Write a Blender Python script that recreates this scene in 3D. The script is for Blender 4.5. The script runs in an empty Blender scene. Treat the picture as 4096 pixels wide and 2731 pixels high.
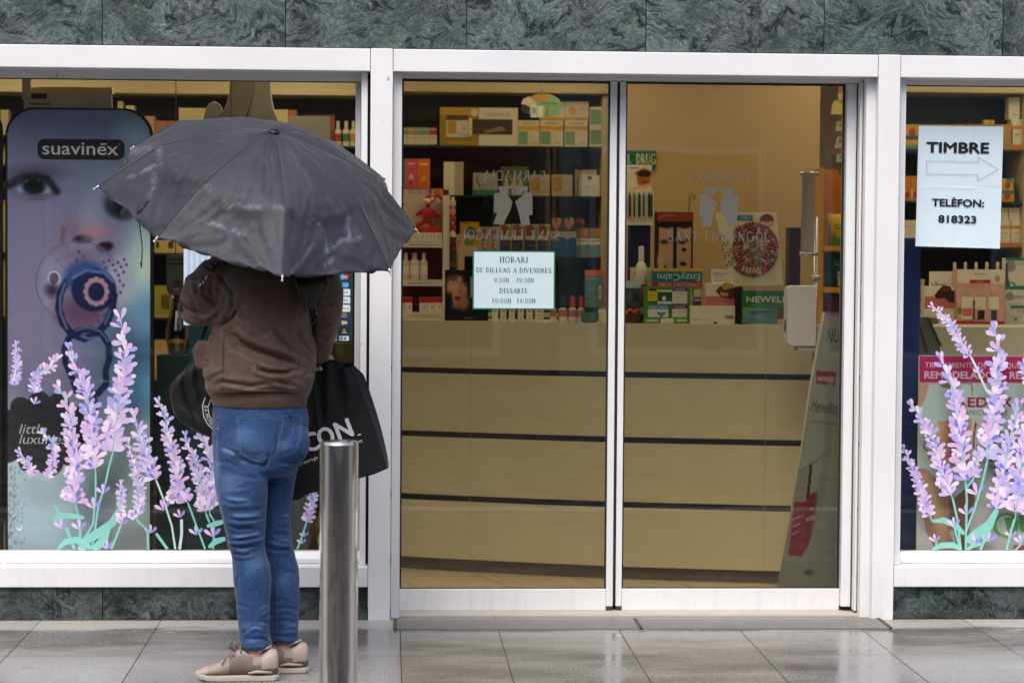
import bpy, bmesh, math, random
import numpy as np
from mathutils import Vector, Matrix
from mathutils.bvhtree import BVHTree
from mathutils.kdtree import KDTree

SC = bpy.context.scene
COL = SC.collection
random.seed(7)
RNG = np.random.default_rng(11)

# ------------------------------------------------------------------ camera
IW, IH, FPX = 4096.0, 2731.0, 80.0 / 36.0 * 4096.0
PITCH, YAW, ROLL = math.radians(-2.185), math.radians(3.094), math.radians(0.422)
EYE = np.array([0.0, -9.0, 1.455])
_f = np.array([math.sin(YAW) * math.cos(PITCH), math.cos(YAW) * math.cos(PITCH), math.sin(PITCH)])
_r = np.array([math.cos(YAW), -math.sin(YAW), 0.0])
_u = np.cross(_r, _f)
RIGHT = math.cos(ROLL) * _r + math.sin(ROLL) * _u
UP = -math.sin(ROLL) * _r + math.cos(ROLL) * _u
FWD = _f
cam_data = bpy.data.cameras.new("camera")
cam = bpy.data.objects.new("camera", cam_data)
COL.objects.link(cam)
cam.matrix_world = Matrix(((RIGHT[0], UP[0], -FWD[0], EYE[0]), (RIGHT[1], UP[1], -FWD[1], EYE[1]),
                           (RIGHT[2], UP[2], -FWD[2], EYE[2]), (0, 0, 0, 1)))
cam_data.lens, cam_data.sensor_width = 80.0, 36.0
cam_data.clip_end = 500
cam_data.dof.use_dof = True
cam_data.dof.focus_distance = 8.3
cam_data.dof.aperture_fstop = 4.5
SC.camera = cam

# ------------------------------------------------------------------ sky, sun, exposure
SUN_EL, SUN_AZ = math.radians(58), math.radians(200)
world = bpy.data.worlds.new("World")
SC.world = world
world.use_nodes = True
wn = world.node_tree
bg = wn.nodes["Background"]
sky = wn.nodes.new("ShaderNodeTexSky")
sky.sky_type = 'NISHITA'
sky.sun_disc = False
sky.sun_elevation, sky.sun_rotation = SUN_EL, SUN_AZ
sky.air_density, sky.dust_density, sky.ozone_density = 1.0, 4.0, 1.0
wn.links.new(sky.outputs[0], bg.inputs[0])
bg.inputs[1].default_value = 0.15
sun_data = bpy.data.lights.new("sun", 'SUN')
sun_data.energy, sun_data.angle, sun_data.color = 1.4, math.radians(40), (1.0, 0.965, 0.92)
sun = bpy.data.objects.new("sun", sun_data)
COL.objects.link(sun)
_sd = Vector((math.sin(SUN_AZ) * math.cos(SUN_EL), math.cos(SUN_AZ) * math.cos(SUN_EL), math.sin(SUN_EL)))
sun.rotation_euler = _sd.to_track_quat('Z', 'Y').to_euler()
SC.view_settings.view_transform = 'Standard'
SC.view_settings.look = 'None'
SC.view_settings.exposure = 0.75
SC.view_settings.gamma = 1.0
SC.cycles.use_denoising = True
SC.cycles.max_bounces = 10
SC.cycles.transparent_max_bounces = 16
SC.cycles.caustics_reflective = False
SC.cycles.caustics_refractive = False
SHOP_LIGHT = 3.6           # strength of the shop's ceiling light panels

# ------------------------------------------------------------------ photograph geometry
def P(px, py, Y):
    """point where the sight line of photo pixel (px, py) meets the upright plane y = Y"""
    d = FWD + RIGHT * ((px - IW / 2) / FPX) - UP * ((py - IH / 2) / FPX)
    return EYE + d * ((Y - EYE[1]) / d[1])
def PV(px, py, Y): return Vector(P(px, py, Y))
def MPP(Y): return (Y + 9.0) / FPX
def zoomer(x0, y0, s): return lambda x, y: (x0 + x / s, y0 + y / s)
def proj(v):
    """(n,3) world points to photo pixels"""
    q = np.asarray(v) - EYE
    w = q @ FWD
    return np.stack([IW / 2 + FPX * (q @ RIGHT) / w, IH / 2 - FPX * (q @ UP) / w], 1)

# ------------------------------------------------------------------ materials
def lin(c):
    return tuple(((x / 255.0) / 12.92 if x / 255.0 <= 0.04045 else ((x / 255.0 + 0.055) / 1.055) ** 2.4) for x in c[:3])
def rgba(c): return (*c[:3], 1.0)
MATS = {}
def newmat(name):
    m = bpy.data.materials.new(name)
    m.use_nodes = True
    MATS[name] = m
    nt = m.node_tree
    return m, nt, nt.nodes, nt.links, nt.nodes["Principled BSDF"]
def tex(nt, kind, scale, detail=4.0, rough=0.55, dist=0.0, coord='Object', vec=None):
    n = nt.nodes.new(kind)
    n.inputs['Scale'].default_value = scale
    if 'Detail' in n.inputs: n.inputs['Detail'].default_value = detail
    if 'Roughness' in n.inputs: n.inputs['Roughness'].default_value = rough
    if 'Distortion' in n.inputs: n.inputs['Distortion'].default_value = dist
    if vec is None:
        tc = nt.nodes.new('ShaderNodeNewGeometry')
        vec = tc.outputs['Position']
    nt.links.new(vec, n.inputs['Vector'])
    return n
def stretch(nt, sx, sy, sz, vec=None):
    mp = nt.nodes.new('ShaderNodeMapping')
    mp.inputs['Scale'].default_value = (sx, sy, sz)
    if vec is None:
        vec = nt.nodes.new('ShaderNodeNewGeometry').outputs['Position']
    nt.links.new(vec, mp.inputs['Vector'])
    return mp.outputs[0]
def ramp(nt, fac, stops):
    r = nt.nodes.new('ShaderNodeValToRGB')
    el = r.color_ramp.elements
    while len(el) < len(stops): el.new(0.5)
    for e, (p, c) in zip(el, stops):
        e.position = p
        e.color = rgba(c) if hasattr(c, '__len__') else (c, c, c, 1)
    nt.links.new(fac, r.inputs[0])
    return r.outputs[0]
def mixc(nt, fac, a, b, mode='MIX'):
    n = nt.nodes.new('ShaderNodeMix')
    n.data_type = 'RGBA'; n.blend_type = mode
    for s, v in ((0, fac), (6, a), (7, b)):
        if hasattr(v, 'links') or hasattr(v, 'is_linked'): nt.links.new(v, n.inputs[s])
        elif s == 0: n.inputs[0].default_value = v
        else: n.inputs[s].default_value = rgba(v)
    return n.outputs[2]
def bump(nt, h, strength, dist=0.002):
    b = nt.nodes.new('ShaderNodeBump')
    b.inputs['Strength'].default_value = strength
    b.inputs['Distance'].default_value = dist
    nt.links.new(h, b.inputs['Height'])
    return b.outputs[0]
def pm(name, col, rough=0.5, metal=0.0, var=0.08, vs=6.0, bs=0.0, bscale=200.0, spec=0.5, sheen=0.0, rvar=0.0):
    m, nt, N, L, b = newmat(name)
    c = lin(col)
    n = tex(nt, 'ShaderNodeTexNoise', vs)
    L.new(ramp(nt, n.outputs[0], [(0.25, [x * (1 - var) for x in c]), (0.75, [min(1, x * (1 + var)) for x in c])]), b.inputs['Base Color'])
    b.inputs['Roughness'].default_value = rough
    if rvar:
        L.new(ramp(nt, n.outputs[0], [(0.3, max(0.02, rough - rvar)), (0.7, rough + rvar)]), b.inputs['Roughness'])
    b.inputs['Metallic'].default_value = metal
    b.inputs['Specular IOR Level'].default_value = spec
    if sheen: b.inputs['Sheen Weight'].default_value = sheen
    if bs:
        n2 = tex(nt, 'ShaderNodeTexNoise', bscale)
        L.new(bump(nt, n2.outputs[0], bs), b.inputs['Normal'])
    return m
def colmat(name, rough=0.45, spec=0.4, alpha=None):
    """printed card, paper or plastic: its colours are the print's own, carried per face"""
    m, nt, N, L, b = newmat(name)
    a = N.new('ShaderNodeAttribute'); a.attribute_name = 'Col'
    n = tex(nt, 'ShaderNodeTexNoise', 35.0)
    k = ramp(nt, n.outputs[0], [(0.2, 0.93), (0.8, 1.0)])
    L.new(mixc(nt, 1.0, a.outputs['Color'], k, 'MULTIPLY'), b.inputs['Base Color'])
    b.inputs['Roughness'].default_value = rough
    b.inputs['Specular IOR Level'].default_value = spec
    return m
PRINT = colmat('printed_card', 0.42, 0.35)
PAPER = colmat('printed_paper', 0.75, 0.2)
VINYL = colmat('vinyl_sticker', 0.55, 0.3)
WHITE = None
def white_paint():
    m, nt, N, L, b = newmat('white_lacquered_aluminium')
    n = tex(nt, 'ShaderNodeTexNoise', 1.6, 6)
    base = ramp(nt, n.outputs[0], [(0.3, (0.72, 0.725, 0.74)), (0.7, (0.80, 0.805, 0.815))])
    # dust and splashes low down near the ground, faint drip streaks
    g = N.new('ShaderNodeNewGeometry'); sp = N.new('ShaderNodeSeparateXYZ'); L.new(g.outputs['Position'], sp.inputs[0])
    low = ramp(nt, sp.outputs[2], [(0.0, 1.0), (0.32, 0.0)])
    d = tex(nt, 'ShaderNodeTexNoise', 1.0, 8, 0.65, vec=stretch(nt, 28, 28, 5))
    dm = ramp(nt, d.outputs[0], [(0.5, 0.0), (0.8, 0.4)])
    mm = N.new('ShaderNodeMath'); mm.operation = 'MULTIPLY'; L.new(low, mm.inputs[0]); L.new(dm, mm.inputs[1])
    st = tex(nt, 'ShaderNodeTexNoise', 1.0, 3, 0.5, vec=stretch(nt, 60, 60, 1.2))
    sm = ramp(nt, st.outputs[0], [(0.66, 0.0), (0.85, 0.07)])
    ad = N.new('ShaderNodeMath'); ad.operation = 'ADD'; ad.use_clamp = True; L.new(mm.outputs[0], ad.inputs[0]); L.new(sm, ad.inputs[1])
    sc = tex(nt, 'ShaderNodeTexNoise', 1.0, 2, 0.5, vec=stretch(nt, 55, 55, 17))
    base = mixc(nt, ramp(nt, sc.outputs[0], [(0.765, 0.0), (0.785, .75)]), base, (0.16, 0.15, 0.14))      # knocks and scuffs
    L.new(mixc(nt, ad.outputs[0], base, (0.36, 0.34, 0.31)), b.inputs['Base Color'])
    b.inputs['Roughness'].default_value = 0.33
    return m
WHITE = white_paint()
ALU = pm('grey_aluminium', (176, 176, 178), 0.38, 0.0, 0.06, 3.0)
GASKET = pm('black_rubber', (24, 25, 28), 0.6, 0, 0.1)
DARK = pm('dark_gap', (40, 36, 34), 0.8, 0, 0.1)

def marble(name='green_marble', dk=1.0):
    m, nt, N, L, b = newmat(name)
    a = N.new('ShaderNodeAttribute'); a.attribute_name = 'Col'
    g = N.new('ShaderNodeNewGeometry')
    ad = N.new('ShaderNodeVectorMath'); ad.operation = 'MULTIPLY_ADD'
    L.new(a.outputs['Color'], ad.inputs[0]); ad.inputs[1].default_value = (37, 37, 37); L.new(g.outputs['Position'], ad.inputs[2])
    w0 = tex(nt, 'ShaderNodeTexNoise', 3.2, 4, 0.6, 0.6, vec=ad.outputs[0])
    warp = N.new('ShaderNodeVectorMath'); warp.operation = 'MULTIPLY_ADD'
    L.new(w0.outputs['Color'], warp.inputs[0]); warp.inputs[1].default_value = (0.34, 0.34, 0.34); L.new(ad.outputs[0], warp.inputs[2])
    def field(kind, sc, det, ro, di, sx=1, sz=1):
        q = tex(nt, 'ShaderNodeTexNoise', sc, det, ro, di, vec=stretch(nt, sx, sx, sz, warp.outputs[0]))
        q.noise_type = kind
        return q.outputs[0]
    fine = field('FBM', 30, 6, .72, 1.2, 1, 1.5)
    c = ramp(nt, fine, [(0.33, lin((54, 66, 70))), (0.47, lin((86, 98, 97))), (0.60, lin((112, 122, 117))), (0.74, lin((152, 158, 148)))])
    wisp = field('FBM', 5, 9, .76, 2.2, 1, 2.0)
    dark = ramp(nt, wisp, [(0.40, 1.0), (0.50, 0.0)])
    c = mixc(nt, dark, c, lin((26, 32, 38)))
    thread = field('FBM', 15, 5, .6, 3.0, 1, 2.4)
    line = ramp(nt, thread, [(0.46, 0.0), (0.485, .6), (0.50, .6), (0.52, 0.0)])
    c = mixc(nt, line, c, lin((44, 46, 58)))
    line2 = ramp(nt, thread, [(0.58, 0.0), (0.605, .55), (0.63, 0.0)])
    c = mixc(nt, line2, c, lin((166, 172, 164)))
    n3 = tex(nt, 'ShaderNodeTexNoise', 2.6, 5, 0.6, 1.2, vec=ad.outputs[0])
    c = mixc(nt, 1.0, c, ramp(nt, n3.outputs[0], [(0.40, (.30 + .3 * (dk > .9)) * dk), (0.47, .8 * dk), (0.60, 1.08 * dk)]), 'MULTIPLY')
    tint = tex(nt, 'ShaderNodeTexNoise', 5.0, 3, vec=ad.outputs[0])
    c = mixc(nt, 1.0, c, ramp(nt, tint.outputs[0], [(0.4, (0.92, 1.03, 0.99)), (0.62, (1.04, 0.97, 1.07))]), 'MULTIPLY')
    L.new(c, b.inputs['Base Color'])
    b.inputs['Roughness'].default_value = 0.34
    b.inputs['Specular IOR Level'].default_value = 0.35
    return m
MARBLE = marble()
MARBLE_LOW = marble('dark_wet_marble', .7)  # same marble in a darker tone for the plinths

def glass(name, tint=(0.945, 0.955, 0.93), k=1.0):
    m, nt, N, L, b = newmat(name)
    N.remove(b)
    out = N['Material Output']
    t = N.new('ShaderNodeBsdfTransparent'); t.inputs[0].default_value = rgba(tint)
    g = N.new('ShaderNodeBsdfGlossy'); g.inputs['Roughness'].default_value = 0.015
    n = tex(nt, 'ShaderNodeTexNoise', 2.0, 2)
    L.new(bump(nt, n.outputs[0], 0.12, 0.004), g.inputs['Normal'])
    lw = N.new('ShaderNodeFresnel'); gm = N.new('ShaderNodeNewGeometry')        # both faces of the thin pane reflect alike
    io = N.new('ShaderNodeMapRange'); io.inputs[3].default_value = 1.5; io.inputs[4].default_value = 1 / 1.5
    L.new(gm.outputs['Backfacing'], io.inputs[0]); L.new(io.outputs[0], lw.inputs[0])
    mu = N.new('ShaderNodeMath'); mu.operation = 'MULTIPLY'; mu.inputs[1].default_value = k
    L.new(lw.outputs[0], mu.inputs[0])
    mx = N.new('ShaderNodeMixShader')
    L.new(mu.outputs[0], mx.inputs[0]); L.new(t.outputs[0], mx.inputs[1]); L.new(g.outputs[0], mx.inputs[2])
    L.new(mx.outputs[0], out.inputs[0])
    return m
GLASS = glass('shop_window_glass', k=1.3)
DOORGLASS = glass('bronze_tinted_door_glass', (0.86, 0.845, 0.785), 1.7)
ACRYL = glass('clear_acrylic', (0.84, 0.80, 0.76), 1.6)
CLEARP = glass('clear_plastic', (0.93, 0.92, 0.90), 1.2)

def emis(name, col, strength):
    m, nt, N, L, b = newmat(name)
    b.inputs['Base Color'].default_value = (0.8, 0.8, 0.8, 1)
    b.inputs['Emission Color'].default_value = rgba(col)
    b.inputs['Emission Strength'].default_value = strength
    return m

# ------------------------------------------------------------------ mesh builder
def prop(o, label=None, cat=None, group=None, kind=None):
    if label: o['label'] = label
    if cat: o['category'] = cat
    if group: o['group'] = group
    if kind: o['kind'] = kind
    return o
def empty(name, loc=(0, 0, 0), label=None, cat=None, group=None, kind=None):
    o = bpy.data.objects.new(name, None)
    o.empty_display_size = 0.05
    COL.objects.link(o)
    o.location = loc
    return prop(o, label, cat, group, kind)
def link_mesh(name, me, parent=None):
    o = bpy.data.objects.new(name, me)
    COL.objects.link(o)
    if parent is None and len(me.vertices):          # origin at the thing's base
        n = len(me.vertices); a = np.empty(n * 3, np.float32); me.vertices.foreach_get('co', a); a = a.reshape(-1, 3)
        c = Vector(((float(a[:, 0].min() + a[:, 0].max())) / 2, float(a[:, 1].min() + a[:, 1].max()) / 2, float(a[:, 2].min())))
        me.transform(Matrix.Translation(-c)); o.location = c
    if parent is not None:
        o.parent = parent
        w = Matrix.Translation(parent.location) if parent.parent is None else Matrix.Identity(4)
        o.matrix_parent_inverse = w.inverted()
    return o
TEXTS = {}
def text_polys(s, shear=0.0):
    """filled outline of a line of writing: (verts 2d, faces), cap height about 0.7"""
    key = (s, shear)
    if key not in TEXTS:
        cu = bpy.data.curves.new('writing', 'FONT')
        cu.body = s; cu.shear = shear; cu.resolution_u = 3
        ob = bpy.data.objects.new('writing', cu)
        COL.objects.link(ob)
        dg = bpy.context.evaluated_depsgraph_get()
        me = bpy.data.meshes.new_from_object(ob.evaluated_get(dg))
        v = [(x.co.x, x.co.y) for x in me.vertices]
        f = [tuple(p.vertices) for p in me.polygons]
        bpy.data.objects.remove(ob); bpy.data.curves.remove(cu); bpy.data.meshes.remove(me)
        TEXTS[key] = (v, f)
    return TEXTS[key]
class MB:
    def __init__(s):
        s.bm = bmesh.new()
        s.cl = s.bm.loops.layers.float_color.new('Col')
        s.lift = 0
    def face(s, pts, col=(200, 200, 200), mi=0, smooth=False):
        vs = [s.bm.verts.new(p) for p in pts]
        try: f = s.bm.faces.new(vs)
        except ValueError: return None
        c = rgba(lin(col))
        for l in f.loops: l[s.cl] = c
        f.material_index = mi; f.smooth = smooth
        return f
    def mesh(s, verts, faces, col=(200, 200, 200), mi=0, smooth=False):
        vs = [s.bm.verts.new(p) for p in verts]
        c = rgba(lin(col))
        for q in faces:
            try: f = s.bm.faces.new([vs[i] for i in q])
            except ValueError: continue
            for l in f.loops: l[s.cl] = c
            f.material_index = mi; f.smooth = smooth
    def box(s, x0, x1, y0, y1, z0, z1, col=(200, 200, 200), mi=0, rz=0.0):
        v = [Vector((x, y, z)) for z in (z0, z1) for y in (y0, y1) for x in (x0, x1)]
        if rz:
            c = Vector(((x0 + x1) / 2, (y0 + y1) / 2, 0)); R = Matrix.Rotation(rz, 3, 'Z')
            v = [R @ (p - c) + c for p in v]
        s.mesh(v, [(0, 2, 3, 1), (4, 5, 7, 6), (0, 1, 5, 4), (2, 6, 7, 3), (0, 4, 6, 2), (1, 3, 7, 5)], col, mi)
    def prism(s, pts, y0, y1, col=(200, 200, 200), mi=0, side=None):
        """outline pts [(x,z)] in an upright plane, from y0 (front) to y1 (back)"""
        n = len(pts)
        a = sum(pts[i][0] * pts[(i + 1) % n][1] - pts[(i + 1) % n][0] * pts[i][1] for i in range(n))
        if a < 0: pts = pts[::-1]
        F = [(x, y0, z) for x, z in pts]; B = [(x, y1, z) for x, z in pts]
        s.face(F, col, mi); s.face(B[::-1], side or col, mi)
        for i in range(n):
            j = (i + 1) % n
            s.face([F[j], F[i], B[i], B[j]], side or col, mi)
    def tube(s, pts, rad, col=(200, 200, 200), n=10, mi=0, cap=True, smooth=True):
        pts = [Vector(p) for p in pts]
        if not hasattr(rad, '__len__'): rad = [rad] * len(pts)
        up = Vector((0.13, 0.31, 0.94)); V, F = [], []
        for i, p in enumerate(pts):
            t = (pts[min(i + 1, len(pts) - 1)] - pts[max(i - 1, 0)]).normalized()
            a = t.cross(up)
            if a.length < 1e-3: a = t.cross(Vector((1, 0, 0)))
            a.normalize(); b = t.cross(a)
            for k in range(n):
                w = 2 * math.pi * k / n
                V.append(p + (a * math.cos(w) + b * math.sin(w)) * rad[i])
        for i in range(len(pts) - 1):
            for k in range(n):
                F.append((i * n + k, i * n + (k + 1) % n, (i + 1) * n + (k + 1) % n, (i + 1) * n + k))
        if cap: F += [tuple(range(n))[::-1], tuple((len(pts) - 1) * n + k for k in range(n))]
        s.mesh(V, F, col, mi, smooth)
    def lathe(s, prof, c, col=(200, 200, 200), n=20, mi=0, smooth=True, cols=None):
        """prof [(r,z)] about the upright axis through c"""
        for i in range(len(prof) - 1):
            (r0, z0), (r1, z1) = prof[i], prof[i + 1]
            cc = cols[i] if cols else col
            for k in range(n):
                a, b = 2 * math.pi * k / n, 2 * math.pi * (k + 1) / n
                q = [(c[0] + r * math.cos(w), c[1] + r * math.sin(w), c[2] + z) for r, z, w in ((r0, z0, a), (r0, z0, b), (r1, z1, b), (r1, z1, a))]
                q2 = [p for i2, p in enumerate(q) if not any((Vector(p) - Vector(q[j])).length < 1e-6 for j in range(i2))]
                if len(q2) > 2: s.face(q2, cc, mi, smooth)
    def ball(s, c, rx, ry, rz, col=(200, 200, 200), n=14, m=9, mi=0):
        V, F = [], []
        for i in range(m + 1):
            t = math.pi * i / m
            for k in range(n):
                w = 2 * math.pi * k / n
                V.append((c[0] + rx * math.sin(t) * math.cos(w), c[1] + ry * math.sin(t) * math.sin(w), c[2] + rz * math.cos(t)))
        for i in range(m):
            for k in range(n):
                F.append((i * n + k, (i + 1) * n + k, (i + 1) * n + (k + 1) % n, i * n + (k + 1) % n))
        s.mesh(V, F, col, mi, True)
    def text(s, t, o, u, v, size, col, shear=0.0, align='c', width=None, mi=0, fat=0.0):
        """writing t at o, baseline along u, up along v; size = cap height in metres"""
        V, F = text_polys(t, shear)
        if not V: return
        xs = [p[0] for p in V]; x0, x1 = min(xs), max(xs)
        k = size / 0.70
        kx = k if width is None else width / max(1e-6, x1 - x0)
        off = {'c': (x0 + x1) / 2, 'l': x0, 'r': x1}[align]
        o, u, v = Vector(o), Vector(u).normalized(), Vector(v).normalized()
        nrm = u.cross(v)
        def put(dx, dy, dn):
            s.mesh([o + u * ((a - off) * kx + dx) + v * (b * k + dy) + nrm * dn for a, b in V], F, col, mi)
        put(0, 0, 0)
        if fat:
            e = 0.00006
            for i, (dx, dy) in enumerate(((fat, 0), (-fat, 0), (0, fat * .7), (0, -fat * .7))): put(dx, dy, e * (i + 1))
    def build(s, name, mats, parent=None, bevel=0.0, weld=True, segs=2, smooth_angle=None):
        if weld and bevel: bmesh.ops.remove_doubles(s.bm, verts=s.bm.verts, dist=1e-5)
        if bevel:
            ed = [e for e in s.bm.edges if len(e.link_faces) == 2 and e.calc_face_angle(0) > 0.5]
            bmesh.ops.bevel(s.bm, geom=ed, offset=bevel, segments=segs, profile=0.6, affect='EDGES', clamp_overlap=True)
        me = bpy.data.meshes.new(name)
        s.bm.to_mesh(me); s.bm.free()
        for m in (mats if isinstance(mats, (list, tuple)) else [mats]): me.materials.append(m)
        if bevel:
            for p in me.polygons: p.use_smooth = False
        return link_mesh(name, me, parent)
def arc_pts(cx, cy, rx, ry, a0, a1, n=12, rot=0.0):
    out = []
    for i in range(n + 1):
        a = math.radians(a0 + (a1 - a0) * i / n)
        x, y = rx * math.cos(a), ry * math.sin(a)
        out.append((cx + x * math.cos(rot) - y * math.sin(rot), cy + x * math.sin(rot) + y * math.cos(rot)))
    return out
def rounded(x0, z0, x1, z1, r, n=6, corners=(1, 1, 1, 1)):
    out = []
    for (cx, cz, a, on) in ((x1 - r, z1 - r, 0, corners[0]), (x0 + r, z1 - r, 90, corners[1]), (x0 + r, z0 + r, 180, corners[2]), (x1 - r, z0 + r, 270, corners[3])):
        if on: out += arc_pts(cx, cz, r, r, a, a + 90, n)
        else: out.append({0: (x1, z1), 90: (x0, z1), 180: (x0, z0), 270: (x1, z0)}[a])
    return out
# serif capitals drawn as strokes: thick stems, thin hairlines, small feet
def serif_glyph(ch):
    T, t = 0.15, 0.05
    S = []          # strokes: (points, width)
    def foot(x, y, w=0.16): S.append(([(x - w, y), (x + w, y)], 0.04))
    def stem(x, y0=0.0, y1=1.0, f0=1, f1=1):
        S.append(([(x, y0), (x, y1)], T))
        if f0: foot(x, y0)
        if f1: foot(x, y1)
    A = lambda cx, cy, rx, ry, a0, a1, w: S.append((arc_pts(cx, cy, rx, ry, a0, a1, 10), w))
    W = 0.8
    if ch == 'A': S.append(([(0.08, 0), (0.42, 1)], t)); S.append(([(0.42, 1), (0.76, 0)], T)); S.append(([(0.2, 0.36), (0.64, 0.36)], t)); foot(0.08, 0, .12); foot(0.76, 0); W = 0.85
    elif ch == 'B': stem(0.16); A(0.2, 0.75, 0.36, 0.25, -90, 90, 0.09); A(0.2, 0.27, 0.42, 0.27, -90, 90, 0.1); W = 0.68
    elif ch == 'C': A(0.45, 0.5, 0.38, 0.5, 45, 315, 0.1); S.append(([(0.74, 0.72), (0.74, 0.98)], t)); W = 0.82
    elif ch == 'D': stem(0.16); A(0.18, 0.5, 0.55, 0.5, -90, 90, 0.1); W = 0.8
    elif ch in 'EFL':
        stem(0.18)
        if ch != 'L': S.append(([(0.18, 0.98), (0.62, 0.98)], t)); S.append(([(0.62, 0.98), (0.62, 0.8)], t)); S.append(([(0.18, 0.52), (0.5, 0.52)], t))
        if ch != 'F': S.append(([(0.18, 0.02), (0.66, 0.02)], t)); S.append(([(0.66, 0.02), (0.66, 0.22)], t))
        W = 0.72
    elif ch == 'G': A(0.45, 0.5, 0.38, 0.5, 45, 315, 0.1); S.append(([(0.74, 0.02), (0.74, 0.42)], 0.12)); foot(0.72, 0.42, .14); W = 0.88
    elif ch == 'H': stem(0.16); stem(0.68); S.append(([(0.16, 0.5), (0.68, 0.5)], t)); W = 0.85
    elif ch == 'I': stem(0.2); W = 0.4
    elif ch == 'M': S.append(([(0.14, 0), (0.14, 1)], t)); foot(.14, 0, .12); S.append(([(0.14, 1), (0.5, 0.05)], T)); S.append(([(0.5, 0.05), (0.84, 1)], t)); stem(0.86); W = 1.04
    elif ch == 'N': S.append(([(0.14, 0), (0.14, 1)], t)); foot(.14, 0, .12); S.append(([(0.14, 1), (0.7, 0)], T)); S.append(([(0.7, 0), (0.7, 1)], t)); foot(.7, 1, .12); W = 0.84
    elif ch in 'O0': A(0.42, 0.5, 0.36 if ch == 'O' else 0.26, 0.5, 0, 360, 0.1); W = 0.84 if ch == 'O' else 0.76
    elif ch == 'R': stem(0.16); A(0.2, 0.74, 0.36, 0.25, -90, 90, 0.09); S.append(([(0.36, 0.5), (0.74, 0)], 0.13)); W = 0.76
    elif ch == 'S': A(0.34, 0.74, 0.24, 0.26, 20, 270, 0.1); A(0.34, 0.25, 0.26, 0.25, 90, -160, 0.11); W = 0.68
    elif ch == 'T': stem(0.38, f1=0); S.append(([(0.04, 0.98), (0.72, 0.98)], t)); S.append(([(.04, .98), (.04, .8)], t)); S.append(([(.72, .98), (.72, .8)], t)); W = 0.76
    elif ch == 'U': S.append(([(0.16, 1), (0.16, 0.3)], T)); A(0.42, 0.3, 0.26, 0.3, 180, 360, 0.08); S.append(([(0.68, 0.3), (0.68, 1)], t)); foot(.16, 1); foot(.68, 1, .12); W = 0.84
    elif ch == 'V': S.append(([(0.08, 1), (0.42, 0)], T)); S.append(([(0.42, 0), (0.76, 1)], t)); foot(.08, 1); foot(.76, 1, .12); W = 0.84
    elif ch == '1': stem(0.26); S.append(([(0.26, 1), (0.12, 0.86)], t)); W = 0.5
    elif ch == '3': A(0.3, 0.75, 0.22, 0.25, 150, -90, 0.09); A(0.3, 0.26, 0.26, 0.26, 90, -150, 0.1); W = 0.64
    elif ch == '4': S.append(([(0.5, 0), (0.5, 1)], 0.12)); S.append(([(0.5, 1), (0.08, 0.3)], t)); S.append(([(0.08, 0.3), (0.68, 0.3)], t)); W = 0.74
    elif ch == '9': A(0.34, 0.68, 0.24, 0.32, 0, 360, 0.09); S.append((arc_pts(0.2, 0.6, 0.38, 0.6, 10, -80, 8), 0.09)); W = 0.68
    elif ch == ':': S.append(([(0.14, 0.1), (0.14, 0.24)], 0.14)); S.append(([(0.14, 0.6), (0.14, 0.74)], 0.14)); W = 0.32
    elif ch == '-': S.append(([(0.1, 0.42), (0.42, 0.42)], 0.07)); W = 0.55
    else: W = 0.42
    return S, W
def serif_text(mb, t, o, u, v, size, col, width=None, mi=0, fat=1.0):
    x, strokes = 0.0, []
    for ch in t:
        S, W = serif_glyph(ch)
        strokes += [([(a + x, b) for a, b in pts], w) for pts, w in S]
        x += W + 0.12
    x -= 0.12
    k = size; kx = k if width is None else width / x
    o, u, v = Vector(o), Vector(u).normalized(), Vector(v).normalized()
    nrm = u.cross(v)
    for i, (pts, w) in enumerate(strokes):
        q = [Vector(((a - x / 2) * kx, b * k)) for a, b in pts]
        hw = w * k * 0.5 * fat
        lft, rgt = [], []
        for j in range(len(q)):
            d = (q[min(j + 1, len(q) - 1)] - q[max(j - 1, 0)])
            d = d.normalized() if d.length > 0 else Vector((1, 0))
            nn = Vector((-d.y, d.x))
            lft.append(q[j] + nn * hw); rgt.append(q[j] - nn * hw)
        e = 0.00002 * (i % 7)
        for j in range(len(q) - 1):
            mb.face([o + u * p.x + v * p.y + nrm * e for p in (rgt[j], rgt[j + 1], lft[j + 1], lft[j])], col, mi)
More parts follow.
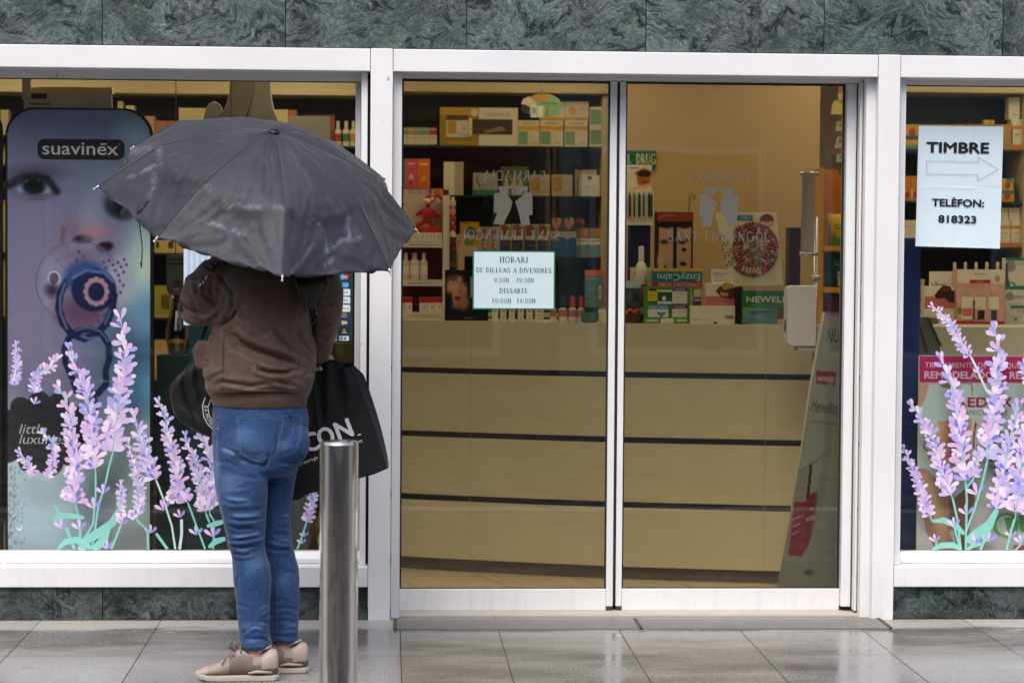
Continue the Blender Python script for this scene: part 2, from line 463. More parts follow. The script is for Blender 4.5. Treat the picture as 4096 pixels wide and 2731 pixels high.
# ------------------------------------------------------------------ printed pictures, painted on a fine grid of small faces
class Paint:
    """a printed picture; u to the right 0..1, v down 0..1, colours in sRGB"""
    def __init__(s, nx, ny, aspect, base):
        s.nx, s.ny, s.asp = nx, ny, aspect
        u, v = np.meshgrid(np.linspace(0, 1, nx + 1), np.linspace(0, 1, ny + 1))
        s.u, s.v = u, v
        s.c = np.zeros((ny + 1, nx + 1, 3)); s.c[:] = base
    def _mix(s, m, col):
        m = np.clip(m, 0, 1)[..., None]
        s.c = s.c * (1 - m) + np.array(col, float) * m
    def ell(s, cx, cy, rx, ry, col, soft=0.1, rot=0.0, k=1.0):
        """rx, ry in units of the picture's width"""
        x, y = s.u - cx, (s.v - cy) * s.asp
        cr, sr = math.cos(rot), math.sin(rot)
        a, b = (x * cr + y * sr) / rx, (-x * sr + y * cr) / ry
        d = np.sqrt(a * a + b * b)
        s._mix(k * np.clip((1 + soft - d) / (2 * soft), 0, 1), col)
    def ring(s, cx, cy, rx, ry, w, col, soft=0.3, rot=0.0, k=1.0):
        x, y = s.u - cx, (s.v - cy) * s.asp
        cr, sr = math.cos(rot), math.sin(rot)
        a, b = (x * cr + y * sr) / rx, (-x * sr + y * cr) / ry
        d = np.abs(np.sqrt(a * a + b * b) - 1) * (rx + ry) / 2
        s._mix(k * np.clip((w * (1 + soft) - d) / (2 * soft * w), 0, 1), col)
    def stroke(s, pts, w, col, soft=0.3, k=1.0):
        d = np.full(s.u.shape, 9.0)
        for (a, b), (c, e) in zip(pts[:-1], pts[1:]):
            ax, ay, bx, by = a, b * s.asp, c, e * s.asp
            vx, vy = bx - ax, by - ay
            L = vx * vx + vy * vy + 1e-9
            t = np.clip(((s.u - ax) * vx + (s.v * s.asp - ay) * vy) / L, 0, 1)
            d = np.minimum(d, np.hypot(s.u - ax - t * vx, s.v * s.asp - ay - t * vy))
        s._mix(k * np.clip((w * (1 + soft) - d) / (2 * soft * w), 0, 1), col)
    def rect(s, u0, v0, u1, v1, col, soft=0.004, k=1.0):
        m = np.clip((s.u - u0) / soft, 0, 1) * np.clip((u1 - s.u) / soft, 0, 1) * np.clip((s.v - v0) / soft, 0, 1) * np.clip((v1 - s.v) / soft, 0, 1)
        s._mix(k * m, col)
    def grad(s, u0, v0, u1, v1, col, k=1.0):
        """fades in from (u0,v0) to (u1,v1)"""
        dx, dy = u1 - u0, v1 - v0
        t = ((s.u - u0) * dx + (s.v - v0) * dy) / (dx * dx + dy * dy)
        t = np.clip(t, 0, 1); s._mix(k * t * t * (3 - 2 * t), col)
    def poly(s, pts, col, k=1.0):
        inside = np.zeros(s.u.shape, bool)
        n = len(pts)
        for i in range(n):
            (x0, y0), (x1, y1) = pts[i], pts[(i + 1) % n]
            if y0 == y1: continue
            c = (y0 > s.v) != (y1 > s.v)
            inside ^= c & (s.u < (x1 - x0) * (s.v - y0) / (y1 - y0) + x0)
        s._mix(k * inside.astype(float), col)
    def build(s, name, corner, mat, parent=None, mask=None):
        """corner(u, v) -> world position"""
        n1 = s.nx + 1
        V = [corner(i / s.nx, j / s.ny) for j in range(s.ny + 1) for i in range(n1)]
        F = []
        for j in range(s.ny):
            for i in range(s.nx):
                if mask is None or mask((i + .5) / s.nx, (j + .5) / s.ny):
                    F.append((j * n1 + i, (j + 1) * n1 + i, (j + 1) * n1 + i + 1, j * n1 + i + 1))
        me = bpy.data.meshes.new(name)
        me.from_pydata(V, [], F)
        at = me.color_attributes.new('Col', 'FLOAT_COLOR', 'POINT')
        c = s.c.reshape(-1, 3) / 255.0
        l = np.where(c <= 0.04045, c / 12.92, ((c + 0.055) / 1.055) ** 2.4)
        at.data.foreach_set('color', np.concatenate([l, np.ones((len(l), 1))], 1).astype(np.float32).ravel())
        me.materials.append(mat)
        return link_mesh(name, me, parent)
# ================================================================== THE SETTING
def zof(py, Y, px=2048): return float(P(px, py, Y)[2])
def xof(px, py, Y): return float(P(px, py, Y)[0])
def xv(px0, py0, px1, py1, Y): return (xof(px0, py0, Y) + xof(px1, py1, Y)) / 2   # an upright edge seen from (px0,py0) to (px1,py1)

YS, YG, YD = 0.0, 0.135, 0.20            # front of the frames, window panes, sliding doors
XL, XR = -9.0, 9.0

def wet_paving():
    m, nt, N, L, b = newmat('wet_granite_paving')
    a = N.new('ShaderNodeAttribute'); a.attribute_name = 'Col'
    grain = tex(nt, 'ShaderNodeTexNoise', 1.0, 4, 0.85, vec=stretch(nt, 170, 85, 1))
    gc = ramp(nt, grain.outputs[0], [(0.36, lin((94, 93, 91))), (0.5, lin((148, 147, 145))), (0.64, lin((200, 199, 196)))])
    c = mixc(nt, 1.0, gc, a.outputs['Color'], 'MULTIPLY')
    # rain film: everywhere wet but for a drier strip along the wall
    g = N.new('ShaderNodeNewGeometry'); sp = N.new('ShaderNodeSeparateXYZ'); L.new(g.outputs['Position'], sp.inputs[0])
    w = tex(nt, 'ShaderNodeTexNoise', 1.0, 6, 0.6, vec=stretch(nt, 1.6, 4.5, 1))
    ed = N.new('ShaderNodeMath'); ed.operation = 'MULTIPLY_ADD'
    L.new(w.outputs[0], ed.inputs[0]); ed.inputs[1].default_value = 0.55; L.new(sp.outputs[1], ed.inputs[2])
    dry = ramp(nt, ed.outputs[0], [(0.02, 0.0), (0.10, 1.0)])
    puddle = ramp(nt, w.outputs[0], [(0.38, 1.0), (0.62, 0.0)])
    wetc = mixc(nt, puddle, (0.80, 0.80, 0.81), (0.55, 0.55, 0.56))
    dark = mixc(nt, dry, wetc, (1.12, 1.09, 1.05))
    c = mixc(nt, 1.0, c, dark, 'MULTIPLY')
    stain = tex(nt, 'ShaderNodeTexNoise', 1.0, 3, 0.6, vec=stretch(nt, 5, 26, 1))
    sm = ramp(nt, stain.outputs[0], [(0.63, 0.0), (0.70, 0.6)])
    c = mixc(nt, sm, c, lin((70, 64, 58)))
    L.new(c, b.inputs['Base Color'])
    rw = mixc(nt, puddle, (0.25, 0.25, 0.25), (0.115, 0.115, 0.115))
    L.new(mixc(nt, dry, rw, (0.55, 0.55, 0.55)), b.inputs['Roughness'])
    hb = tex(nt, 'ShaderNodeTexNoise', 130.0, 3, 0.7)
    L.new(bump(nt, hb.outputs[0], 0.11, 0.0010), b.inputs['Normal'])
    b.inputs['Specular IOR Level'].default_value = 0.62
    return m
PAVE = wet_paving()
ASPHALT = pm('wet_asphalt', (62, 62, 64), 0.3, 0, 0.25, 3.0, 0.5, 300, 0.5, 0, 0.15)
KERB = pm('granite_kerb', (140, 138, 134), 0.5, 0, 0.12, 12, 0.2, 200)
GROUT = pm('dark_joint', (60, 54, 48), 0.8, 0, 0.2, 20)
# paving slabs with open joints; joints run square to the shop front where the photograph shows them
gx = [xof(px, 2520, -0.15) for px in (1600, 1990, 2468, 2945, 3430, 3895)]
step = (gx[-1] - gx[1]) / 4
x_all = sorted([gx[0] - step * k for k in range(1, 16)] + gx + [gx[-1] + step * k for k in range(1, 14)])
y_all = [0.12, -0.78, -1.69, -2.60, -3.50]
mb = MB()
for i in range(len(x_all) - 1):
    for j in range(len(y_all) - 1):
        k = 0.93 + 0.13 * random.random()
        t = random.uniform(-0.012, 0.012)
        col = tuple(min(255, 255 * (k + d)) for d in (t, 0, -t))
        g = 0.0016
        mb.face([(x_all[i] + g, y_all[j + 1] + g, 0), (x_all[i + 1] - g, y_all[j + 1] + g, 0), (x_all[i + 1] - g, y_all[j] - g, 0), (x_all[i] + g, y_all[j] - g, 0)], col)
prop(mb.build('pavement', PAVE), kind='structure')
mb = MB(); mb.face([(-40, -3.6, -0.004), (40, -3.6, -0.004), (40, 0.12, -0.004), (-40, 0.12, -0.004)]); prop(mb.build('ground', GROUT), kind='structure')
mb = MB(); mb.box(-40, 40, -3.66, -3.5, -0.14, 0.003); prop(mb.build('kerb', KERB, bevel=0.012), kind='structure')
mb = MB(); mb.face([(-90, -13.0, -0.12), (90, -13.0, -0.12), (90, -3.6, -0.12), (-90, -3.6, -0.12)]); prop(mb.build('road', ASPHALT), kind='structure')
mb = MB(); mb.box(-60, 60, -16, -13, -0.3, 0.0); prop(mb.build('far_pavement', KERB), kind='structure')

# ------------------------------------------------------------------ the shop building
bld = empty('building', (0.9, 0.3, 0), 'marble clad shop building with white framed windows and sliding doors', 'building')
def slabs(name, xs, z0, z1, y0, y1, m=None):
    mb = MB()
    for i in range(len(xs) - 1):
        g = 0.0015
        col = tuple(random.randint(20, 240) for _ in range(3))
        mb.box(xs[i] + g, xs[i + 1] - g, y0, y1, z0, z1, col)
    mb.box(xs[0], xs[-1], y1 - 0.004, y1 + 0.18, z0, z1 - 0.002, (70, 70, 68), 1)
    return mb.build(name, [m or MARBLE, GROUT], bld, bevel=0.0008)
ZT = float(np.mean([zof(174, 0, 0), zof(190, 0, 1150), zof(200, 0, 1483), zof(213, 0, 2581), zof(219, 0, 3516), zof(224, 0, 4096)]))
ZH = float(np.mean([zof(263, 0, 0), zof(291, 0, 1480), zof(302, 0, 2600), zof(307, 0, 3514), zof(312, 0, 4000)]))
ZS1 = float(np.mean([zof(2266, 0, 700), zof(2266, 0, 3800)]))
ZS0 = float(np.mean([zof(2347, 0, 700), zof(2347, 0, 3800)]))
sx = [xof(px, 100, 0.02) for px in (410, 1142, 1865, 2583, 3295, 4010)]
st = (sx[-1] - sx[0]) / 5
xs = sorted([sx[0] - st * k for k in range(1, 12)] + sx + [sx[-1] + st * k for k in range(1, 10)])
for q, (za, zb) in enumerate(((ZT + 0.004, ZT + 0.75), (ZT + 0.753, ZT + 1.5), (ZT + 1.503, ZT + 2.25))):
    slabs('upper_cladding', [x + 0.0 for x in xs], za, zb, 0.012, 0.05)
mb = MB(); mb.box(xs[0], xs[-1], 0.03, 0.4, ZT + 2.25, ZT + 5.5); mb.build('upper_wall', pm('pale_render', (180, 176, 168), 0.8), bld)

PLx0, PLx1 = xv(1483.6, 205, 1471.5, 2478, 0), xv(1572, 208, 1559.5, 2475, 0)
PRx0, PRx1 = xv(3516.5, 225, 3484, 2478, 0), xv(3601, 228, 3573, 2478, 0)
WLx0, WRx1 = PLx0 - 3.1, PRx1 + 2.6
def frame_box(name, *b, mat=None, bevel=0.003, parent=None, col=(200, 200, 200)):
    mb = MB(); mb.box(*b); return mb.build(name, mat or WHITE, parent or bld, bevel=bevel)
# header beams between the posts, posts proud by 2 mm
for xa, xb in ((WLx0, PLx0 - .002), (PLx1 + .002, PRx0 - .002), (PRx1 + .002, WRx1)):
    frame_box('header_beam', xa, xb, 0.0, 0.11, ZH, ZT)
for xa, xb in ((PLx0, PLx1), (PRx0, PRx1), (WLx0 - .09, WLx0 - .002), (WRx1 + .002, WRx1 + .09)):
    frame_box('post', xa, xb, -0.003, 0.16, 0.0, ZT + 0.001)
# plinths under the windows
def xsplit(xa, xb, cuts): return [xa] + [c for c in sorted(cuts) if xa < c < xb] + [xb]
pc = [xof(410 + 0, 2420, 0.02)]
slabs('plinth', xsplit(WLx0, PLx0 - .003, [pc[0] - 1.42, pc[0] - 0.71, pc[0], pc[0] + 0.73]), 0.002, ZS0 - 0.002, 0.016, 0.06, MARBLE_LOW)
slabs('plinth', xsplit(PRx1 + .003, WRx1, [PRx1 + 0.9, PRx1 + 1.6]), 0.002, ZS0 - 0.002, 0.016, 0.06, MARBLE_LOW)
for xa, xb in ((xs[0], WLx0 - .095), (WRx1 + .095, xs[-1])):
    slabs('side_cladding', [xa + (xb - xa) * k / 5 for k in range(6)], 0.002, ZT, 0.012, 0.05)

def shop_window(x0, x1, name='shop_window'):
    """mesh: rails and jambs; sub-parts: sill, glass pane, seal"""
    zr = zof(2203, 0.125, 700)                     # top of bottom rail
    zt = (zof(327, 0.11, 1480) if x0 < 0 else zof(341, .11, 3800))
    mb = MB()
    jw = PLx0 - xv(1443, 330, 1432, 2250, 0.06)
    ja = 0.012
    # jambs beside the posts
    mb.box(x0 + ja, x0 + jw - .004, 0.05, 0.17, ZS1 + 0.001, ZH - 0.001)
    mb.box(x1 - jw + .004, x1 - ja, 0.05, 0.17, ZS1 + 0.001, ZH - 0.001)
    mb.box(x0 + jw - .004, x1 - jw + .004, 0.112, 0.172, zt, ZH + .03)      # head rail
    # bottom rail with a sloping front
    zb = ZS1 + 0.0012
    pr = [(0.098, zb), (0.098, zb + 0.018), (0.122, zr), (0.17, zr), (0.17, zb)]
    for i in range(len(pr)):
        (ya, za), (yb, zc) = pr[i], pr[(i + 1) % len(pr)]
        mb.face([(x0 + jw - .004, ya, za), (x1 - jw + .004, ya, za), (x1 - jw + .004, yb, zc), (x0 + jw - .004, yb, zc)])
    f = mb.build('shop_window', WHITE, bld, bevel=0.002)
    mb = MB(); mb.box(x0 + .002, x1 - .002, -0.001, 0.1, ZS0, ZS1); mb.build('sill', WHITE, f, bevel=0.004)
    gx0, gx1 = x0 + jw + .0, x1 - jw - .0
    mb = MB(); mb.box(gx0, gx1, YG + .004, YG + .012, zr - .004, zt + .006); mb.build('pane', GLASS, f)
    mb = MB()
    for q in ((gx0 - .001, gx0 + .004), (gx1 - .004, gx1 + .001)): mb.box(q[0], q[1], YG - .004, YG + .02, zr, zt)
    mb.box(gx0, gx1, YG - .004, YG + .02, zt - .003, zt + .001)
    mb.build('seal', GASKET, f)
    for q in ((x0 + .001, x0 + ja + .002), (x1 - ja - .002, x1 - .001)):
        mb = MB(); mb.box(q[0], q[1], 0.09, 0.15, ZS1, ZH); mb.build('shadow_gap', DARK, f)
    return f, gx0, gx1, zr, zt
winL = shop_window(WLx0, PLx0)
winR = shop_window(PRx1, WRx1)
# grey inner profile of the window beside the post
mb = MB(); xa = xv(1424, 340, 1412, 2200, .13); mb.box(xa, winL[2] + .002, 0.128, 0.15, winL[3], winL[4]); mb.build('inner_profile', ALU, winL[0], bevel=.002)

# entrance: jambs, head rail, two sliding leaves, threshold
JLx1 = xv(1609, 340, 1597, 2440, 0.05)
JRx0, JRx1 = xv(3466, 340, 3437, 2470, 0.05), xv(3503, 340, 3477, 2470, 0.05)
frame_box('door_jamb', PLx1 + .003, JLx1, 0.05, 0.30, 0.002, ZH - .001)
frame_box('door_jamb', JRx0, JRx1, 0.05, 0.10, 0.002, ZH - .001)
mb = MB(); mb.box(JRx1 + .0005, PRx0 - .0005, 0.06, 0.12, 0.004, ZH); mb.build('shadow_gap', DARK, bld)
ZDT = float(np.mean([zof(318, YD, 1610), zof(328, YD, 2450), zof(335, YD, 3300)]))
frame_box('door_head', JLx1 + .001, JRx0 - .001, 0.112, 0.34, ZDT + 0.001, ZH + .04, mat=WHITE)
# fixed reveal beside the doors: two flat aluminium profiles
x1a, x1b = xv(3380, 340, 3355, 2400, YD), xv(3431, 340, 3404, 2400, 0.15)
frame_box('door_reveal', x1a, x1b - .001, 0.155, 0.26, 0.03, ZDT, mat=WHITE, bevel=.004)
frame_box('door_reveal', x1b + .002, JRx0 - .001, 0.105, 0.2, 0.02, ZDT, mat=WHITE, bevel=.004)
frame_box('cover_strip', x1b - .0012, x1b + .0022, 0.15, 0.2, 0.02, ZDT, mat=GASKET, bevel=0)
# threshold stone and door track
mb = MB(); mb.box(JLx1 - .03, JRx0 + .04, 0.06, 0.42, 0.0, 0.012); mb.build('threshold', pm('cream_stone', (168, 163, 153), 0.5, 0, .08, 9, .2, 150), bld, bevel=.003)
ZD0 = zof(2438, YD, 2400)
ZDR = zof(2352, YD, 2000)
mb = MB(); mb.box(JLx1 + .002, JRx0 - .002, YD + .024, YD + .05, .0125, ZD0 + .03); mb.build('brush_seal', GASKET, bld)  # added strip, blocks shop light leaking out under the doors
def leaf(xg0, xg1, xs0, xs1, y, stile_left, xo0, xo1):
    """one sliding door leaf: mesh = stiles and bottom rail; xg glass, xs the meeting stile, xo outer stile or None"""
    mb = MB()
    mb.box(xs0, xs1, y - .022, y + .022, ZD0 + 0.018, ZDT - .001)
    a, b = min(xg0, xs1) if stile_left else xg0, max(xg1, xs0) if not stile_left else xg1
    mb.box(xs1 + .0008 if stile_left else xo0, xo1 if stile_left else xs0 - .0008, y - .02, y + .02, ZD0 + .001, ZDR)
    f = mb.build('sliding_door', WHITE, bld, bevel=.0025)
    mb = MB(); mb.box(xg0, xg1, y - .004, y + .004, ZDR - .004, ZDT + .004); mb.build('pane', DOORGLASS, f)
    mb = MB()
    for p, q in ((xg0 - .002, xg0 + .0065), (xg1 - .0065, xg1 + .002)): mb.box(p, q, y - .008, y + .008, ZDR, ZDT)
    mb.box(xg0, xg1, y - .0065, y + .0065, ZDT - .008, ZDT)
    mb.box(xg0, xg1, y - .0065, y + .0065, ZDR - .001, ZDR + .003)
    mb.build('seal', GASKET, f)
    mb = MB(); mb.box(xs0 + .001, xs1 - .001, y - .021, y + .02, ZD0 - .002, ZD0 + .017); mb.build('foot_guide', pm('dark_plastic_%d' % stile_left, (52, 52, 56), .5), f)
    return f
dl_g0, dl_g1 = JLx1 + .001, xv(2440, 340, 2423, 2380, YD)
dl_s1 = xv(2468, 340, 2448, 2400, YD)
dr_s0, dr_s1 = xv(2481, 340, 2459, 2400, YD), xv(2505, 340, 2483, 2400, YD)
dr_g1 = x1a - .001
doorL = leaf(dl_g0, dl_g1, dl_g1, dl_s1, YD, False, dl_g0, None)
doorR = leaf(dr_s1, dr_g1, dr_s0, dr_s1, YD + .004, True, None, dr_g1)
mb = MB(); mb.box(dl_s1 - .0005, dr_s0 + .0005, YD - .012, YD + .014, ZD0 + .03, ZDT - .002); mb.build('meeting_seal', GASKET, doorL)

# lettering and pharmacy emblem on both leaves
LET = pm('frosted_vinyl', (92, 89, 82), .8, 0, .05)
def door_writing(leafobj, y, cx, cf, cy_f, wf, cs, cy_s, ws, emb, mirror):
    u = Vector((-1, 0, 0)) if mirror else Vector((1, 0, 0))
    v = Vector((0, 0, 1))
    off = Vector((0, -0.0005, 0))
    for t, py, w, c in (('FARMACIA', cy_f, wf, cf), ('SANT ERMENGOL', cy_s, ws, cs)):
        mb = MB(); m = MPP(y)
        o = PV(c, py, y) + off
        if mirror:
            serif_text(mb, t, o, u, v, 38 * m, (190, 188, 180), w * m, fat=.9)
            for f in mb.bm.faces: f.normal_flip()
        else: serif_text(mb, t, o, u, v, 38 * m, (190, 188, 180), w * m, fat=.9)
        mb.build('lettering', LET, leafobj)
    mb = MB()
    for poly in emb:
        pts = [PV(a, b, y) + off for a, b in poly]
        mb.face(pts)
    mb.build('emblem', LET, leafobj)
z63 = zoomer(2450, 300, 2.24)
H1 = [(815, 1012), (905, 1012), (880, 1040), (885, 1075), (915, 1085), (925, 1120), (905, 1110), (868, 1068), (848, 1070), (862, 1120), (935, 1200), (920, 1260), (905, 1330), (880, 1480), (800, 1485), (812, 1362), (778, 1360), (782, 1090), (828, 1086)]
H2 = [(905, 1012), (1092, 1012), (1070, 1088), (1124, 1104), (1126, 1330), (1096, 1340), (1130, 1470), (1040, 1478), (1008, 1380), (975, 1295), (960, 1200), (1000, 1120), (1008, 1062), (990, 1040), (960, 1030), (930, 1042), (928, 1085), (915, 1085), (885, 1075), (880, 1040)]
embR = [[z63(p[0], 1012 + (p[1] - 1012) * .735) for p in H] for H in (H1, H2)]
cxm = (z63(952, 0)[0])
embL = [[(2053 - (a - cxm), b - 6) for a, b in H][::-1] for H in embR]
door_writing(doorR, YD + .0, 0, z63(960, 0)[0], 730, 245, z63(952, 0)[0], 965, 416, embR, False)
door_writing(doorL, YD - .004, 0, 2058, 722, 250, 2040, 959, 400, embL, True)

# ------------------------------------------------------------------ drain grate in front of the doors
gr = empty('entrance_grate', (0.9, -0.1, 0), 'ribbed grey metal grate set in the paving before the sliding doors', 'grate')
gx0, gx1, gxm = xof(1580, 2490, -.06), xof(3525, 2490, -.06), xof(2545, 2490, -.06)
ya, yb = -0.235, 0.0
mb = MB(); mb.box(gx0, gx1, ya, yb, -0.02, 0.0015); mb.build('base', pm('grate_shade', (82, 80, 80), .5), gr)
GAL = pm('galvanised_ribs', (160, 158, 157), .32, .55, .12, 14)
mb = MB()
for k in range(17):
    y = ya + .008 + (yb - ya - .016) * k / 16
    mb.box(gx0 + .004, gx1 - .004, y - .0036, y + .0036, 0.0016, 0.0075)
mb.build('rib', GAL, gr)
RUST = pm('rusty_steel', (72, 58, 51), .7, 0, .25, 30)
for xx in (gx0, gxm, gx1):
    mb = MB(); mb.box(xx - .007, xx + .007, ya, yb, 0.002, 0.0095); mb.build('rusty_bar', RUST, gr)

# ------------------------------------------------------------------ shop room
YB = 3.35
FLOOR = pm('beige_floor_tile', (196, 180, 146), .3, 0, .06, 4)
mb = MB()
fx = np.arange(-4.2, 6.0, 0.33)
c45 = math.radians(38)
for i in range(-14, 18):
    for j in range(-2, 22):
        pts = []
        for a, b in ((i, j), (i + 1, j), (i + 1, j + 1), (i, j + 1)):
            x, y = a * .4, b * .4
            pts.append((x, y))
        g = .002
        (xa, y_a), (xb, y_b) = pts[0], pts[2]
        if y_b < 0.2 or y_a > 4.2: continue
        mb.face([(xa + g + .35 * y_a * -.9, max(.3, y_a) + g, 0.006), (xb - g + .35 * y_a * -.9, max(.3, y_a) + g, 0.006), (xb - g + .35 * y_b * -.9, y_b - g, 0.006), (xa + g + .35 * y_b * -.9, y_b - g, 0.006)])
prop(mb.build('shop_floor', FLOOR), kind='structure')
mb = MB(); mb.face([(-6, .2, .002), (8, .2, .002), (8, 4.3, .002), (-6, 4.3, .002)]); prop(mb.build('floor', GROUT), kind='structure')
BEIGE = pm('beige_wall_paint', (186, 160, 112), .8, 0, .05, 1.5)
mb = MB(); mb.box(-6, 8, YB + .35, YB + .45, 0, 3.0); prop(mb.build('back_wall', BEIGE), kind='structure')
mb = MB(); mb.box(-4.0, -3.9, .3, YB + .35, 0, 3.0); mb.box(5.0, 5.1, .3, YB + .35, 0, 3.0); prop(mb.build('side_wall', BEIGE), kind='structure')
mb = MB(); mb.box(-6, 8, .2, YB + .5, 2.72, 2.8); prop(mb.build('ceiling', pm('white_ceiling', (225, 220, 205), .8)), kind='structure')
mb = MB(); mb.box(WLx0, WRx1, .18, .3, ZT - .02, 2.72); prop(mb.build('front_wall', BEIGE), kind='structure')
for k, (x, y) in enumerate(((-1.9, .75), (-.5, .75), (.9, .75), (2.3, .75), (3.5, .75), (-1.9, 2.2), (-.5, 2.2), (.9, 2.2), (2.3, 2.2), (3.5, 2.2))):
    t = empty('ceiling_light', (x, y, 2.66), 'square white panel light in the shop ceiling', 'ceiling light', 'panel lights in the shop ceiling')
    if k == 0: LAMP = emis('lit_panel', (1.0, 0.855, 0.63), SHOP_LIGHT)
    mb = MB(); mb.box(x - .30, x + .30, y - .30, y + .30, 2.665, 2.72); mb.build('frame', WHITE, t)
    mb = MB(); mb.box(x - .28, x + .28, y - .28, y + .28, 2.655, 2.664); mb.build('diffuser', LAMP, t)

# ------------------------------------------------------------------ across the street, seen only in reflections
def far_block(x0, x1, h, wall, y=-16.0, ny=3, awn=None, label=''):
    b = empty('building', ((x0 + x1) / 2, y - 3, 0), label, 'building', None)
    mb = MB(); mb.box(x0, x1, y - 8, y, 0, h); mb.build('wall', wall, b)
    n = max(2, int((x1 - x0) / 2.4))
    for r in range(ny):
        for c in range(n):
            cx = x0 + (c + .5) * (x1 - x0) / n; z = 1.0 + r * 3.0 if r else 0.4
            hh = 1.6 if r else 2.2; w = .55 if r else .9
            mb = MB(); mb.box(cx - w - .08, cx + w + .08, y - .02, y + .05, z - .08, z + hh + .08); f = mb.build('window', WHITE, b)
            mb = MB(); mb.box(cx - w, cx + w, y + .045, y + .056, z, z + hh); mb.build('pane', FARGLASS, f)
    if awn:
        mb = MB()
        mb.face([(x0 + .5, y, 2.95), (x1 - .5, y, 2.95), (x1 - .5, y + 1.3, 2.45), (x0 + .5, y + 1.3, 2.45)]); mb.face([(x0 + .5, y + 1.3, 2.45), (x1 - .5, y + 1.3, 2.45), (x1 - .5, y + 1.3, 2.2), (x0 + .5, y + 1.3, 2.2)])
        mb.build('awning', awn, b)
FARGLASS = pm('dark_window_glass', (40, 44, 48), .1)
far_block(-19, -7.5, 9.0, pm('cream_render', (196, 188, 172), .8), label='cream rendered house across the street with rows of windows')
far_block(-7.4, 1.8, 7.5, pm('brown_brick', (140, 112, 92), .8, 0, .2, 20), awn=pm('dark_red_canvas', (92, 34, 34), .8), label='brown brick house across the street with a dark red awning')
far_block(1.9, 9.8, 8.5, pm('grey_render', (176, 174, 168), .8), label='grey rendered house across the street')
far_block(13.2, 21.5, 10.0, pm('ochre_render', (170, 132, 88), .8), label='ochre rendered house across the street beyond the alley')
far_block(-34, -19.2, 8.0, pm('dark_slate_front', (84, 84, 88), .7), label='dark slate fronted house across the street')
from mathutils import noise as MN
# ================================================================== THE PERSON, UMBRELLA AND BAGS
YP = -1.17
Z4 = zoomer(600, 1000, 1.742)
Z5 = zoomer(700, 1600, 1.3867)
ZU = zoomer(350, 430, 1.68)
def S4(x, y, Y): return PV(*Z4(x, y), Y)
def S5(x, y, Y): return PV(*Z5(x, y), Y)
def cloth(name, col, col2, rough, weave, sheen=0.0, spec=0.3, fade=0.0):
    m, nt, N, L, b = newmat(name)
    n = tex(nt, 'ShaderNodeTexNoise', 9.0, 6, 0.65)
    w = tex(nt, 'ShaderNodeTexNoise', 1.0, 2, 0.6, vec=stretch(nt, weave, weave, weave * .35))
    c = ramp(nt, n.outputs[0], [(0.3, lin(col)), (0.7, lin(col2))])
    k = ramp(nt, w.outputs[0], [(0.32, 0.6), (0.68, 1.32)])
    c = mixc(nt, 1.0, c, k, 'MULTIPLY')
    if fade:
        a = N.new('ShaderNodeAttribute'); a.attribute_name = 'Wear'
        c = mixc(nt, a.outputs['Fac'], c, lin((112, 146, 190)))
    L.new(c, b.inputs['Base Color'])
    b.inputs['Roughness'].default_value = rough
    b.inputs['Specular IOR Level'].default_value = spec
    b.inputs['Sheen Weight'].default_value = sheen
    w2 = tex(nt, 'ShaderNodeTexNoise', weave * 1.6, 2)
    L.new(bump(nt, w2.outputs[0], 0.12, 0.0008), b.inputs['Normal'])
    return m
DENIM = cloth('blue_denim', (28, 54, 94), (44, 76, 120), .85, 300, .15, .2, 1.0)
NYLON = cloth('brown_nylon', (80, 63, 56), (96, 76, 67), .56, 420, .15, .28)
RIB = cloth('brown_ribbed_knit', (78, 60, 51), (92, 72, 61), .85, 500, .2, .2)
CANOPY = None
BLACKCLOTH = cloth('black_cloth', (13, 13, 15), (20, 20, 23), .6, 260, .1, .35)
HAIR = cloth('dark_brown_hair', (22, 14, 11), (36, 24, 19), .45, 300, .0, .5)
SKIN = pm('skin', (204, 150, 128), .55, 0, .08, 30)

def ring(c, rx, ry, n=28, e=2.0, rot=0.0):
    out = []
    for k in range(n):
        a = 2 * math.pi * k / n
        ca, sa = math.cos(a), math.sin(a)
        x = rx * math.copysign(abs(ca) ** (2 / e), ca); y = ry * math.copysign(abs(sa) ** (2 / e), sa)
        out.append(Vector((c[0] + x * math.cos(rot) - y * math.sin(rot), c[1] + x * math.sin(rot) + y * math.cos(rot), c[2])))
    return out
def loft(mb, rings, mi=0, col=(200, 200, 200), cap=True, smooth=True):
    n = len(rings[0]); V = [p for r in rings for p in r]; F = []
    for i in range(len(rings) - 1):
        for k in range(n): F.append((i * n + k, i * n + (k + 1) % n, (i + 1) * n + (k + 1) % n, (i + 1) * n + k))
    if cap: F += [tuple(range(n))[::-1], tuple((len(rings) - 1) * n + k for k in range(n))]
    mb.mesh(V, F, col, mi, smooth)
def smooth_mesh(mb, voxel, smooth=6, fac=0.5):
    """joins overlapping volumes into one skin"""
    me = bpy.data.meshes.new('tmp'); bmesh.ops.recalc_face_normals(mb.bm, faces=mb.bm.faces); mb.bm.to_mesh(me); mb.bm.free()
    ob = bpy.data.objects.new('tmp', me); COL.objects.link(ob)
    r = ob.modifiers.new('r', 'REMESH'); r.mode = 'VOXEL'; r.voxel_size = voxel
    s = ob.modifiers.new('s', 'SMOOTH'); s.iterations = smooth; s.factor = fac
    dg = bpy.context.evaluated_depsgraph_get()
    out = bpy.data.meshes.new_from_object(ob.evaluated_get(dg))
    bpy.data.objects.remove(ob); bpy.data.meshes.remove(me)
    for p in out.polygons: p.use_smooth = True
    return out
def get_co(me):
    a = np.empty(len(me.vertices) * 3, np.float32); me.vertices.foreach_get('co', a); return a.reshape(-1, 3).astype(float)
def get_no(me):
    a = np.empty(len(me.vertices) * 3, np.float32); me.vertices.foreach_get('normal', a); return a.reshape(-1, 3).astype(float)
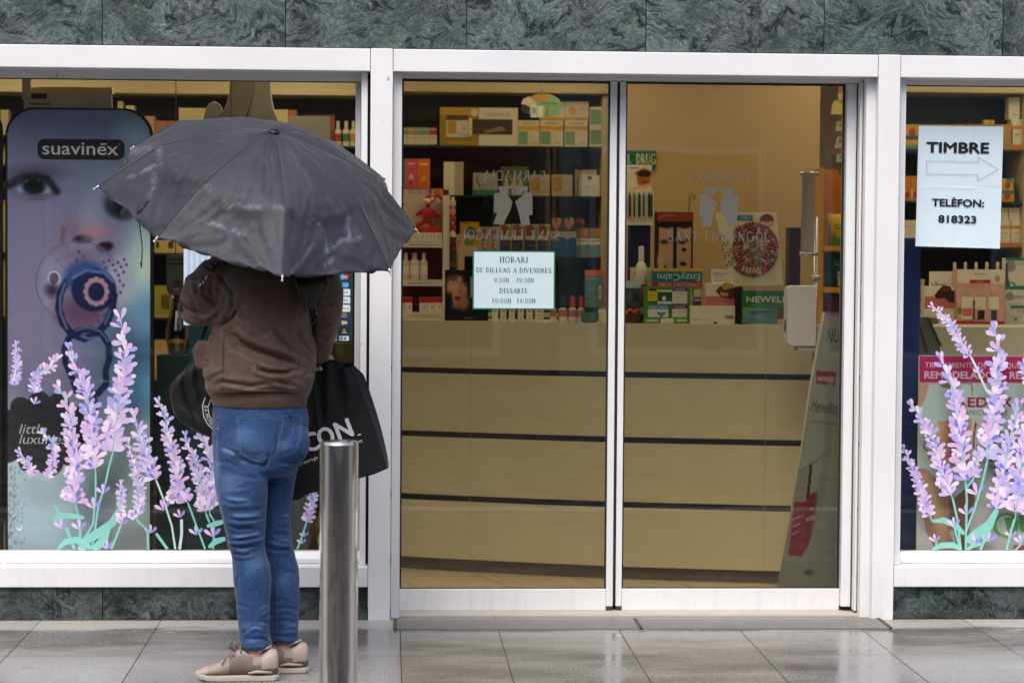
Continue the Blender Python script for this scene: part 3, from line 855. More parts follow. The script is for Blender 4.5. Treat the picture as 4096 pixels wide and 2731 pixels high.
def set_co(me, a):
    me.vertices.foreach_set('co', a.astype(np.float32).ravel()); me.update()
def seg_dist(px, pts):
    """distance and signed side of pixels from a polyline, and the position along it 0..1"""
    best = np.full(len(px), 1e9); side = np.zeros(len(px)); along = np.zeros(len(px))
    tot = sum(math.dist(a, b) for a, b in zip(pts[:-1], pts[1:])); acc = 0
    for a, b in zip(pts[:-1], pts[1:]):
        a, b = np.array(a, float), np.array(b, float); v = b - a; L = np.hypot(*v)
        t = np.clip(((px - a) @ v) / (L * L), 0, 1)
        d = px - a - t[:, None] * v; dist = np.hypot(d[:, 0], d[:, 1])
        s = np.sign(v[0] * d[:, 1] - v[1] * d[:, 0])
        k = dist < best
        best[k] = dist[k]; side[k] = s[k]; along[k] = (acc + t[k] * L) / tot
        acc += L
    return best, side, along
def folds(me, strokes, z, facing=True, noise=0.0, nscale=18.0, ridge=0.0, gain=1.0):
    """tailor's folds: each stroke is a crease (pts, width, depth, ridge side) laid over the side of the cloth that it runs along"""
    co, no = get_co(me), get_no(me)
    px = proj(co)
    d = np.zeros(len(co))
    front = np.clip((-(no @ FWD)) * 1.6 + 0.1, 0, 1) if facing else np.ones(len(co))
    for pts, w, dep, rid in strokes:
        q = [z(*p) for p in pts]
        w = w / (2352 / 1350.0) * .82; dep = dep * gain
        dist, side, al = seg_dist(px, q)
        env = np.clip(np.minimum(al, 1 - al) * 5, 0.15, 1)
        x = dist * side / w
        d += front * env * (-dep * np.exp(-x * x) + rid * dep * np.exp(-((x - 1.9) / 1.3) ** 2) + 0.35 * abs(rid) * dep * np.exp(-((x + 1.9) / 1.3) ** 2))
    if noise:
        d += np.array([MN.noise(Vector(p) * nscale) for p in co]) * noise + np.array([MN.noise(Vector(p) * nscale * 2.7 + Vector((5, 3, 1))) for p in co]) * noise * .35
    if ridge:
        for amp, sc, st in ((ridge, 9.0, 1.7), (ridge * .55, 21.0, 2.2)):
            q = np.array([abs(MN.noise(Vector((p[0] * sc, p[1] * sc, p[2] * sc * st)) + Vector((3, 1, 7)))) for p in co])
            d -= amp * np.exp(-(q / .07) ** 2)
    set_co(me, co + no * d[:, None])
def wear(me, strokes, z, base=None):
    co = get_co(me); px = proj(co); w = np.zeros(len(co))
    for pts, wd, k in strokes:
        dist, _, al = seg_dist(px, [z(*p) for p in pts])
        w = np.maximum(w, k * np.exp(-(dist / wd) ** 2) * np.clip(np.minimum(al, 1 - al) * 6, .2, 1))
    at = me.attributes.new('Wear', 'FLOAT', 'POINT'); at.data.foreach_set('value', w.astype(np.float32))
def surface_hit(bvh, px, py, off=0.0006):
    d = FWD + RIGHT * ((px - IW / 2) / FPX) - UP * ((py - IH / 2) / FPX)
    h = bvh.ray_cast(Vector(EYE), Vector(d).normalized())
    return None if h[0] is None else h[0] + h[1] * off
def laid_cord(mb, bvh, pts, r, off=0.0004, n=5, step=4.0):
    """thread lying on a cloth along a line of sight positions"""
    out = []
    for a, b in zip(pts[:-1], pts[1:]):
        k = max(2, int(math.dist(a, b) / step))
        for i in range(k): out.append((a[0] + (b[0] - a[0]) * i / k, a[1] + (b[1] - a[1]) * i / k))
    out.append(pts[-1])
    run = []
    for p in out:
        h = surface_hit(bvh, *p, off)
        if h is None or (run and (h - run[-1]).length > .03):
            if len(run) > 2: mb.tube(run, r, n=n)
            run = []
            if h is None: continue
        run.append(h)
    if len(run) > 2: mb.tube(run, r, n=n)

person = empty('person', (float(S5(400, 1500, -1.2).x), -1.18, 0), 'person standing with back turned in brown jacket, blue jeans and beige trainers', 'person')

# ---------------------------------------------------------------- jeans
YL, YR, YHp = -1.245, -1.10, -1.175
def ring5(y, xl, xr, Y, ry, e=2.0):
    a, b = S5(xl, y, Y), S5(xr, y, Y)
    return ring(((a.x + b.x) / 2, Y, (a.z + b.z) / 2), (b.x - a.x) / 2, ry, e=e)
mb = MB()
loft(mb, [ring5(y, l, r, Y, ry, 2.2) for y, l, r, Y, ry in (
    (20, 214, 728, YHp, .118), (60, 206, 737, YHp, .122), (120, 204, 744, YHp, .128), (190, 205, 745, YHp, .134), (260, 206, 733, YHp, .135), (320, 209, 712, YHp, .13), (370, 215, 690, YHp, .12), (420, 250, 640, YHp, .09))])
loft(mb, [ring5(*q) for q in (
    (230, 212, 520, YHp - .02, .11), (300, 210, 518, YHp - .03, .108), (360, 212, 517, YL + .035, .104), (430, 218, 517, YL + .02, .098), (500, 227, 515, YL + .01, .092), (580, 243, 511, YL, .086), (660, 262, 507, YL, .08), (730, 280, 502, YL, .073),
    (800, 297, 500, YL, .068), (860, 313, 508, YL + .002, .066), (920, 318, 528, YL + .004, .068), (990, 324, 535, YL + .006, .067), (1060, 331, 533, YL + .006, .063), (1140, 339, 529, YL + .004, .057), (1220, 346, 526, YL + .002, .052), (1290, 353, 524, YL, .049), (1340, 360, 524, YL, .048), (1374, 364, 524, YL, .048))])
loft(mb, [ring5(*q) for q in (
    (230, 500, 728, YHp + .03, .11), (300, 470, 714, YR - .03, .104), (360, 452, 688, YR - .015, .098), (430, 448, 672, YR, .09), (500, 450, 661, YR, .084), (580, 448, 648, YR, .078), (660, 446, 641, YR, .072), (730, 452, 645, YR, .066),
    (800, 462, 656, YR, .062), (860, 474, 668, YR, .061), (930, 486, 688, YR, .064), (1000, 494, 691, YR, .064), (1080, 502, 691, YR, .06), (1160, 508, 690, YR, .056), (1240, 514, 688, YR, .052), (1300, 524, 684, YR, .048), (1338, 532, 682, YR, .047))])
for x, y, rx, rz, Y in ((395, 245, .088, .083, YHp - .075), (640, 235, .068, .08, YHp - .045)):
    c = S5(x, y, Y); mb.ball(c, rx, .075, rz)
jm = smooth_mesh(mb, 0.0052, 6)
cr = []
# creases of the jeans, traced across thighs, knees and ankles
for pts, w, d, r in (
    ([(250, 255), (300, 275), (350, 300)], 14, .006, 1), ([(350, 315), (420, 352), (490, 362), (520, 345)], 14, .008, -.6), ([(700, 270), (690, 330), (650, 355), (560, 345)], 14, .007, -.5),
    ([(515, 290), (518, 330), (500, 370)], 12, .010, 0), ([(570, 130), (566, 200), (560, 280), (540, 320)], 9, .006, .3),
    ([(225, 340), (300, 345), (360, 380)], 16, .004, .8), ([(330, 490), (400, 482)], 12, .003, 1), ([(255, 555), (330, 575), (430, 566)], 13, .005, 1), ([(285, 655), (360, 668), (450, 660), (505, 645)], 13, .006, 1),
    ([(290, 690), (350, 715), (450, 705)], 12, .005, .8), ([(292, 775), (360, 778), (450, 762), (500, 745)], 13, .008, 1), ([(300, 800), (380, 818), (470, 800)], 11, .005, .9), ([(318, 850), (380, 858), (430, 850)], 11, .007, .8),
    ([(520, 770), (570, 790), (650, 795)], 12, .006, 1), ([(510, 815), (560, 835), (640, 825)], 12, .006, .8), ([(600, 655), (645, 660)], 11, .005, .8), ([(560, 700), (640, 710)], 11, .004, .8), ([(590, 380), (660, 385)], 14, .005, .7), ([(540, 745), (640, 740)], 10, .004, .9),
    ([(350, 960), (345, 1010), (352, 1050)], 14, .003, .6), ([(470, 1180), (520, 1150)], 12, .004, .8), ([(480, 1225), (525, 1240)], 11, .005, .8), ([(400, 1270), (440, 1250), (500, 1262)], 12, .005, .8), ([(370, 1300), (400, 1270)], 12, .004, .8), ([(420, 1325), (470, 1318), (522, 1335)], 10, .005, .8),
    ([(560, 1160), (620, 1150), (688, 1165)], 13, .004, .8), ([(550, 1230), (620, 1222), (685, 1238)], 12, .004, .8), ([(600, 1275), (680, 1268)], 12, .005, .9), ([(545, 1305), (620, 1310)], 11, .004, .8), ([(540, 1120), (600, 1100)], 12, .003, .7), ([(600, 950), (670, 960)], 16, .003, .6),
    ([(380, 420), (470, 440)], 16, .003, .7), ([(420, 610), (500, 600)], 12, .003, .8), ([(340, 1130), (400, 1150)], 14, .003, .7)):
    cr.append((pts, w, d, r))
folds(jm, cr, Z5, noise=.0018, nscale=16, ridge=.0012, gain=1.05)
wear(jm, [([(330, 180), (420, 230), (480, 300)], 60, .20), ([(260, 265), (340, 300)], 16, .4), ([(300, 400), (300, 520)], 50, .25), ([(270, 540), (430, 560)], 8, .5), ([(300, 640), (500, 635)], 9, .5), ([(310, 760), (490, 740)], 9, .55), ([(330, 835), (440, 845)], 8, .5), ([(370, 900), (500, 880)], 40, .22),
    ([(430, 690), (500, 690)], 8, .3), ([(540, 780), (640, 780)], 9, .4), ([(590, 220), (610, 280)], 25, .3), ([(600, 640), (640, 645)], 8, .4), ([(470, 1165), (520, 1140)], 8, .4), ([(380, 1255), (500, 1245)], 10, .4), ([(600, 1260), (680, 1255)], 9, .35), ([(380, 1335), (520, 1350)], 8, .35), ([(236, 150), (230, 500), (300, 830), (345, 1250)], 4, .35), ([(570, 1000), (640, 1000)], 30, .18), ([(350, 330), (480, 372)], 9, .5), ([(230, 310), (240, 450)], 14, .3)], Z5)
jm.materials.append(DENIM)
jeans = link_mesh('jeans', jm, person)
bvh = BVHTree.FromPolygons([v.co for v in jm.vertices], [p.vertices for p in jm.polygons])
THREAD = pm('pale_seam_thread', (92, 116, 150), .8)
mb = MB()
def zz(l): return [Z5(*p) for p in l]
for l in ([(352, 98), (604, 110), (580, 190), (566, 278)], [(342, 98), (356, 310), (400, 335), (470, 356)], [(352, 98), (366, 300)], [(358, 290), (410, 318), (468, 340), (476, 356)], [(342, 88), (608, 100)]):
    laid_cord(mb, bvh, zz(l), .0007)
laid_cord(mb, bvh, zz([(360, 300), (420, 330), (470, 345), (478, 330)]), .0007)
mb.build('back_pocket', THREAD, jeans)
mb = MB()
for l in ([(700, 98), (742, 94)], [(694, 98), (690, 200), (664, 290), (680, 320)], [(703, 104), (700, 200), (674, 288)], [(660, 130), (650, 180), (628, 240)]): laid_cord(mb, bvh, zz(l), .0007)
mb.build('back_pocket', THREAD, jeans)
mb = MB()
for l in ([(250, 60), (242, 120), (232, 200), (232, 420), (252, 560), (284, 720), (318, 860), (332, 1000), (348, 1250)], [(568, 1000), (566, 1150), (572, 1240), (566, 1330)], [(372, 78), (620, 88), (735, 78)], [(366, 1362), (520, 1362)], [(536, 1328), (680, 1328)], [(568, 280), (590, 190), (612, 110)]): laid_cord(mb, bvh, zz(l), .0006)
mb.build('seam', THREAD, jeans)
mb = MB()
for x, y in ((239, 97), (239, 160)):
    h = surface_hit(bvh, *Z5(x, y), .001)
    if h is not None: mb.ball(h, .0042, .003, .0042, (190, 140, 70))
mb.build('rivet', pm('copper_rivet', (150, 116, 80), .4, .6), jeans)
h1, h2 = surface_hit(bvh, *Z5(633, 58)), surface_hit(bvh, *Z5(640, 96))
if h1 and h2:
    mb = MB(); mb.tube([h1, (h1 + h2) / 2 + Vector((0, -.004, 0)), h2], .0045, n=6); mb.build('belt_loop', DENIM, jeans)

# ---------------------------------------------------------------- jacket
mb = MB()
def ring4(y, l, r, Y=YP, ry=.135, e=2.3):
    a, b = S4(l, y, Y), S4(r, y, Y)
    return ring(((a.x + b.x) / 2, Y, (a.z + b.z) / 2), (b.x - a.x) / 2, ry, e=e)
loft(mb, [ring4(*q) for q in ((1092, 440, 1094, YP, .126), (1062, 432, 1098, YP, .13), (1025, 425, 1102, YP, .134), (1008, 408, 1112, YP, .14), (980, 390, 1124, YP, .150), (940, 382, 1136, YP, .155), (880, 383, 1146, YP, .157),
    (800, 388, 1158, YP, .155), (700, 398, 1160, YP, .150), (600, 415, 1140, YP, .148), (500, 440, 1130, YP, .146), (400, 450, 1145, YP, .142), (300, 445, 1170, YP, .135), (200, 440, 1195, YP, .122), (130, 465, 1195, YP, .104), (70, 540, 1140, YP, .085), (25, 650, 1060, YP, .072), (-15, 730, 990, YP, .066))])
def tube4(q, n=20):
    pts = [S4(x, y, Y) for x, y, Y, r in q]
    # finer path
    P2, R2 = [], []
    for i in range(len(pts) - 1):
        for t in np.linspace(0, 1, 5, endpoint=False):
            P2.append(pts[i].lerp(pts[i + 1], t)); R2.append(q[i][3] * (1 - t) + q[i + 1][3] * t)
    P2.append(pts[-1]); R2.append(q[-1][3])
    mb.tube(P2, R2, n=n)
tube4(((560, 170, YP, .078), (450, 230, YP - .01, .080), (370, 320, YP - .015, .078), (335, 400, YP - .01, .069)))
tube4(((335, 398, YP - .01, .068), (360, 392, YP + .06, .066), (430, 385, YP + .15, .060), (520, 390, YP + .25, .052), (580, 392, YP + .31, .043)))
for x, y, Y, a, b, c in ((408, 128, YP - .0, .03, .04, .030), (505, 75, YP, .04, .06, .045), (330, 225, YP - .01, .045, .06, .035), (430, 430, YP - .02, .07, .06, .052), (340, 460, YP - .01, .056, .06, .036), (540, 430, YP - .02, .05, .07, .07),
                         (690, 860, YP - .055, .16, .09, .06), (960, 900, YP - .055, .09, .09, .055), (900, 700, YP - .03, .12, .1, .07), (1155, 230, YP, .058, .09, .07)):
    c0 = S4(x, y, Y); mb.ball(c0, a, b, c)
tube4(((1180, 190, YP + .0, .068), (1222, 300, YP + .01, .066), (1222, 430, YP + .03, .060), (1204, 560, YP + .06, .052), (1186, 660, YP + .11, .045), (1170, 735, YP + .16, .038)))
q = [S4(x, y, YP) for x, y in ((345, 625), (303, 690), (332, 826), (412, 816), (470, 640))]; mb.prism([(p.x, p.z) for p in q], YP - .05, YP + .05)
jk = smooth_mesh(mb, 0.0052, 6)
J = [
    # long folds falling from the raised arm across the back
    ([(520, 500), (560, 580), (640, 650), (760, 700), (900, 740), (1010, 790), (1060, 815)], 24, .024, -.6),
    ([(545, 490), (600, 600), (660, 650)], 16, .006, .8), ([(560, 560), (585, 640), (600, 690)], 14, .006, -.7), ([(860, 530), (890, 600), (960, 680), (1030, 740)], 22, .011, .8), ([(1030, 560), (1070, 640), (1110, 690), (1150, 740)], 20, .011, .7),
    ([(745, 790), (762, 832), (830, 852), (930, 858), (1030, 840)], 18, .015, .8), ([(430, 945), (500, 920), (580, 930), (700, 945), (800, 935), (880, 950)], 18, .009, .8), ([(540, 940), (640, 962), (760, 966), (900, 970), (1020, 985)], 16, .009, -.6),
    ([(410, 985), (450, 1010), (540, 1010), (700, 1004), (880, 1006), (1100, 1000)], 13, .012, -.5), ([(870, 905), (950, 935), (1040, 950)], 18, .007, .7), ([(1060, 880), (1110, 860), (1140, 850)], 16, .007, .8), ([(960, 880), (1060, 900), (1120, 900)], 16, .006, -.7),
    # side seam and pocket
    ([(515, 560), (512, 700), (510, 820), (515, 960)], 9, .005, .5), ([(430, 640), (420, 740), (425, 800)], 13, .006, .6), ([(400, 770), (408, 805), (385, 820)], 12, .007, .8), ([(560, 700), (590, 660)], 12, .004, .7), ([(520, 850), (460, 870), (420, 900)], 16, .005, .7),
    # sleeve
    ([(310, 215), (330, 290), (400, 330), (470, 380)], 16, .006, .8), ([(390, 190), (370, 260), (380, 330)], 14, .007, .7), ([(440, 190), (430, 290), (460, 360)], 15, .006, -.7), ([(255, 300), (300, 360), (320, 430)], 16, .006, .8), ([(215, 330), (222, 400), (216, 460)], 12, .008, .5), ([(500, 300), (520, 380), (480, 450), (420, 490)], 18, .007, .7),
    ([(580, 330), (570, 400), (530, 460), (470, 500)], 18, .009, .6), ([(300, 420), (360, 450), (420, 450)], 14, .005, .8), ([(440, 545), (500, 500), (560, 470), (610, 400)], 16, .026, 0), ([(420, 560), (450, 590), (440, 640)], 16, .009, .5), ([(390, 120), (450, 140), (470, 110)], 12, .009, .6), ([(430, 95), (470, 120), (500, 80)], 10, .008, .6), ([(300, 195), (360, 185), (420, 165)], 12, .006, .8),
    ([(230, 420), (270, 470), (330, 500)], 14, .005, .8), ([(480, 170), (540, 250), (600, 330)], 16, .005, .7),
    # right sleeve against the back
    ([(1130, 330), (1138, 460), (1135, 560), (1140, 680)], 14, .030, -.2), ([(1180, 480), (1230, 520), (1270, 500)], 14, .006, .7), ([(1160, 600), (1210, 620), (1250, 590)], 13, .006, .7), ([(1200, 320), (1250, 380), (1290, 370)], 14, .005, .7), ([(1165, 690), (1200, 680)], 10, .005, .7), ([(1110, 690), (1140, 740), (1165, 770)], 14, .008, .6),
    ([(700, 500), (760, 560), (840, 600)], 26, .004, .6), ([(620, 360), (640, 450), (700, 520)], 26, .005, .5),
]
folds(jk, J, Z4, noise=.0026, nscale=8, ridge=.0006, gain=1.15)
# ribbed hem: fine upright ribs
co, no = get_co(jk), get_no(jk)
zr0, zr1 = S4(700, 1100, YP).z, S4(700, 1022, YP).z
m = np.clip((zr1 - co[:, 2]) / .01, 0, 1) * np.clip((co[:, 2] - zr0 + .012) / .01, 0, 1) * (np.abs(co[:, 0] - S4(760, 1050, YP).x) < .28)
ang = np.arctan2(co[:, 1] - YP, (co[:, 0] - S4(760, 1050, YP).x) * .6)
set_co(jk, co + no * (m * .0011 * np.sin(ang * 130))[:, None])
jk.materials.append(NYLON); jk.materials.append(RIB)
for p in jk.polygons:
    if p.center.z < zr1 and abs(p.center.x - S4(760, 1050, YP).x) < .22: p.material_index = 1
jacket = link_mesh('jacket', jk, person)
jb = BVHTree.FromPolygons([v.co for v in jk.vertices], [p.vertices for p in jk.polygons])
mb = MB()
for l in ([(512, 560), (510, 700), (508, 830), (512, 980)], [(1040, 540), (1042, 700), (1040, 830)]): laid_cord(mb, jb, [Z4(*p) for p in l], .0006)
mb.build('seam', pm('dark_brown_thread', (58, 44, 38), .8), jacket)
mb = MB()     # beads of rain on the shoulder
for x, y in ((395, 185), (388, 198), (372, 228), (366, 222), (345, 246), (352, 240), (1150, 470), (1160, 440), (1155, 495)):
    h = surface_hit(jb, *Z4(x, y), .001)
    if h is not None: mb.ball(h, .0022, .0022, .004, n=8, m=6)
mb.build('raindrop', pm('rain_water', (235, 238, 240), .05, .0, 0, 1, spec=1.0), jacket)

# ---------------------------------------------------------------- body inside the clothes
def skin_body():
    J_ = {}
    def pt(n, p, r): J_[n] = (Vector(p), r)
    X = lambda x, Y: float(S4(x, 500, Y).x)
    hipx = float(S5(460, 200, YHp).x)
    pt('pelvis', (hipx, YHp, .93), .105)
    pt('belly', (X(765, YP), YP, 1.10), .11); pt('chest', (X(800, YP), YP, 1.27), .115); pt('neckbase', (X(850, YP), YP + .01, 1.42), .06); pt('neck', (X(868, YP), YP + .03, 1.475), .05); pt('skull', (X(880, YP), YP + .04, 1.56), .078); pt('crown', (X(885, YP), YP + .045, 1.625), .062)
    pt('jaw', (X(880, YP) - .02, YP + .085, 1.525), .045)
    a = S4(560, 170, YP); pt('shL', a, .055); pt('elL', S4(340, 400, YP), .042); pt('wrL', S4(590, 392, YP + .32), .028)
    a = S4(1170, 190, YP); pt('shR', a, .055); pt('elR', S4(1205, 540, YP + .06), .04); pt('wrR', S4(1172, 745, YP + .17), .027)
    for s, Y, xs in (('L', YL, ((500, 372), (760, 395), (960, 425), (1340, 445), (1425, 452))), ('R', YR, ((500, 556), (760, 548), (960, 588), (1320, 610), (1400, 606)))):
        for n, (y, x), r in zip(('th', 'kn', 'ca', 'an', 'he'), xs, (.055, .042, .042, .032, .033)):
            p = S5(x, y, Y); pt(n + s, (p.x, Y, p.z), r)
        pt('hp' + s, (hipx + (-.07 if s == 'L' else .07), (YL + .05 if s == 'L' else YR - .04), .87), .07)
        h = J_['he' + s][0]; pt('ft' + s, (h.x - .06, Y, .052), .024); pt('to' + s, (h.x - .11, Y, .04), .014)
    E = [('pelvis', 'belly'), ('belly', 'chest'), ('chest', 'neckbase'), ('neckbase', 'neck'), ('neck', 'skull'), ('skull', 'crown'), ('skull', 'jaw'), ('chest', 'shL'), ('shL', 'elL'), ('elL', 'wrL'), ('chest', 'shR'), ('shR', 'elR'), ('elR', 'wrR')]
    for s in 'LR': E += [('pelvis', 'hp' + s), ('hp' + s, 'th' + s), ('th' + s, 'kn' + s), ('kn' + s, 'ca' + s), ('ca' + s, 'an' + s), ('an' + s, 'he' + s), ('he' + s, 'ft' + s), ('ft' + s, 'to' + s)]
    # hands: palm, four bent fingers and a thumb closing on what they hold
    def hand(s, wrist, grip, ax, out):
        ax, out = Vector(ax).normalized(), Vector(out).normalized(); sd = ax.cross(out).normalized()
        palm = grip - out * .028
        pt('pm' + s, palm, .026); E.append(('wr' + s, 'pm' + s))
        for k, (o, L) in enumerate(((.03, .9), (.010, 1.0), (-.010, .95), (-.03, .78))):
            b = grip + ax * o
            q = [b - out * .022 + sd * .022, b + out * .004 + sd * .032 * L, b + out * .024 * L + sd * .010, b + out * .016 * L - sd * .012]
            prev = 'pm' + s
            for i, p in enumerate(q):
                nme = 'f%s%d%d' % (s, k, i); pt(nme, p, (.0095, .009, .0082, .0072)[i]); E.append((prev, nme)); prev = nme
        q = [grip - out * .02 - sd * .022 + ax * .03, grip + out * .006 - sd * .028 + ax * .036, grip + out * .022 - sd * .012 + ax * .03]
        prev = 'pm' + s
        for i, p in enumerate(q):
            nme = 't%s%d' % (s, i); pt(nme, p, (.0115, .010, .0085)[i]); E.append((prev, nme)); prev = nme
    hand('L', J_['wrL'][0], GRIP, SHAFT, Vector((.75, .6, .05)))
    hand('R', J_['wrR'][0], TOTEGRIP, (0.35, .92, 0), Vector((.1, 0.1, -1)))
    names = list(J_); me = bpy.data.meshes.new('body')
    me.from_pydata([J_[n][0] for n in names], [(names.index(a), names.index(b)) for a, b in E], [])
    ob = bpy.data.objects.new('body', me); COL.objects.link(ob)
    ob.modifiers.new('k', 'SKIN').use_smooth_shade = True
    for i, n in enumerate(names):
        v = me.skin_vertices[0].data[i]; v.radius = (J_[n][1], J_[n][1]); v.use_root = n == 'pelvis'
    ob.modifiers.new('u', 'SUBSURF').levels = 2
    dg = bpy.context.evaluated_depsgraph_get()
    out = bpy.data.meshes.new_from_object(ob.evaluated_get(dg))
    bpy.data.objects.remove(ob)
    out.materials.append(SKIN)
    return out, J_

# ---------------------------------------------------------------- umbrella
ucx, ucy, YU = 1046.0, 838.0, -1.02
UC = PV(ucx, ucy, YU)
mpu = MPP(YU)
def uvec(x, y, d):           # photo right, photo down, towards the camera (in units of photo pixels at the umbrella)
    return Vector(RIGHT * x - UP * y - FWD * d) * mpu
V0, V2 = uvec(83, 277, 618), uvec(-665, -88, 129)
NU = uvec(.193, -.905, .380).normalized()
NU = V0.cross(V2).normalized()
if NU.z < 0: NU = -NU
RU = (V0.length + V2.length) / 2
E0 = V0.normalized(); E1 = (V2 - E0 * V2.dot(E0)).normalized()
HU = 325 * mpu
TOP = UC + NU * HU
SHAFT = NU.copy()
GRIP = TOP - NU * 0.66
TOTEGRIP = S4(1196, 792, -1.0)
def uprof(r):
    """height of a rib over the ring of tips; the rib folds at its joint"""
    k = 0.655
    if r < k: return HU * (1 - 0.35 * (r / k) ** 1.55)
    t = (r - k) / (1 - k)
    return HU * (0.65 - 0.65 * (0.92 * t + 0.08 * t * t))
ang8 = [math.pi / 4 * i for i in range(8)]
TIPS = {0: (1310, 1140), 1: (460, 880), 2: (60, 534), 3: (303, 268), 5: (1990, 470), 6: (2215, 826), 7: (2035, 1098)}
KNUC = {0: (1330, 668), 1: (775, 508), 2: (498, 252), 3: (614, 88), 4: (1125, 78), 5: (1652, 222), 6: (1955, 480), 7: (1820, 640)}
def rib_raw(i, r):
    return UC + (E0 * math.cos(ang8[i]) + E1 * math.sin(ang8[i])) * RU * r + NU * uprof(r)
def shift_to(p, q):
    a = proj(np.array([p]))[0]; w = float((np.array(p) - EYE) @ FWD) / FPX
    return Vector(RIGHT * (q[0] - a[0]) * w - UP * (q[1] - a[1]) * w)
CT = {i: shift_to(rib_raw(i, 1.0), ZU(*TIPS[i])) if i in TIPS else Vector() for i in range(8)}
CK = {i: shift_to(rib_raw(i, .655), ZU(*KNUC[i])) if i in KNUC else Vector() for i in range(8)}
def rib_pt(i, r):
    i %= 8
    c = CK[i] * (r / .655) if r < .655 else CK[i].lerp(CT[i], (r - .655) / .345)
    return rib_raw(i, r) + c
NS, NR = 34, 64
V, F = [], []
for i in range(8):
    base = len(V)
    for a in range(NR + 1):
        for b in range(NS + 1):
            s = b / NS
            rim = 1 - .03 * math.sin(math.pi * s)
            r = max(.012, a / NR * rim)
            p = rib_pt(i, r).lerp(rib_pt(i + 1, r), s)
            m = math.sin(math.pi * s)
            # cloth pulled flat between the ribs, puffed in the upper part, slack folds running from the tips
            kq = .655 + .06 * m
            p += NU * (m * (.012 * math.sin(math.pi * min(1, r / kq)) - .026 * min(1, max(0, r - kq) / .10) * (1 if r < kq + .1 else 1 - .35 * (r - kq - .1) / .25)))
            e = min(s, 1 - s)
            t = max(0, (r - .55) / .45)
            tip_a = math.atan2(e * 1.0, max(1e-3, 1.04 - r))
            w = t ** 1.1 * m ** .6 * (math.sin(tip_a * 30 + i * 1.7 + (s > .5) * 2) * .5 + math.sin(tip_a * 13 + i) * .6)
            q = MN.noise(Vector((tip_a * 9, i * 3.1 + (s > .5) * 9, r * 2.2)))
            w += t * m ** .5 * 1.1 * (math.exp(-(q / .10) ** 2) - .3)
            p += NU * (w * .0115)
            q = MN.noise(Vector((s * 6 + i * 7, r * 7, 4.4)))
            p -= NU * (.0035 * m * math.exp(-(q / .05) ** 2))
            p += NU * (.006 * m * MN.noise(Vector((s * 3 + i * 7, r * 4, 2.3))) + .0022 * m * MN.noise(Vector((s * 11 + i * 7, r * 12, 1.1))))
            # seam along each rib and stitched crease at the joints
            p -= NU * (.0035 * math.exp(-(e / .02) ** 2) * (1 if a > 1 else 0))
            kf = .655 + .06 * m
            p += NU * (.0055 * m * math.exp(-((r - kf) / .02) ** 2) - .0065 * m * math.exp(-((r - kf - .045) / .03) ** 2))
            V.append(p)
    for a in range(NR):
        for b in range(NS):
            F.append((base + a * (NS + 1) + b, base + (a + 1) * (NS + 1) + b, base + (a + 1) * (NS + 1) + b + 1, base + a * (NS + 1) + b + 1))
def canopy_mat():
    m, nt, N, L, b = newmat('grey_wet_polyester')
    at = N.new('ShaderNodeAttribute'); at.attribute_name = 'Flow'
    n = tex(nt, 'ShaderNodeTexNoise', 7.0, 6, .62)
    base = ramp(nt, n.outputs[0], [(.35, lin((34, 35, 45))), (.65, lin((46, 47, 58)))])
    # soaked, darker patches, and paler and darker streaks along the drawn lines
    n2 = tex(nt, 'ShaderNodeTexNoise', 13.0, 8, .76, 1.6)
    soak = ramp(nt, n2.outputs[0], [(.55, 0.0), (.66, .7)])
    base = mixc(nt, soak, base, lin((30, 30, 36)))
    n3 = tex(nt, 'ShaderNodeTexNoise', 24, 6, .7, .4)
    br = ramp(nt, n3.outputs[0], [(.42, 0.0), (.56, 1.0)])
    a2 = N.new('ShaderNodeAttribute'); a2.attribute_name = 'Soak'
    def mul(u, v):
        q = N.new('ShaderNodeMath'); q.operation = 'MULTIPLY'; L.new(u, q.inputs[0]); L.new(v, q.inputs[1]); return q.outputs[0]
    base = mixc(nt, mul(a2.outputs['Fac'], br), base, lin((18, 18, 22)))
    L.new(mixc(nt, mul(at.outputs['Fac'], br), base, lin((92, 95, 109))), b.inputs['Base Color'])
    L.new(ramp(nt, n2.outputs[0], [(.45, .62), (.68, .5)]), b.inputs['Roughness'])
    w = tex(nt, 'ShaderNodeTexNoise', 420, 2)
    dr = tex(nt, 'ShaderNodeTexVoronoi', 120)
    dd = ramp(nt, dr.outputs[0], [(0.0, 1.0), (.22, 0.0)])
    b1 = N.new('ShaderNodeBump'); b1.inputs['Strength'].default_value = .15; b1.inputs['Distance'].default_value = .0006
    L.new(w.outputs[0], b1.inputs['Height'])
    b2 = N.new('ShaderNodeBump'); b2.inputs['Strength'].default_value = .10; b2.inputs['Distance'].default_value = .001
    L.new(dd, b2.inputs['Height']); L.new(b1.outputs[0], b2.inputs['Normal'])
    L.new(b2.outputs[0], b.inputs['Normal'])
    b.inputs['Specular IOR Level'].default_value = .35
    b.inputs['Sheen Weight'].default_value = .1
    return m
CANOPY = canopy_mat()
umb = empty('umbrella', tuple(GRIP - NU * .1), 'large dark grey folding umbrella, open and wet, hiding the head of the person holding it', 'umbrella')
bm = bmesh.new(); vs = [bm.verts.new(p) for p in V]
for f in F: bm.faces.new([vs[i] for i in f])
bmesh.ops.remove_doubles(bm, verts=bm.verts, dist=.0008)
bmesh.ops.recalc_face_normals(bm, faces=bm.faces)
for f in bm.faces: f.smooth = True
bmesh.ops.solidify(bm, geom=bm.faces[:], thickness=.0006)
me = bpy.data.meshes.new('canopy'); bm.to_mesh(me); bm.free(); me.materials.append(CANOPY)
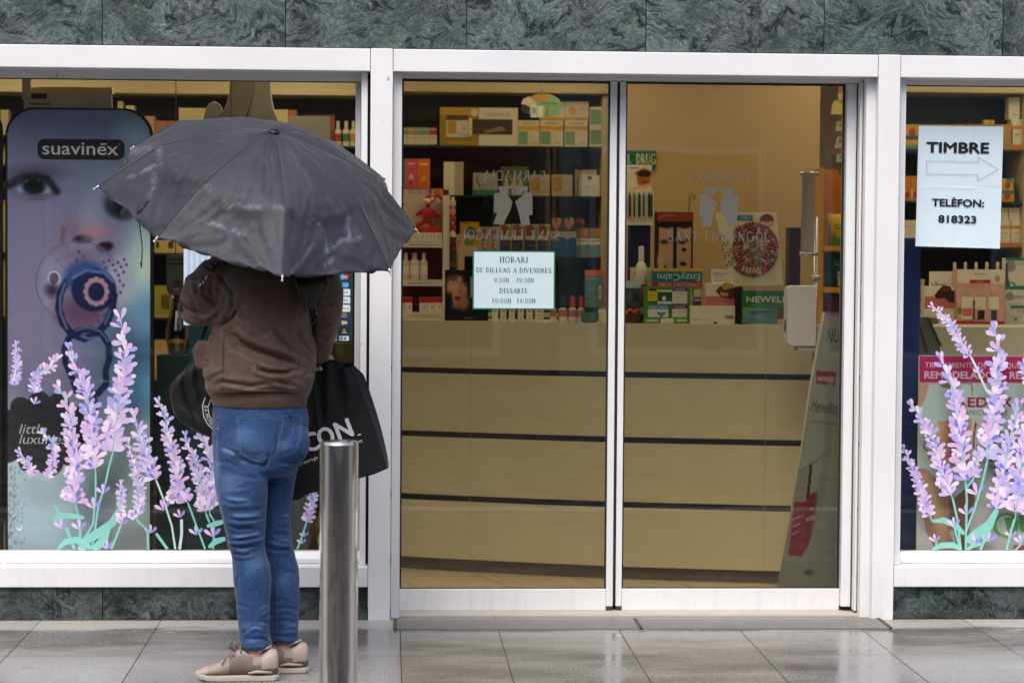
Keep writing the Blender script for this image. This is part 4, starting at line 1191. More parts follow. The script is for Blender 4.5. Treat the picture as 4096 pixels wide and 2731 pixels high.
WHT = [[(480, 280), (497, 400)], [(280, 465), (380, 425), (480, 380)], [(450, 440), (440, 560)], [(810, 530), (860, 570), (900, 625), (960, 668)], [(1010, 662), (1150, 672), (1310, 678)], [(800, 765), (900, 800), (1050, 855)], [(1565, 830), (1590, 900), (1610, 965)], [(1610, 965), (1700, 900), (1830, 868)], [(1750, 730), (1745, 800), (1770, 880)], [(1590, 1065), (1640, 1020)], [(1480, 760), (1560, 800)], [(300, 300), (420, 270)]]
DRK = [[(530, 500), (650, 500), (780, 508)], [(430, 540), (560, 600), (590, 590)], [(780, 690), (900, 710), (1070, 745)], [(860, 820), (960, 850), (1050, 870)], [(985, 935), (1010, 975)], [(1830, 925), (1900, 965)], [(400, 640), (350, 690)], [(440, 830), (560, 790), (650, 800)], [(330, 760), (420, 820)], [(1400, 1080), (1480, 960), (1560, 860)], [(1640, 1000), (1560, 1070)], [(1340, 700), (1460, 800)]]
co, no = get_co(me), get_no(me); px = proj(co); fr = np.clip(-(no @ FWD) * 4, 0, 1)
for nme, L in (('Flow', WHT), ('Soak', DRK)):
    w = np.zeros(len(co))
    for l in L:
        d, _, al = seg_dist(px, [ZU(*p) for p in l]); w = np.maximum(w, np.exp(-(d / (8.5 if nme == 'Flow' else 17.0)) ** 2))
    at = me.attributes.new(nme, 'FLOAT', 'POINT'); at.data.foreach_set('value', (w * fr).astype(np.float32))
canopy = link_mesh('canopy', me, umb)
STEEL = pm('umbrella_steel', (150, 152, 156), .3, .9)
SEAMK = pm('dark_seam_tape', (40, 40, 47), .7)
DKP = pm('black_handle_plastic', (22, 22, 24), .45)
for i in range(8):
    mb = MB()
    mb.tube([rib_pt(i, r) - NU * .009 for r in np.linspace(.03, 1.0, 18)], .0019, n=6)
    rb = mb.build('rib', STEEL, umb)
    mb = MB(); mb.tube([rib_pt(i, r) - NU * .0022 for r in np.linspace(.04, .985, 26)], .0010, n=6); mb.build('seam', SEAMK, canopy)
    mb = MB(); t = rib_pt(i, 1.0); d = (t - rib_pt(i, .95)).normalized()
    mb.tube([t - d * .012 - NU * .003, t + d * .007 - NU * .003], [.0035, .0030], n=8); mb.ball(t + d * .009 - NU * .003, .0042, .0042, .0042, n=8, m=6)
    mb.build('tip', pm('tip_metal_%d' % i, (205, 203, 200), .3, .6), rb)
    mb = MB(); mb.tube([TOP - NU * .30, rib_pt(i, .5) - NU * .011], .0016, n=5); mb.build('stretcher', STEEL, rb)
mb = MB(); mb.tube([TOP - NU * .012, TOP - NU * .60], .0055, n=10); mb.build('shaft', STEEL, umb)
mb = MB(); mb.tube([TOP - NU * .57, TOP - NU * .60, TOP - NU * .74, TOP - NU * .755], [.011, .0165, .0165, .012], n=14); mb.build('handle', DKP, umb)
mb = MB()
mb.tube([TOP - NU * .004, TOP + NU * .004, TOP + NU * .0085, TOP + NU * .010], [.0185, .0185, .0165, .010], n=18)
mb.tube([TOP + NU * .0105, TOP + NU * .014], [.008, .006], n=12); mb.build('ferrule', DKP, umb)
# closing strap hanging from the rim
z3 = ZU
sp = [(405, 635), (360, 690), (338, 715)]
cb = BVHTree.FromPolygons([v.co for v in me.vertices], [p.vertices for p in me.polygons])
mb = MB()
q = [surface_hit(cb, *z3(*p), .002) for p in sp]
yq = [p for p in q if p is not None]
Ys = yq[-1].y if yq else -1.1
st = [p for p in q if p is not None] + [PV(*z3(x, y), Ys) for x, y in ((343, 745), (352, 810), (362, 880), (368, 950), (365, 1020), (363, 1055))]
mb.tube(st, [.004] * (len(st) - 7) + [.0032, .003, .0022, .002, .002, .002, .0022][-7:] if len(st) > 7 else .0024, n=7)
e = PV(*z3(363, 1040), Ys); mb.tube([e, PV(*z3(357, 1042), Ys), PV(*z3(364, 1080), Ys)], [.002, .004, .002], n=6)
mb.build('strap', DKP, umb)

bm_, JN = skin_body()
body = link_mesh('body', bm_, person)
# face on the side turned away
sk = JN['skull'][0]
mb = MB()
fd = Vector((-.45, .89, 0)).normalized(); fs = Vector((fd.y, -fd.x, 0))
for s in (-1, 1):
    mb.ball(sk + fd * .074 + fs * .03 * s + Vector((0, 0, .012)), .012, .010, .007, (240, 238, 235), n=10, m=7)
    mb.ball(sk + fd * .082 + fs * .03 * s + Vector((0, 0, .012)), .0055, .0045, .0055, (50, 34, 24), n=8, m=6)
mb.build('eye', PRINT, body)
mb = MB(); mb.tube([sk + fd * .078 + Vector((0, 0, .02)), sk + fd * .094 + Vector((0, 0, -.014)), sk + fd * .08 + Vector((0, 0, -.02))], [.007, .011, .006], n=8); mb.build('nose', SKIN, body)
mb = MB(); mb.tube([sk + fd * .073 + fs * x + Vector((0, 0, -.042 - abs(x) * .08)) for x in (-.022, -.01, 0, .01, .022)], [.003, .006, .0065, .006, .003], n=8); mb.build('mouth', pm('lips', (170, 92, 88), .5), body)
# long dark hair falling over one shoulder
mb = MB()
mb.ball(sk + Vector((.0, -.012, .012)), .092, .098, .100, n=20, m=12)
for k in range(26):
    t = k / 25
    x0 = sk.x - .055 + .15 * t; y0 = sk.y - .075 + .03 * abs(t - .5)
    x1 = float(S4(1020 + 190 * t, 300, YP).x)
    pts = [Vector((x0, y0, sk.z + .02)), Vector((x0 + .01, y0 - .01, sk.z - .08)), Vector((x1, YP - .115 + .02 * abs(t - .5), 1.40)), S4(1030 + 200 * t, 240, YP - .145 + .03 * t), S4(1065 + 120 * t + random.uniform(-10, 10), 390 + random.uniform(-40, 50), YP - .150 + .05 * t)]
    f = []
    for a, b in zip(pts[:-1], pts[1:]):
        for u in np.linspace(0, 1, 5, endpoint=False): f.append(a.lerp(b, u))
    f.append(pts[-1])
    mb.tube(f, [.012 * (1 - .75 * (i / (len(f) - 1)) ** 3) for i in range(len(f))], n=7)
mb.build('hair', HAIR, person)

# ---------------------------------------------------------------- shoes
BEI = pm('beige_mesh_fabric', (146, 134, 127), .8, 0, .16, 60, .4, 500)
MAU = pm('mauve_grey_suede', (112, 99, 96), .85, 0, .1, 40, .3, 400)
PNK = pm('pale_pink_leather', (164, 147, 139), .6, 0, .05, 30)
OFFW = pm('off_white_rubber', (172, 165, 155), .6, 0, .06, 20)
def shoe(heel, Y, length, label):
    """toe towards -x; heel = x of the back of the shoe"""
    s = length / .28
    st = [(0, .020, .030, .086), (.008, .031, .020, .104), (.03, .037, .018, .110), (.055, .039, .018, .096), (.085, .040, .018, .094), (.115, .0405, .018, .107), (.14, .042, .018, .102), (.165, .0445, .018, .084), (.19, .0465, .018, .067), (.215, .0465, .018, .054), (.24, .043, .018, .045), (.262, .033, .018, .038), (.276, .018, .020, .030), (.28, .006, .024, .027)]
    mb = MB(); R = []
    for x, hw, z0, z1 in st:
        r = []
        for k in range(20):
            a = 2 * math.pi * k / 20
            ca, sa = math.cos(a), math.sin(a)
            y = hw * math.copysign(abs(ca) ** .8, ca)
            zc, zh = (z0 + z1) / 2, (z1 - z0) / 2
            if sa > 0: y *= 1 - .38 * sa ** 2 * min(1, (z1 - .03) / .07)
            r.append(Vector((heel - x * s, Y + y * s, (zc + zh * math.copysign(abs(sa) ** .75, sa)) * s)))
        R.append(r)
    loft(mb, R)
    for f in mb.bm.faces:
        c = f.calc_center_median(); x = (heel - c.x) / s; z = c.z / s
        f.material_index = 2 if x < .045 and z > .045 else (1 if (.085 < x < .165 and z < .085) or (x < .09 and z <= .05) else (0 if x < .245 else 2))
    up = mb.build('shoe', [BEI, MAU, PNK], person)
    mb = MB(); R = []
    for z, k in ((0.0, .96), (.003, 1.0), (.013, 1.01), (.019, .985)):
        r = []
        pts = [(0, 0)] + [(x, 1) for x in ()]
        outl = [(-.002, .016), (.01, .034), (.04, .040), (.09, .041), (.15, .045), (.20, .0485), (.24, .045), (.265, .034), (.28, .016)]
        o = [(x, h) for x, h in outl] + [(x, -h) for x, h in outl[::-1]]
        for x, h in o: r.append(Vector((heel - (.14 + (x - .14) * (1 + (k - 1) * .6)) * s, Y + h * k * s, (z + (.012 * max(0, (x - .22) / .06) ** 2)) * s + .001)))
        R.append(r)
    loft(mb, R, smooth=False); mb.build('sole', OFFW, up)
    mb = MB()
    for k in range(5):
        x = .125 + .018 * k; z = .108 - .012 * k
        mb.tube([(heel - x * s, Y - .030 * s, (z - .012) * s), (heel - (x + .004) * s, Y - .012 * s, (z + .002) * s), (heel - (x + .004) * s, Y + .012 * s, (z + .002) * s), (heel - x * s, Y + .03 * s, (z - .012) * s)], .0026, n=6)
    for d in (-.02, .018):
        mb.tube([(heel - .14 * s, Y, .106 * s), (heel - .15 * s, Y + d, .128 * s), (heel - .165 * s, Y + d * 1.6, .118 * s), (heel - .15 * s, Y + d * .6, .100 * s)], .0028, n=6)
    mb.tube([(heel - .15 * s, Y - .028 * s, .09 * s), (heel - .17 * s, Y - .042 * s, .085 * s), (heel - .19 * s, Y - .046 * s, .06 * s)], .0026, n=6)
    mb.build('lace', MAU, up)
    mb = MB()
    cl = [Vector((heel - (.072 + .045 * math.cos(a)) * s, Y + .030 * math.sin(a) * s, (.098 + .010 * abs(math.cos(a)) + (.006 if math.cos(a) < 0 else 0)) * s)) for a in np.linspace(0, 2 * math.pi, 22)]
    mb.tube(cl, .0042 * s, n=7); mb.build('collar', PNK, up)
    mb = MB(); mb.tube([(heel - .02 * s, Y - .036 * s, .03 * s), (heel - .07 * s, Y - .0415 * s, .034 * s), (heel - .10 * s, Y - .042 * s, .030 * s)], [.004, .006, .003], n=8); mb.build('heel_guard', PNK, up)
    return up
sh1 = shoe(float(S5(574, 1500, YL).x), YL, .280, '')
sh2 = shoe(float(S5(740, 1480, YR).x), YR, .272, '')
# ================================================================== BAGS HELD BY THE PERSON, BOLLARD
def bag_body(outline, z, Y, th, voxel=.007, sm=6, pinch=None):
    mb = MB()
    pts = [z(*p) for p in outline]
    q = [PV(a, b, Y) for a, b in pts]
    mb.prism([(p.x, p.z) for p in q], Y - th / 2, Y + th / 2)
    return smooth_mesh(mb, voxel, sm)
# black shopper with white lettering
YT = -1.02
tote = empty('tote_bag', tuple(TOTEGRIP - Vector((0, 0, .55))), 'black shopping bag with big white letters, hanging from the hand beside the steel bollard', 'bag')
def T4(x, y, Y=YT): return PV(*Z4(x, y), Y)
FR = [(1105, 850), (1230, 800), (1300, 836), (1395, 800), (1612, 1400), (1655, 1522), (1560, 1565), (1450, 1592), (1330, 1640), (1180, 1680), (1085, 1700), (1040, 1738), (985, 1740), (1010, 1500), (1060, 1150)]
def tote_depth(x, y):
    """gentle hollow and swell of the front, deeper near the mouth"""
    return -0.0015 * math.sin(x * .012 + y * .004)
mb = MB()
bmq = [T4(x, y) for x, y in FR]
# front panel as a fine sheet so that it can sag
N_ = len(FR)
xs_ = [p[0] for p in FR]; ys_ = [p[1] for p in FR]
def edge_x(y, right):
    pts = [(1395, 800), (1612, 1400), (1655, 1522)] if right else [(1105, 800), (1060, 1150), (1010, 1500), (985, 1740)]
    for (a, b), (c, d) in zip(pts[:-1], pts[1:]):
        if b <= y <= d: return a + (c - a) * (y - b) / (d - b)
    return pts[-1][0] if y > pts[-1][1] else pts[0][0]
def lower_y(x):
    pts = [(985, 1742), (1040, 1738), (1085, 1702), (1180, 1680), (1330, 1640), (1450, 1592), (1560, 1562), (1655, 1522)]
    for (a, b), (c, d) in zip(pts[:-1], pts[1:]):
        if a <= x <= c: return b + (d - b) * (x - a) / (c - a)
    return pts[0][1] if x < pts[0][0] else pts[-1][1]
def upper_y(t): return 850 - 60 * math.sin(t * 2.2) + 26 * math.sin(t * 9) * t
NU_, NV_ = 34, 40
def tote_pt(t, s, back):
    tl, tr = (1105, 850), (1398, 800)
    bl, br = (985, 1742), (1655, 1522)
    top = (tl[0] + (tr[0] - tl[0]) * t, upper_y(t) if not back else upper_y(t) - 14)
    xb = bl[0] + (br[0] - bl[0]) * t
    bot = (xb, lower_y(xb))
    x, y = top[0] + (bot[0] - top[0]) * s, top[1] + (bot[1] - top[1]) * s
    if t > .5: x += (t - .5) * 2 * 14 * math.sin(s * math.pi)
    d = .052 * (.35 + .65 * s) if back else 0
    w = .008 * (1 - s) ** 1.5 * math.sin(t * 17 + s * 2) + .010 * math.exp(-((t - .15 - .25 * s) / .05) ** 2) * (1 - s) ** .7 - .009 * math.exp(-((t - .24 - .2 * s) / .045) ** 2) * (1 - s) ** .7
    w += .0025 * MN.noise(Vector((t * 5, s * 5, 1)))
    w *= (1 - .75 * (1 if .45 < s < .82 and .1 < t < .95 else 0)) if not back else 1
    return T4(x, y, YT) + Vector((0, d - (w if not back else -w), 0))
V, F = [], []
for back in (0, 1):
    b0 = len(V)
    for j in range(NV_ + 1):
        for i in range(NU_ + 1): V.append(tote_pt(i / NU_, j / NV_, back))
    for j in range(NV_):
        for i in range(NU_):
            q = (b0 + j * (NU_ + 1) + i, b0 + (j + 1) * (NU_ + 1) + i, b0 + (j + 1) * (NU_ + 1) + i + 1, b0 + j * (NU_ + 1) + i + 1)
            F.append(q if not back else q[::-1])
mb = MB(); mb.mesh(V, F, (20, 20, 22), 0, True)
tb = mb.build('bag_body', BLACKCLOTH, tote)
# side gusset: a folded strip, the light it catches painted as paler cloth, and the base
mb = MB()
n = 24
for j in range(n):
    r = []
    for k in (j / n, (j + 1) / n):
        a, b = tote_pt(1, k, 0), tote_pt(1, k, 1)
        out = Vector(RIGHT) * (.030 * (1 - k) ** .6 * min(1, k * 8 + .3) + .004)
        m_ = (a + b) / 2 + out
        r.append((a, m_, b))
    for q in (0, 1): mb.face([r[0][q], r[0][q + 1], r[1][q + 1], r[1][q]], (36, 36, 39), 0, False)
for i in range(NU_):
    mb.face([tote_pt(i / NU_, 1, 0), tote_pt(i / NU_, 1, 1), tote_pt((i + 1) / NU_, 1, 1), tote_pt((i + 1) / NU_, 1, 0)])
for j in range(NV_):
    mb.face([tote_pt(0, j / NV_, 0), tote_pt(0, j / NV_, 1), tote_pt(0, (j + 1) / NV_, 1), tote_pt(0, (j + 1) / NV_, 0)])
mb.build('gusset', cloth('charcoal_bag_side', (30, 30, 33), (38, 38, 41), .5, 200, .1, .4), tote)
mb = MB()
for t0, t1, yy in ((.18, .78, YT - .003), (.22, .82, YT + .030)):
    a, b = tote_pt(t0, .02, 0), tote_pt(t1, .02, 0)
    a.y = b.y = yy
    g = TOTEGRIP + Vector((0, (yy - YT) * .3, -.004))
    mb.tube([a, a.lerp(g, .6) + Vector((-.012, 0, -.004)), g + Vector((-.012, 0, .006)), g + Vector((.012, 0, .006)), b.lerp(g, .55) + Vector((.012, 0, 0)), b], .0065, n=8)
mb.build('bag_handle', BLACKCLOTH, tote)
TW = pm('white_print', (225, 225, 228), .6, 0, .04)
mb = MB()
o = T4(1074, 1452, YT - .0075); e = T4(1468, 1303, YT - .0075); u = (e - o).normalized(); v = Vector((-u.z, 0, u.x)); mpx = MPP(YT) / 1.742
def put(t, x, y, w, h, fat): mb.text(t, T4(x, y, YT - .0075), u, v, h * mpx, (228, 228, 230), align='l', width=w * mpx, fat=fat * mpx)
put('C', 1098, 1412, 98, 128, 6); put('O', 1196, 1376, 108, 128, 6); put('N', 1322, 1325, 104, 128, 6)
put('.', 1071, 1432, 20, 20, 5); put('.', 1450, 1290, 20, 20, 5)
mb.build('lettering', TW, tote)
mb = MB(); mb.text('iconp', T4(1030, 1506, YT - .0068), u, v, 26 * mpx, (205, 205, 208), align='l', width=150 * mpx); mb.text('com', T4(1400, 1366, YT - .0068), u, v, 26 * mpx, (205, 205, 208), align='l', width=86 * mpx)
mb.build('small_lettering', TW, tote)

# soft black handbag on the other arm
YH = -0.995
hb = empty('handbag', tuple(S4(330, 1290, YH)), 'soft black handbag with a white edged name band, hanging from the bent arm', 'bag')
out = [(330, 745), (285, 790), (215, 860), (150, 930), (138, 975), (150, 1050), (165, 1120), (200, 1170), (260, 1215), (340, 1262), (440, 1308), (520, 1310), (570, 1280), (590, 1000), (560, 780), (450, 700)]
hm = bag_body(out, Z4, YH, .13, .0085, 26)
folds(hm, [([(250, 830), (240, 950), (280, 1090), (360, 1200)], 26, .010, .6), ([(330, 800), (330, 950), (370, 1100)], 24, .009, .6), ([(170, 960), (200, 1050), (260, 1130)], 22, .006, .7), ([(290, 880), (300, 1000), (330, 1150)], 18, .006, -.6)], Z4, noise=.005, nscale=9)
hm.materials.append(BLACKCLOTH); link_mesh('bag_body', hm, hb)
mb = MB()
mb.tube([S4(300, 830, YH - .03), S4(340, 650, YH - .02), S4(400, 500, YH + .04), S4(450, 440, YH + .10), S4(500, 520, YH + .1), S4(520, 760, YH + .05)], .009, n=8); mb.build('bag_handle', BLACKCLOTH, hb)
hv = BVHTree.FromPolygons([v.co for v in hm.vertices], [p.vertices for p in hm.polygons])
# curved name band: black with white borders and letters
def band_pt(t, s):
    ax = [(385, 1025), (362, 1090), (372, 1160), (402, 1215), (440, 1252)]
    k = t * 4; i = min(3, int(k)); f = k - i
    x = ax[i][0] + (ax[i + 1][0] - ax[i][0]) * f; y = ax[i][1] + (ax[i + 1][1] - ax[i][1]) * f
    dx, dy = ax[i + 1][0] - ax[i][0], ax[i + 1][1] - ax[i][1]; L = math.hypot(dx, dy)
    return Z4(x + dy / L * s * 44, y - dx / L * s * 44)
mbw, mbk = MB(), MB()
for mbx, s0, s1, off in ((mbw, 0, .12, .0028), (mbw, .88, 1.0, .0028), (mbk, 0.12, .88, .0022)):
    for k in range(16):
        q = [surface_hit(hv, *band_pt(t, s), off) for t, s in ((k / 16, s0), ((k + 1) / 16, s0), ((k + 1) / 16, s1), (k / 16, s1))]
        if all(p is not None for p in q): mbx.face(q, (20, 20, 22))
band = mbk.build('name_band', BLACKCLOTH, hb); mbw.build('band_edge', TW, band)
mb = MB()
for k, ch in enumerate('RAMONS'):
    t = .20 + .12 * k
    p, p2 = surface_hit(hv, *band_pt(t, .32), .0034), surface_hit(hv, *band_pt(min(1, t + .05), .32), .0034)
    w = surface_hit(hv, *band_pt(t, .68), .0034)
    if p and p2 and w: mb.text(ch, p, (p2 - p), (w - p), .011, (215, 215, 218), align='l')
mb.build('lettering', TW, band)
# thin strap over the shoulder with a ring
st = [(1000, 150), (1040, 220), (1085, 310), (1115, 385), (1135, 450)]
pts = [surface_hit(jb, *Z4(*p), .006) for p in st]; pts = [p for p in pts if p is not None]
mb = MB()
if len(pts) > 2: mb.tube([p + Vector((0, -.018, 0)) for p in pts[:2]] + [p + Vector((0, -.012, 0)) for p in pts[2:]], .0028, n=7)
sb = mb.build('shoulder_strap', BLACKCLOTH, hb)
mb = MB(); q = surface_hit(jb, *Z4(1150, 470), .006)
if q is not None:
    q += Vector((0, -.008, 0))
    mb.tube([q + Vector((.008 * math.cos(a), 0, .020 * math.sin(a))) for a in np.linspace(0, 2 * math.pi, 18)], .0018, n=6)
    mb.tube([q + Vector((-.006, 0, -.02)), q + Vector((-.010, 0, -.05))], .003, n=6)
mb.build('buckle', STEEL, sb)

# ---------------------------------------------------------------- bollard
def steel_mat():
    m, nt, N, L, b = newmat('brushed_stainless_steel')
    n = tex(nt, 'ShaderNodeTexNoise', 1.0, 5, .6, vec=stretch(nt, 200, 200, 1.2))
    L.new(ramp(nt, n.outputs[0], [(.3, lin((208, 196, 186))), (.7, lin((232, 222, 212)))]), b.inputs['Base Color'])
    b.inputs['Metallic'].default_value = 1.0
    sp = tex(nt, 'ShaderNodeTexVoronoi', 46); sp2 = tex(nt, 'ShaderNodeTexNoise', 6, 5, .7)
    k = ramp(nt, sp2.outputs[0], [(.4, .045), (.75, .15)])
    L.new(k, b.inputs['Roughness'])
    dd = ramp(nt, sp.outputs[0], [(0.0, 1.0), (.2, 0.0)])
    b1 = N.new('ShaderNodeBump'); b1.inputs['Strength'].default_value = .25; b1.inputs['Distance'].default_value = .0012; L.new(dd, b1.inputs['Height'])
    b2 = N.new('ShaderNodeBump'); b2.inputs['Strength'].default_value = .12; b2.inputs['Distance'].default_value = .0006; L.new(n.outputs[0], b2.inputs['Height']); L.new(b1.outputs[0], b2.inputs['Normal'])
    L.new(b2.outputs[0], b.inputs['Normal'])
    return m
INOX = steel_mat()
YBL = -3.0
bt = PV(1357, 1764, YBL)
rb_ = 76.5 * MPP(YBL)
bol = empty('bollard', (bt.x, YBL, 0), 'tall round stainless steel bollard wet with rain, standing in the pavement', 'bollard')
mb = MB(); mb.lathe([(rb_, 0.0), (rb_, bt.z * .5), (rb_, bt.z - .007), (rb_ - .0015, bt.z - .003)], (bt.x, YBL, 0), n=56); mb.build('post', INOX, bol)
mb = MB(); mb.lathe([(rb_ - .0013, bt.z - .0028), (rb_ - .004, bt.z), (rb_ - .010, bt.z + .0015), (0, bt.z + .002)], (bt.x, YBL, 0), n=56); mb.build('cap', INOX, bol)
mb = MB(); mb.lathe([(rb_ + .03, 0.001), (rb_ + .03, .005), (rb_ + .001, .007)], (bt.x, YBL, 0), n=40); mb.build('base_ring', INOX, bol)
# ================================================================== INSIDE THE SHOP
def rect(px0, py0, px1, py1, Y):
    a, b, c, d = P(px0, py1, Y), P(px1, py1, Y), P(px0, py0, Y), P(px1, py0, Y)
    return (a[0] + c[0]) / 2, (b[0] + d[0]) / 2, (a[2] + b[2]) / 2, (c[2] + d[2]) / 2      # x0 x1 z0 z1
def decorate(mb, x0, x1, z0, z1, y, decor, off=0.0005):
    """printing on a front: u right 0..1, v down 0..1"""
    W, H = x1 - x0, z1 - z0
    for i, d in enumerate(decor):
        yy = y - off - 0.00022 * i
        k = d[0]
        if k == 'r':
            _, u0, v0, u1, v1, c = d
            mb.face([(x0 + u0 * W, yy, z1 - v1 * H), (x0 + u1 * W, yy, z1 - v1 * H), (x0 + u1 * W, yy, z1 - v0 * H), (x0 + u0 * W, yy, z1 - v0 * H)], c)
        elif k == 'e':
            _, cu, cv, ru, rv, c = d
            mb.face([(x0 + (cu + ru * math.cos(a)) * W, yy, z1 - cv * H + rv * H * math.sin(a)) for a in np.linspace(0, 2 * math.pi, 19)[:-1]], c)
        elif k == 'p':
            _, pts, c = d
            q = [(x0 + u * W, yy, z1 - v * H) for u, v in pts]
            ar = sum(q[i][0] * q[(i + 1) % len(q)][2] - q[(i + 1) % len(q)][0] * q[i][2] for i in range(len(q)))
            mb.face(q if ar > 0 else q[::-1], c)
        elif k in ('t', 's', 'i'):
            _, u, v, h, t, c = d[:6]
            w = d[6] * W if len(d) > 6 else None
            o = (x0 + u * W, yy, z1 - v * H)
            if k == 's': serif_text(mb, t, o, (1, 0, 0), (0, 0, 1), h * H, c, w)
            else: mb.text(t, o, (1, 0, 0), (0, 0, 1), h * H, c, width=w, shear=.25 if k == 'i' else 0.0, fat=d[7] if len(d) > 7 else 0.0)
        elif k == 'u':        # upside-down writing
            _, u, v, h, t, c, w = d
            mb.text(t, (x0 + u * W, yy, z1 - v * H), (-1, 0, 0), (0, 0, -1), h * H, c, width=w * W)
ALLP = []
PR = random.Random(9)
def product(name, label, r, Y, depth, col, decor=(), cat='box', group=None, side=None, z0=None, mat=None, bevel=.0012, parent=None):
    x0, x1, za, zb = rect(*r, Y)
    if z0 is not None: zb += 0; za = z0
    mb = MB()
    mb.box(x0, x1, Y, Y + depth, za, zb, side or col)
    if bevel:
        bmesh.ops.bevel(mb.bm, geom=mb.bm.edges[:], offset=min(bevel, (x1 - x0) * .2), segments=1, affect='EDGES')
    decor = list(decor)
    for _ in range(3):                                        # lines of small print
        v, u = PR.uniform(.5, .92), PR.uniform(.1, .4)
        decor.append(('r', u, v, min(.92, u + PR.uniform(.2, .5)), v + .012, tuple(c * PR.choice((.72, .8, 1.12)) if c < 220 else c * .8 for c in col)))
    decorate(mb, x0, x1, za, zb, Y, decor)
    o = mb.build(name, mat or PRINT, parent, weld=False)
    if parent is None: prop(o, label, cat, group)
    ALLP.append(o)
    return o
def bottle(name, label, px, py0, py1, wpx, Y, col, cap=(235, 232, 222), band=None, cat='bottle', group=None, neck=.25, z0=None):
    """upright bottle: body, neck and cap"""
    x = xof(px, (py0 + py1) / 2, Y); zb = zof(py0, Y, px); za = z0 if z0 is not None else zof(py1, Y, px)
    r = wpx / 2 * MPP(Y); h = zb - za
    mb = MB()
    nb = 1 - neck
    prof = [(0, 0), (r * .92, 0), (r, h * .03), (r, h * (nb - .12)), (r * .85, h * (nb - .05)), (r * .42, h * nb)]
    cols = [col, col, col, col, col]
    if band:
        prof = [(0, 0), (r * .92, 0), (r, h * .03), (r, h * .2), (r, h * .5), (r, h * (nb - .12)), (r * .85, h * (nb - .05)), (r * .42, h * nb)]
        cols = [col, col, col, band, col, col, col]
    mb.lathe(prof, (x, Y + r, za), n=16, cols=cols)
    o = mb.build(name, PRINT); prop(o, label, cat, group)
    mc = MB(); mc.lathe([(r * .45, h * nb - .001), (r * .5, h * nb + .002), (r * .48, h * .99), (0, h)], (x, Y + r, za), cap, n=14)
    mc.build('cap', PRINT, o)
    return o
NAVY = pm('navy_panel', (22, 25, 34), .45, 0, .1)
NAVYL = pm('navy_strip', (26, 28, 40), .4, 0, .1)
CREAMP = pm('cream_laminate', (214, 196, 150), .42, 0, .04, 3)
SHGL = pm('green_edged_glass_shelf', (40, 58, 48), .15, 0, .1)
# ---------------------------------------------------------------- wall shelving
YS0, YS1 = 3.0, 3.34
def shelving(label, px0, px1, lines, sides=(True, True), pxr=2048):
    x0, x1 = xof(px0, 700, YS0), xof(px1, 700, YS0)
    pxm = (px0 + px1) / 2
    t = empty('shelf_unit', ((x0 + x1) / 2, YS1, 0), label, 'shelf')
    mb = MB(); mb.box(x0, x1, YS1 - .02, YS1, 0, zof(372, YS0, pxm)); mb.build('back_panel', NAVY, t)
    mb = MB(); zc0, zc1 = zof(374, YS0, pxm), zof(350, YS0, pxm)
    mb.box(x0 - .03, x1 + .03, YS0 - .06, YS1, zc0, zc1); mb.box(x0 - .03, x1 + .03, YS0 - .02, YS1, zc1, zc1 + .10); mb.build('cornice', CREAMP, t, bevel=.004)
    for s, xx in ((0, x0), (1, x1)):
        if sides[s]:
            mb = MB(); mb.box(xx - .025, xx + .025, YS0 - .02, YS1, 0, zc0 - .001); mb.build('side_panel', CREAMP, t, bevel=.003)
    zs = []
    for l in lines:
        z = zof(l, YS0, pxm); zs.append(z)
        mb = MB(); mb.box(x0 + .026, x1 - .026, YS0 - .01, YS1 - .021, z - .012, z); mb.build('shelf', SHGL, t)
    return zs
zL = shelving('tall navy shelf unit with a cream cornice behind the baby poster window', -900, 1500, (575, 770, 1010, 1268, 1520, 1880, 2196), (True, True))
zM = shelving('tall navy shelf unit with glass shelves behind the counter', 1560, 2425, (584, 782, 1027, 1290), (True, True))
zR = shelving('tall navy shelf unit behind the window with the paper notice', 3560, 4110, (598, 806, 988, 1290), (False, True))
# beige partition seen through the second door leaf
x0, x1 = xof(2437, 800, 2.75), xof(3276, 800, 2.75)
mb = MB(); mb.box(x0, x1, 2.75, 2.85, 0, 2.72); prop(mb.build('partition_wall', BEIGE), kind='structure')

# ---------------------------------------------------------------- counter
def ray_at_z(px, py, z):
    d = FWD + RIGHT * ((px - IW / 2) / FPX) - UP * ((py - IH / 2) / FPX)
    return EYE + d * ((z - EYE[2]) / d[2])
CP = [ray_at_z(px, py, .006) for px, py in ((1602, 2273), (1850, 2287), (2150, 2302), (2493, 2317), (2800, 2327), (3113, 2336))]
CP = [(float(p[0]), float(p[1])) for p in CP]
CP = [(CP[0][0] - .12, CP[0][1] + .10)] + CP + [(CP[-1][0] + .5, CP[-1][1] - .06), (CP[-1][0] + 1.6, CP[-1][1] - .06)]
def cnt_y(x):
    for (a, b), (c, d) in zip(CP[:-1], CP[1:]):
        if a <= x <= c: return b + (d - b) * (x - a) / (c - a)
    return CP[0][1] if x < CP[0][0] else CP[-1][1]
def cz(px, py):
    """height of a mark on the counter's front"""
    lo, hi = .3, 3.0
    for _ in range(40):
        m = (lo + hi) / 2
        if cnt_y(xof(px, py, m)) > m: lo = m
        else: hi = m
    return zof(py, lo, px)
ZCT = (cz(1650, 1279) + cz(2493, 1297) + cz(3050, 1300)) / 3
cl = [np.mean([cz(p, y) for p, y in q]) for q in (((1602, 1463), (2493, 1488), (3050, 1496)), ((1602, 1484), (2493, 1512), (3050, 1520)), ((1602, 1716), (2493, 1747), (3050, 1760)), ((1602, 1738), (2493, 1771), (3050, 1785)), ((1602, 1969), (2493, 2005), (3050, 2022)), ((1602, 1992), (2493, 2029), (3050, 2047)), ((1602, 2222), (2493, 2266), (3050, 2280)))]
cl = [float(c) for c in cl]
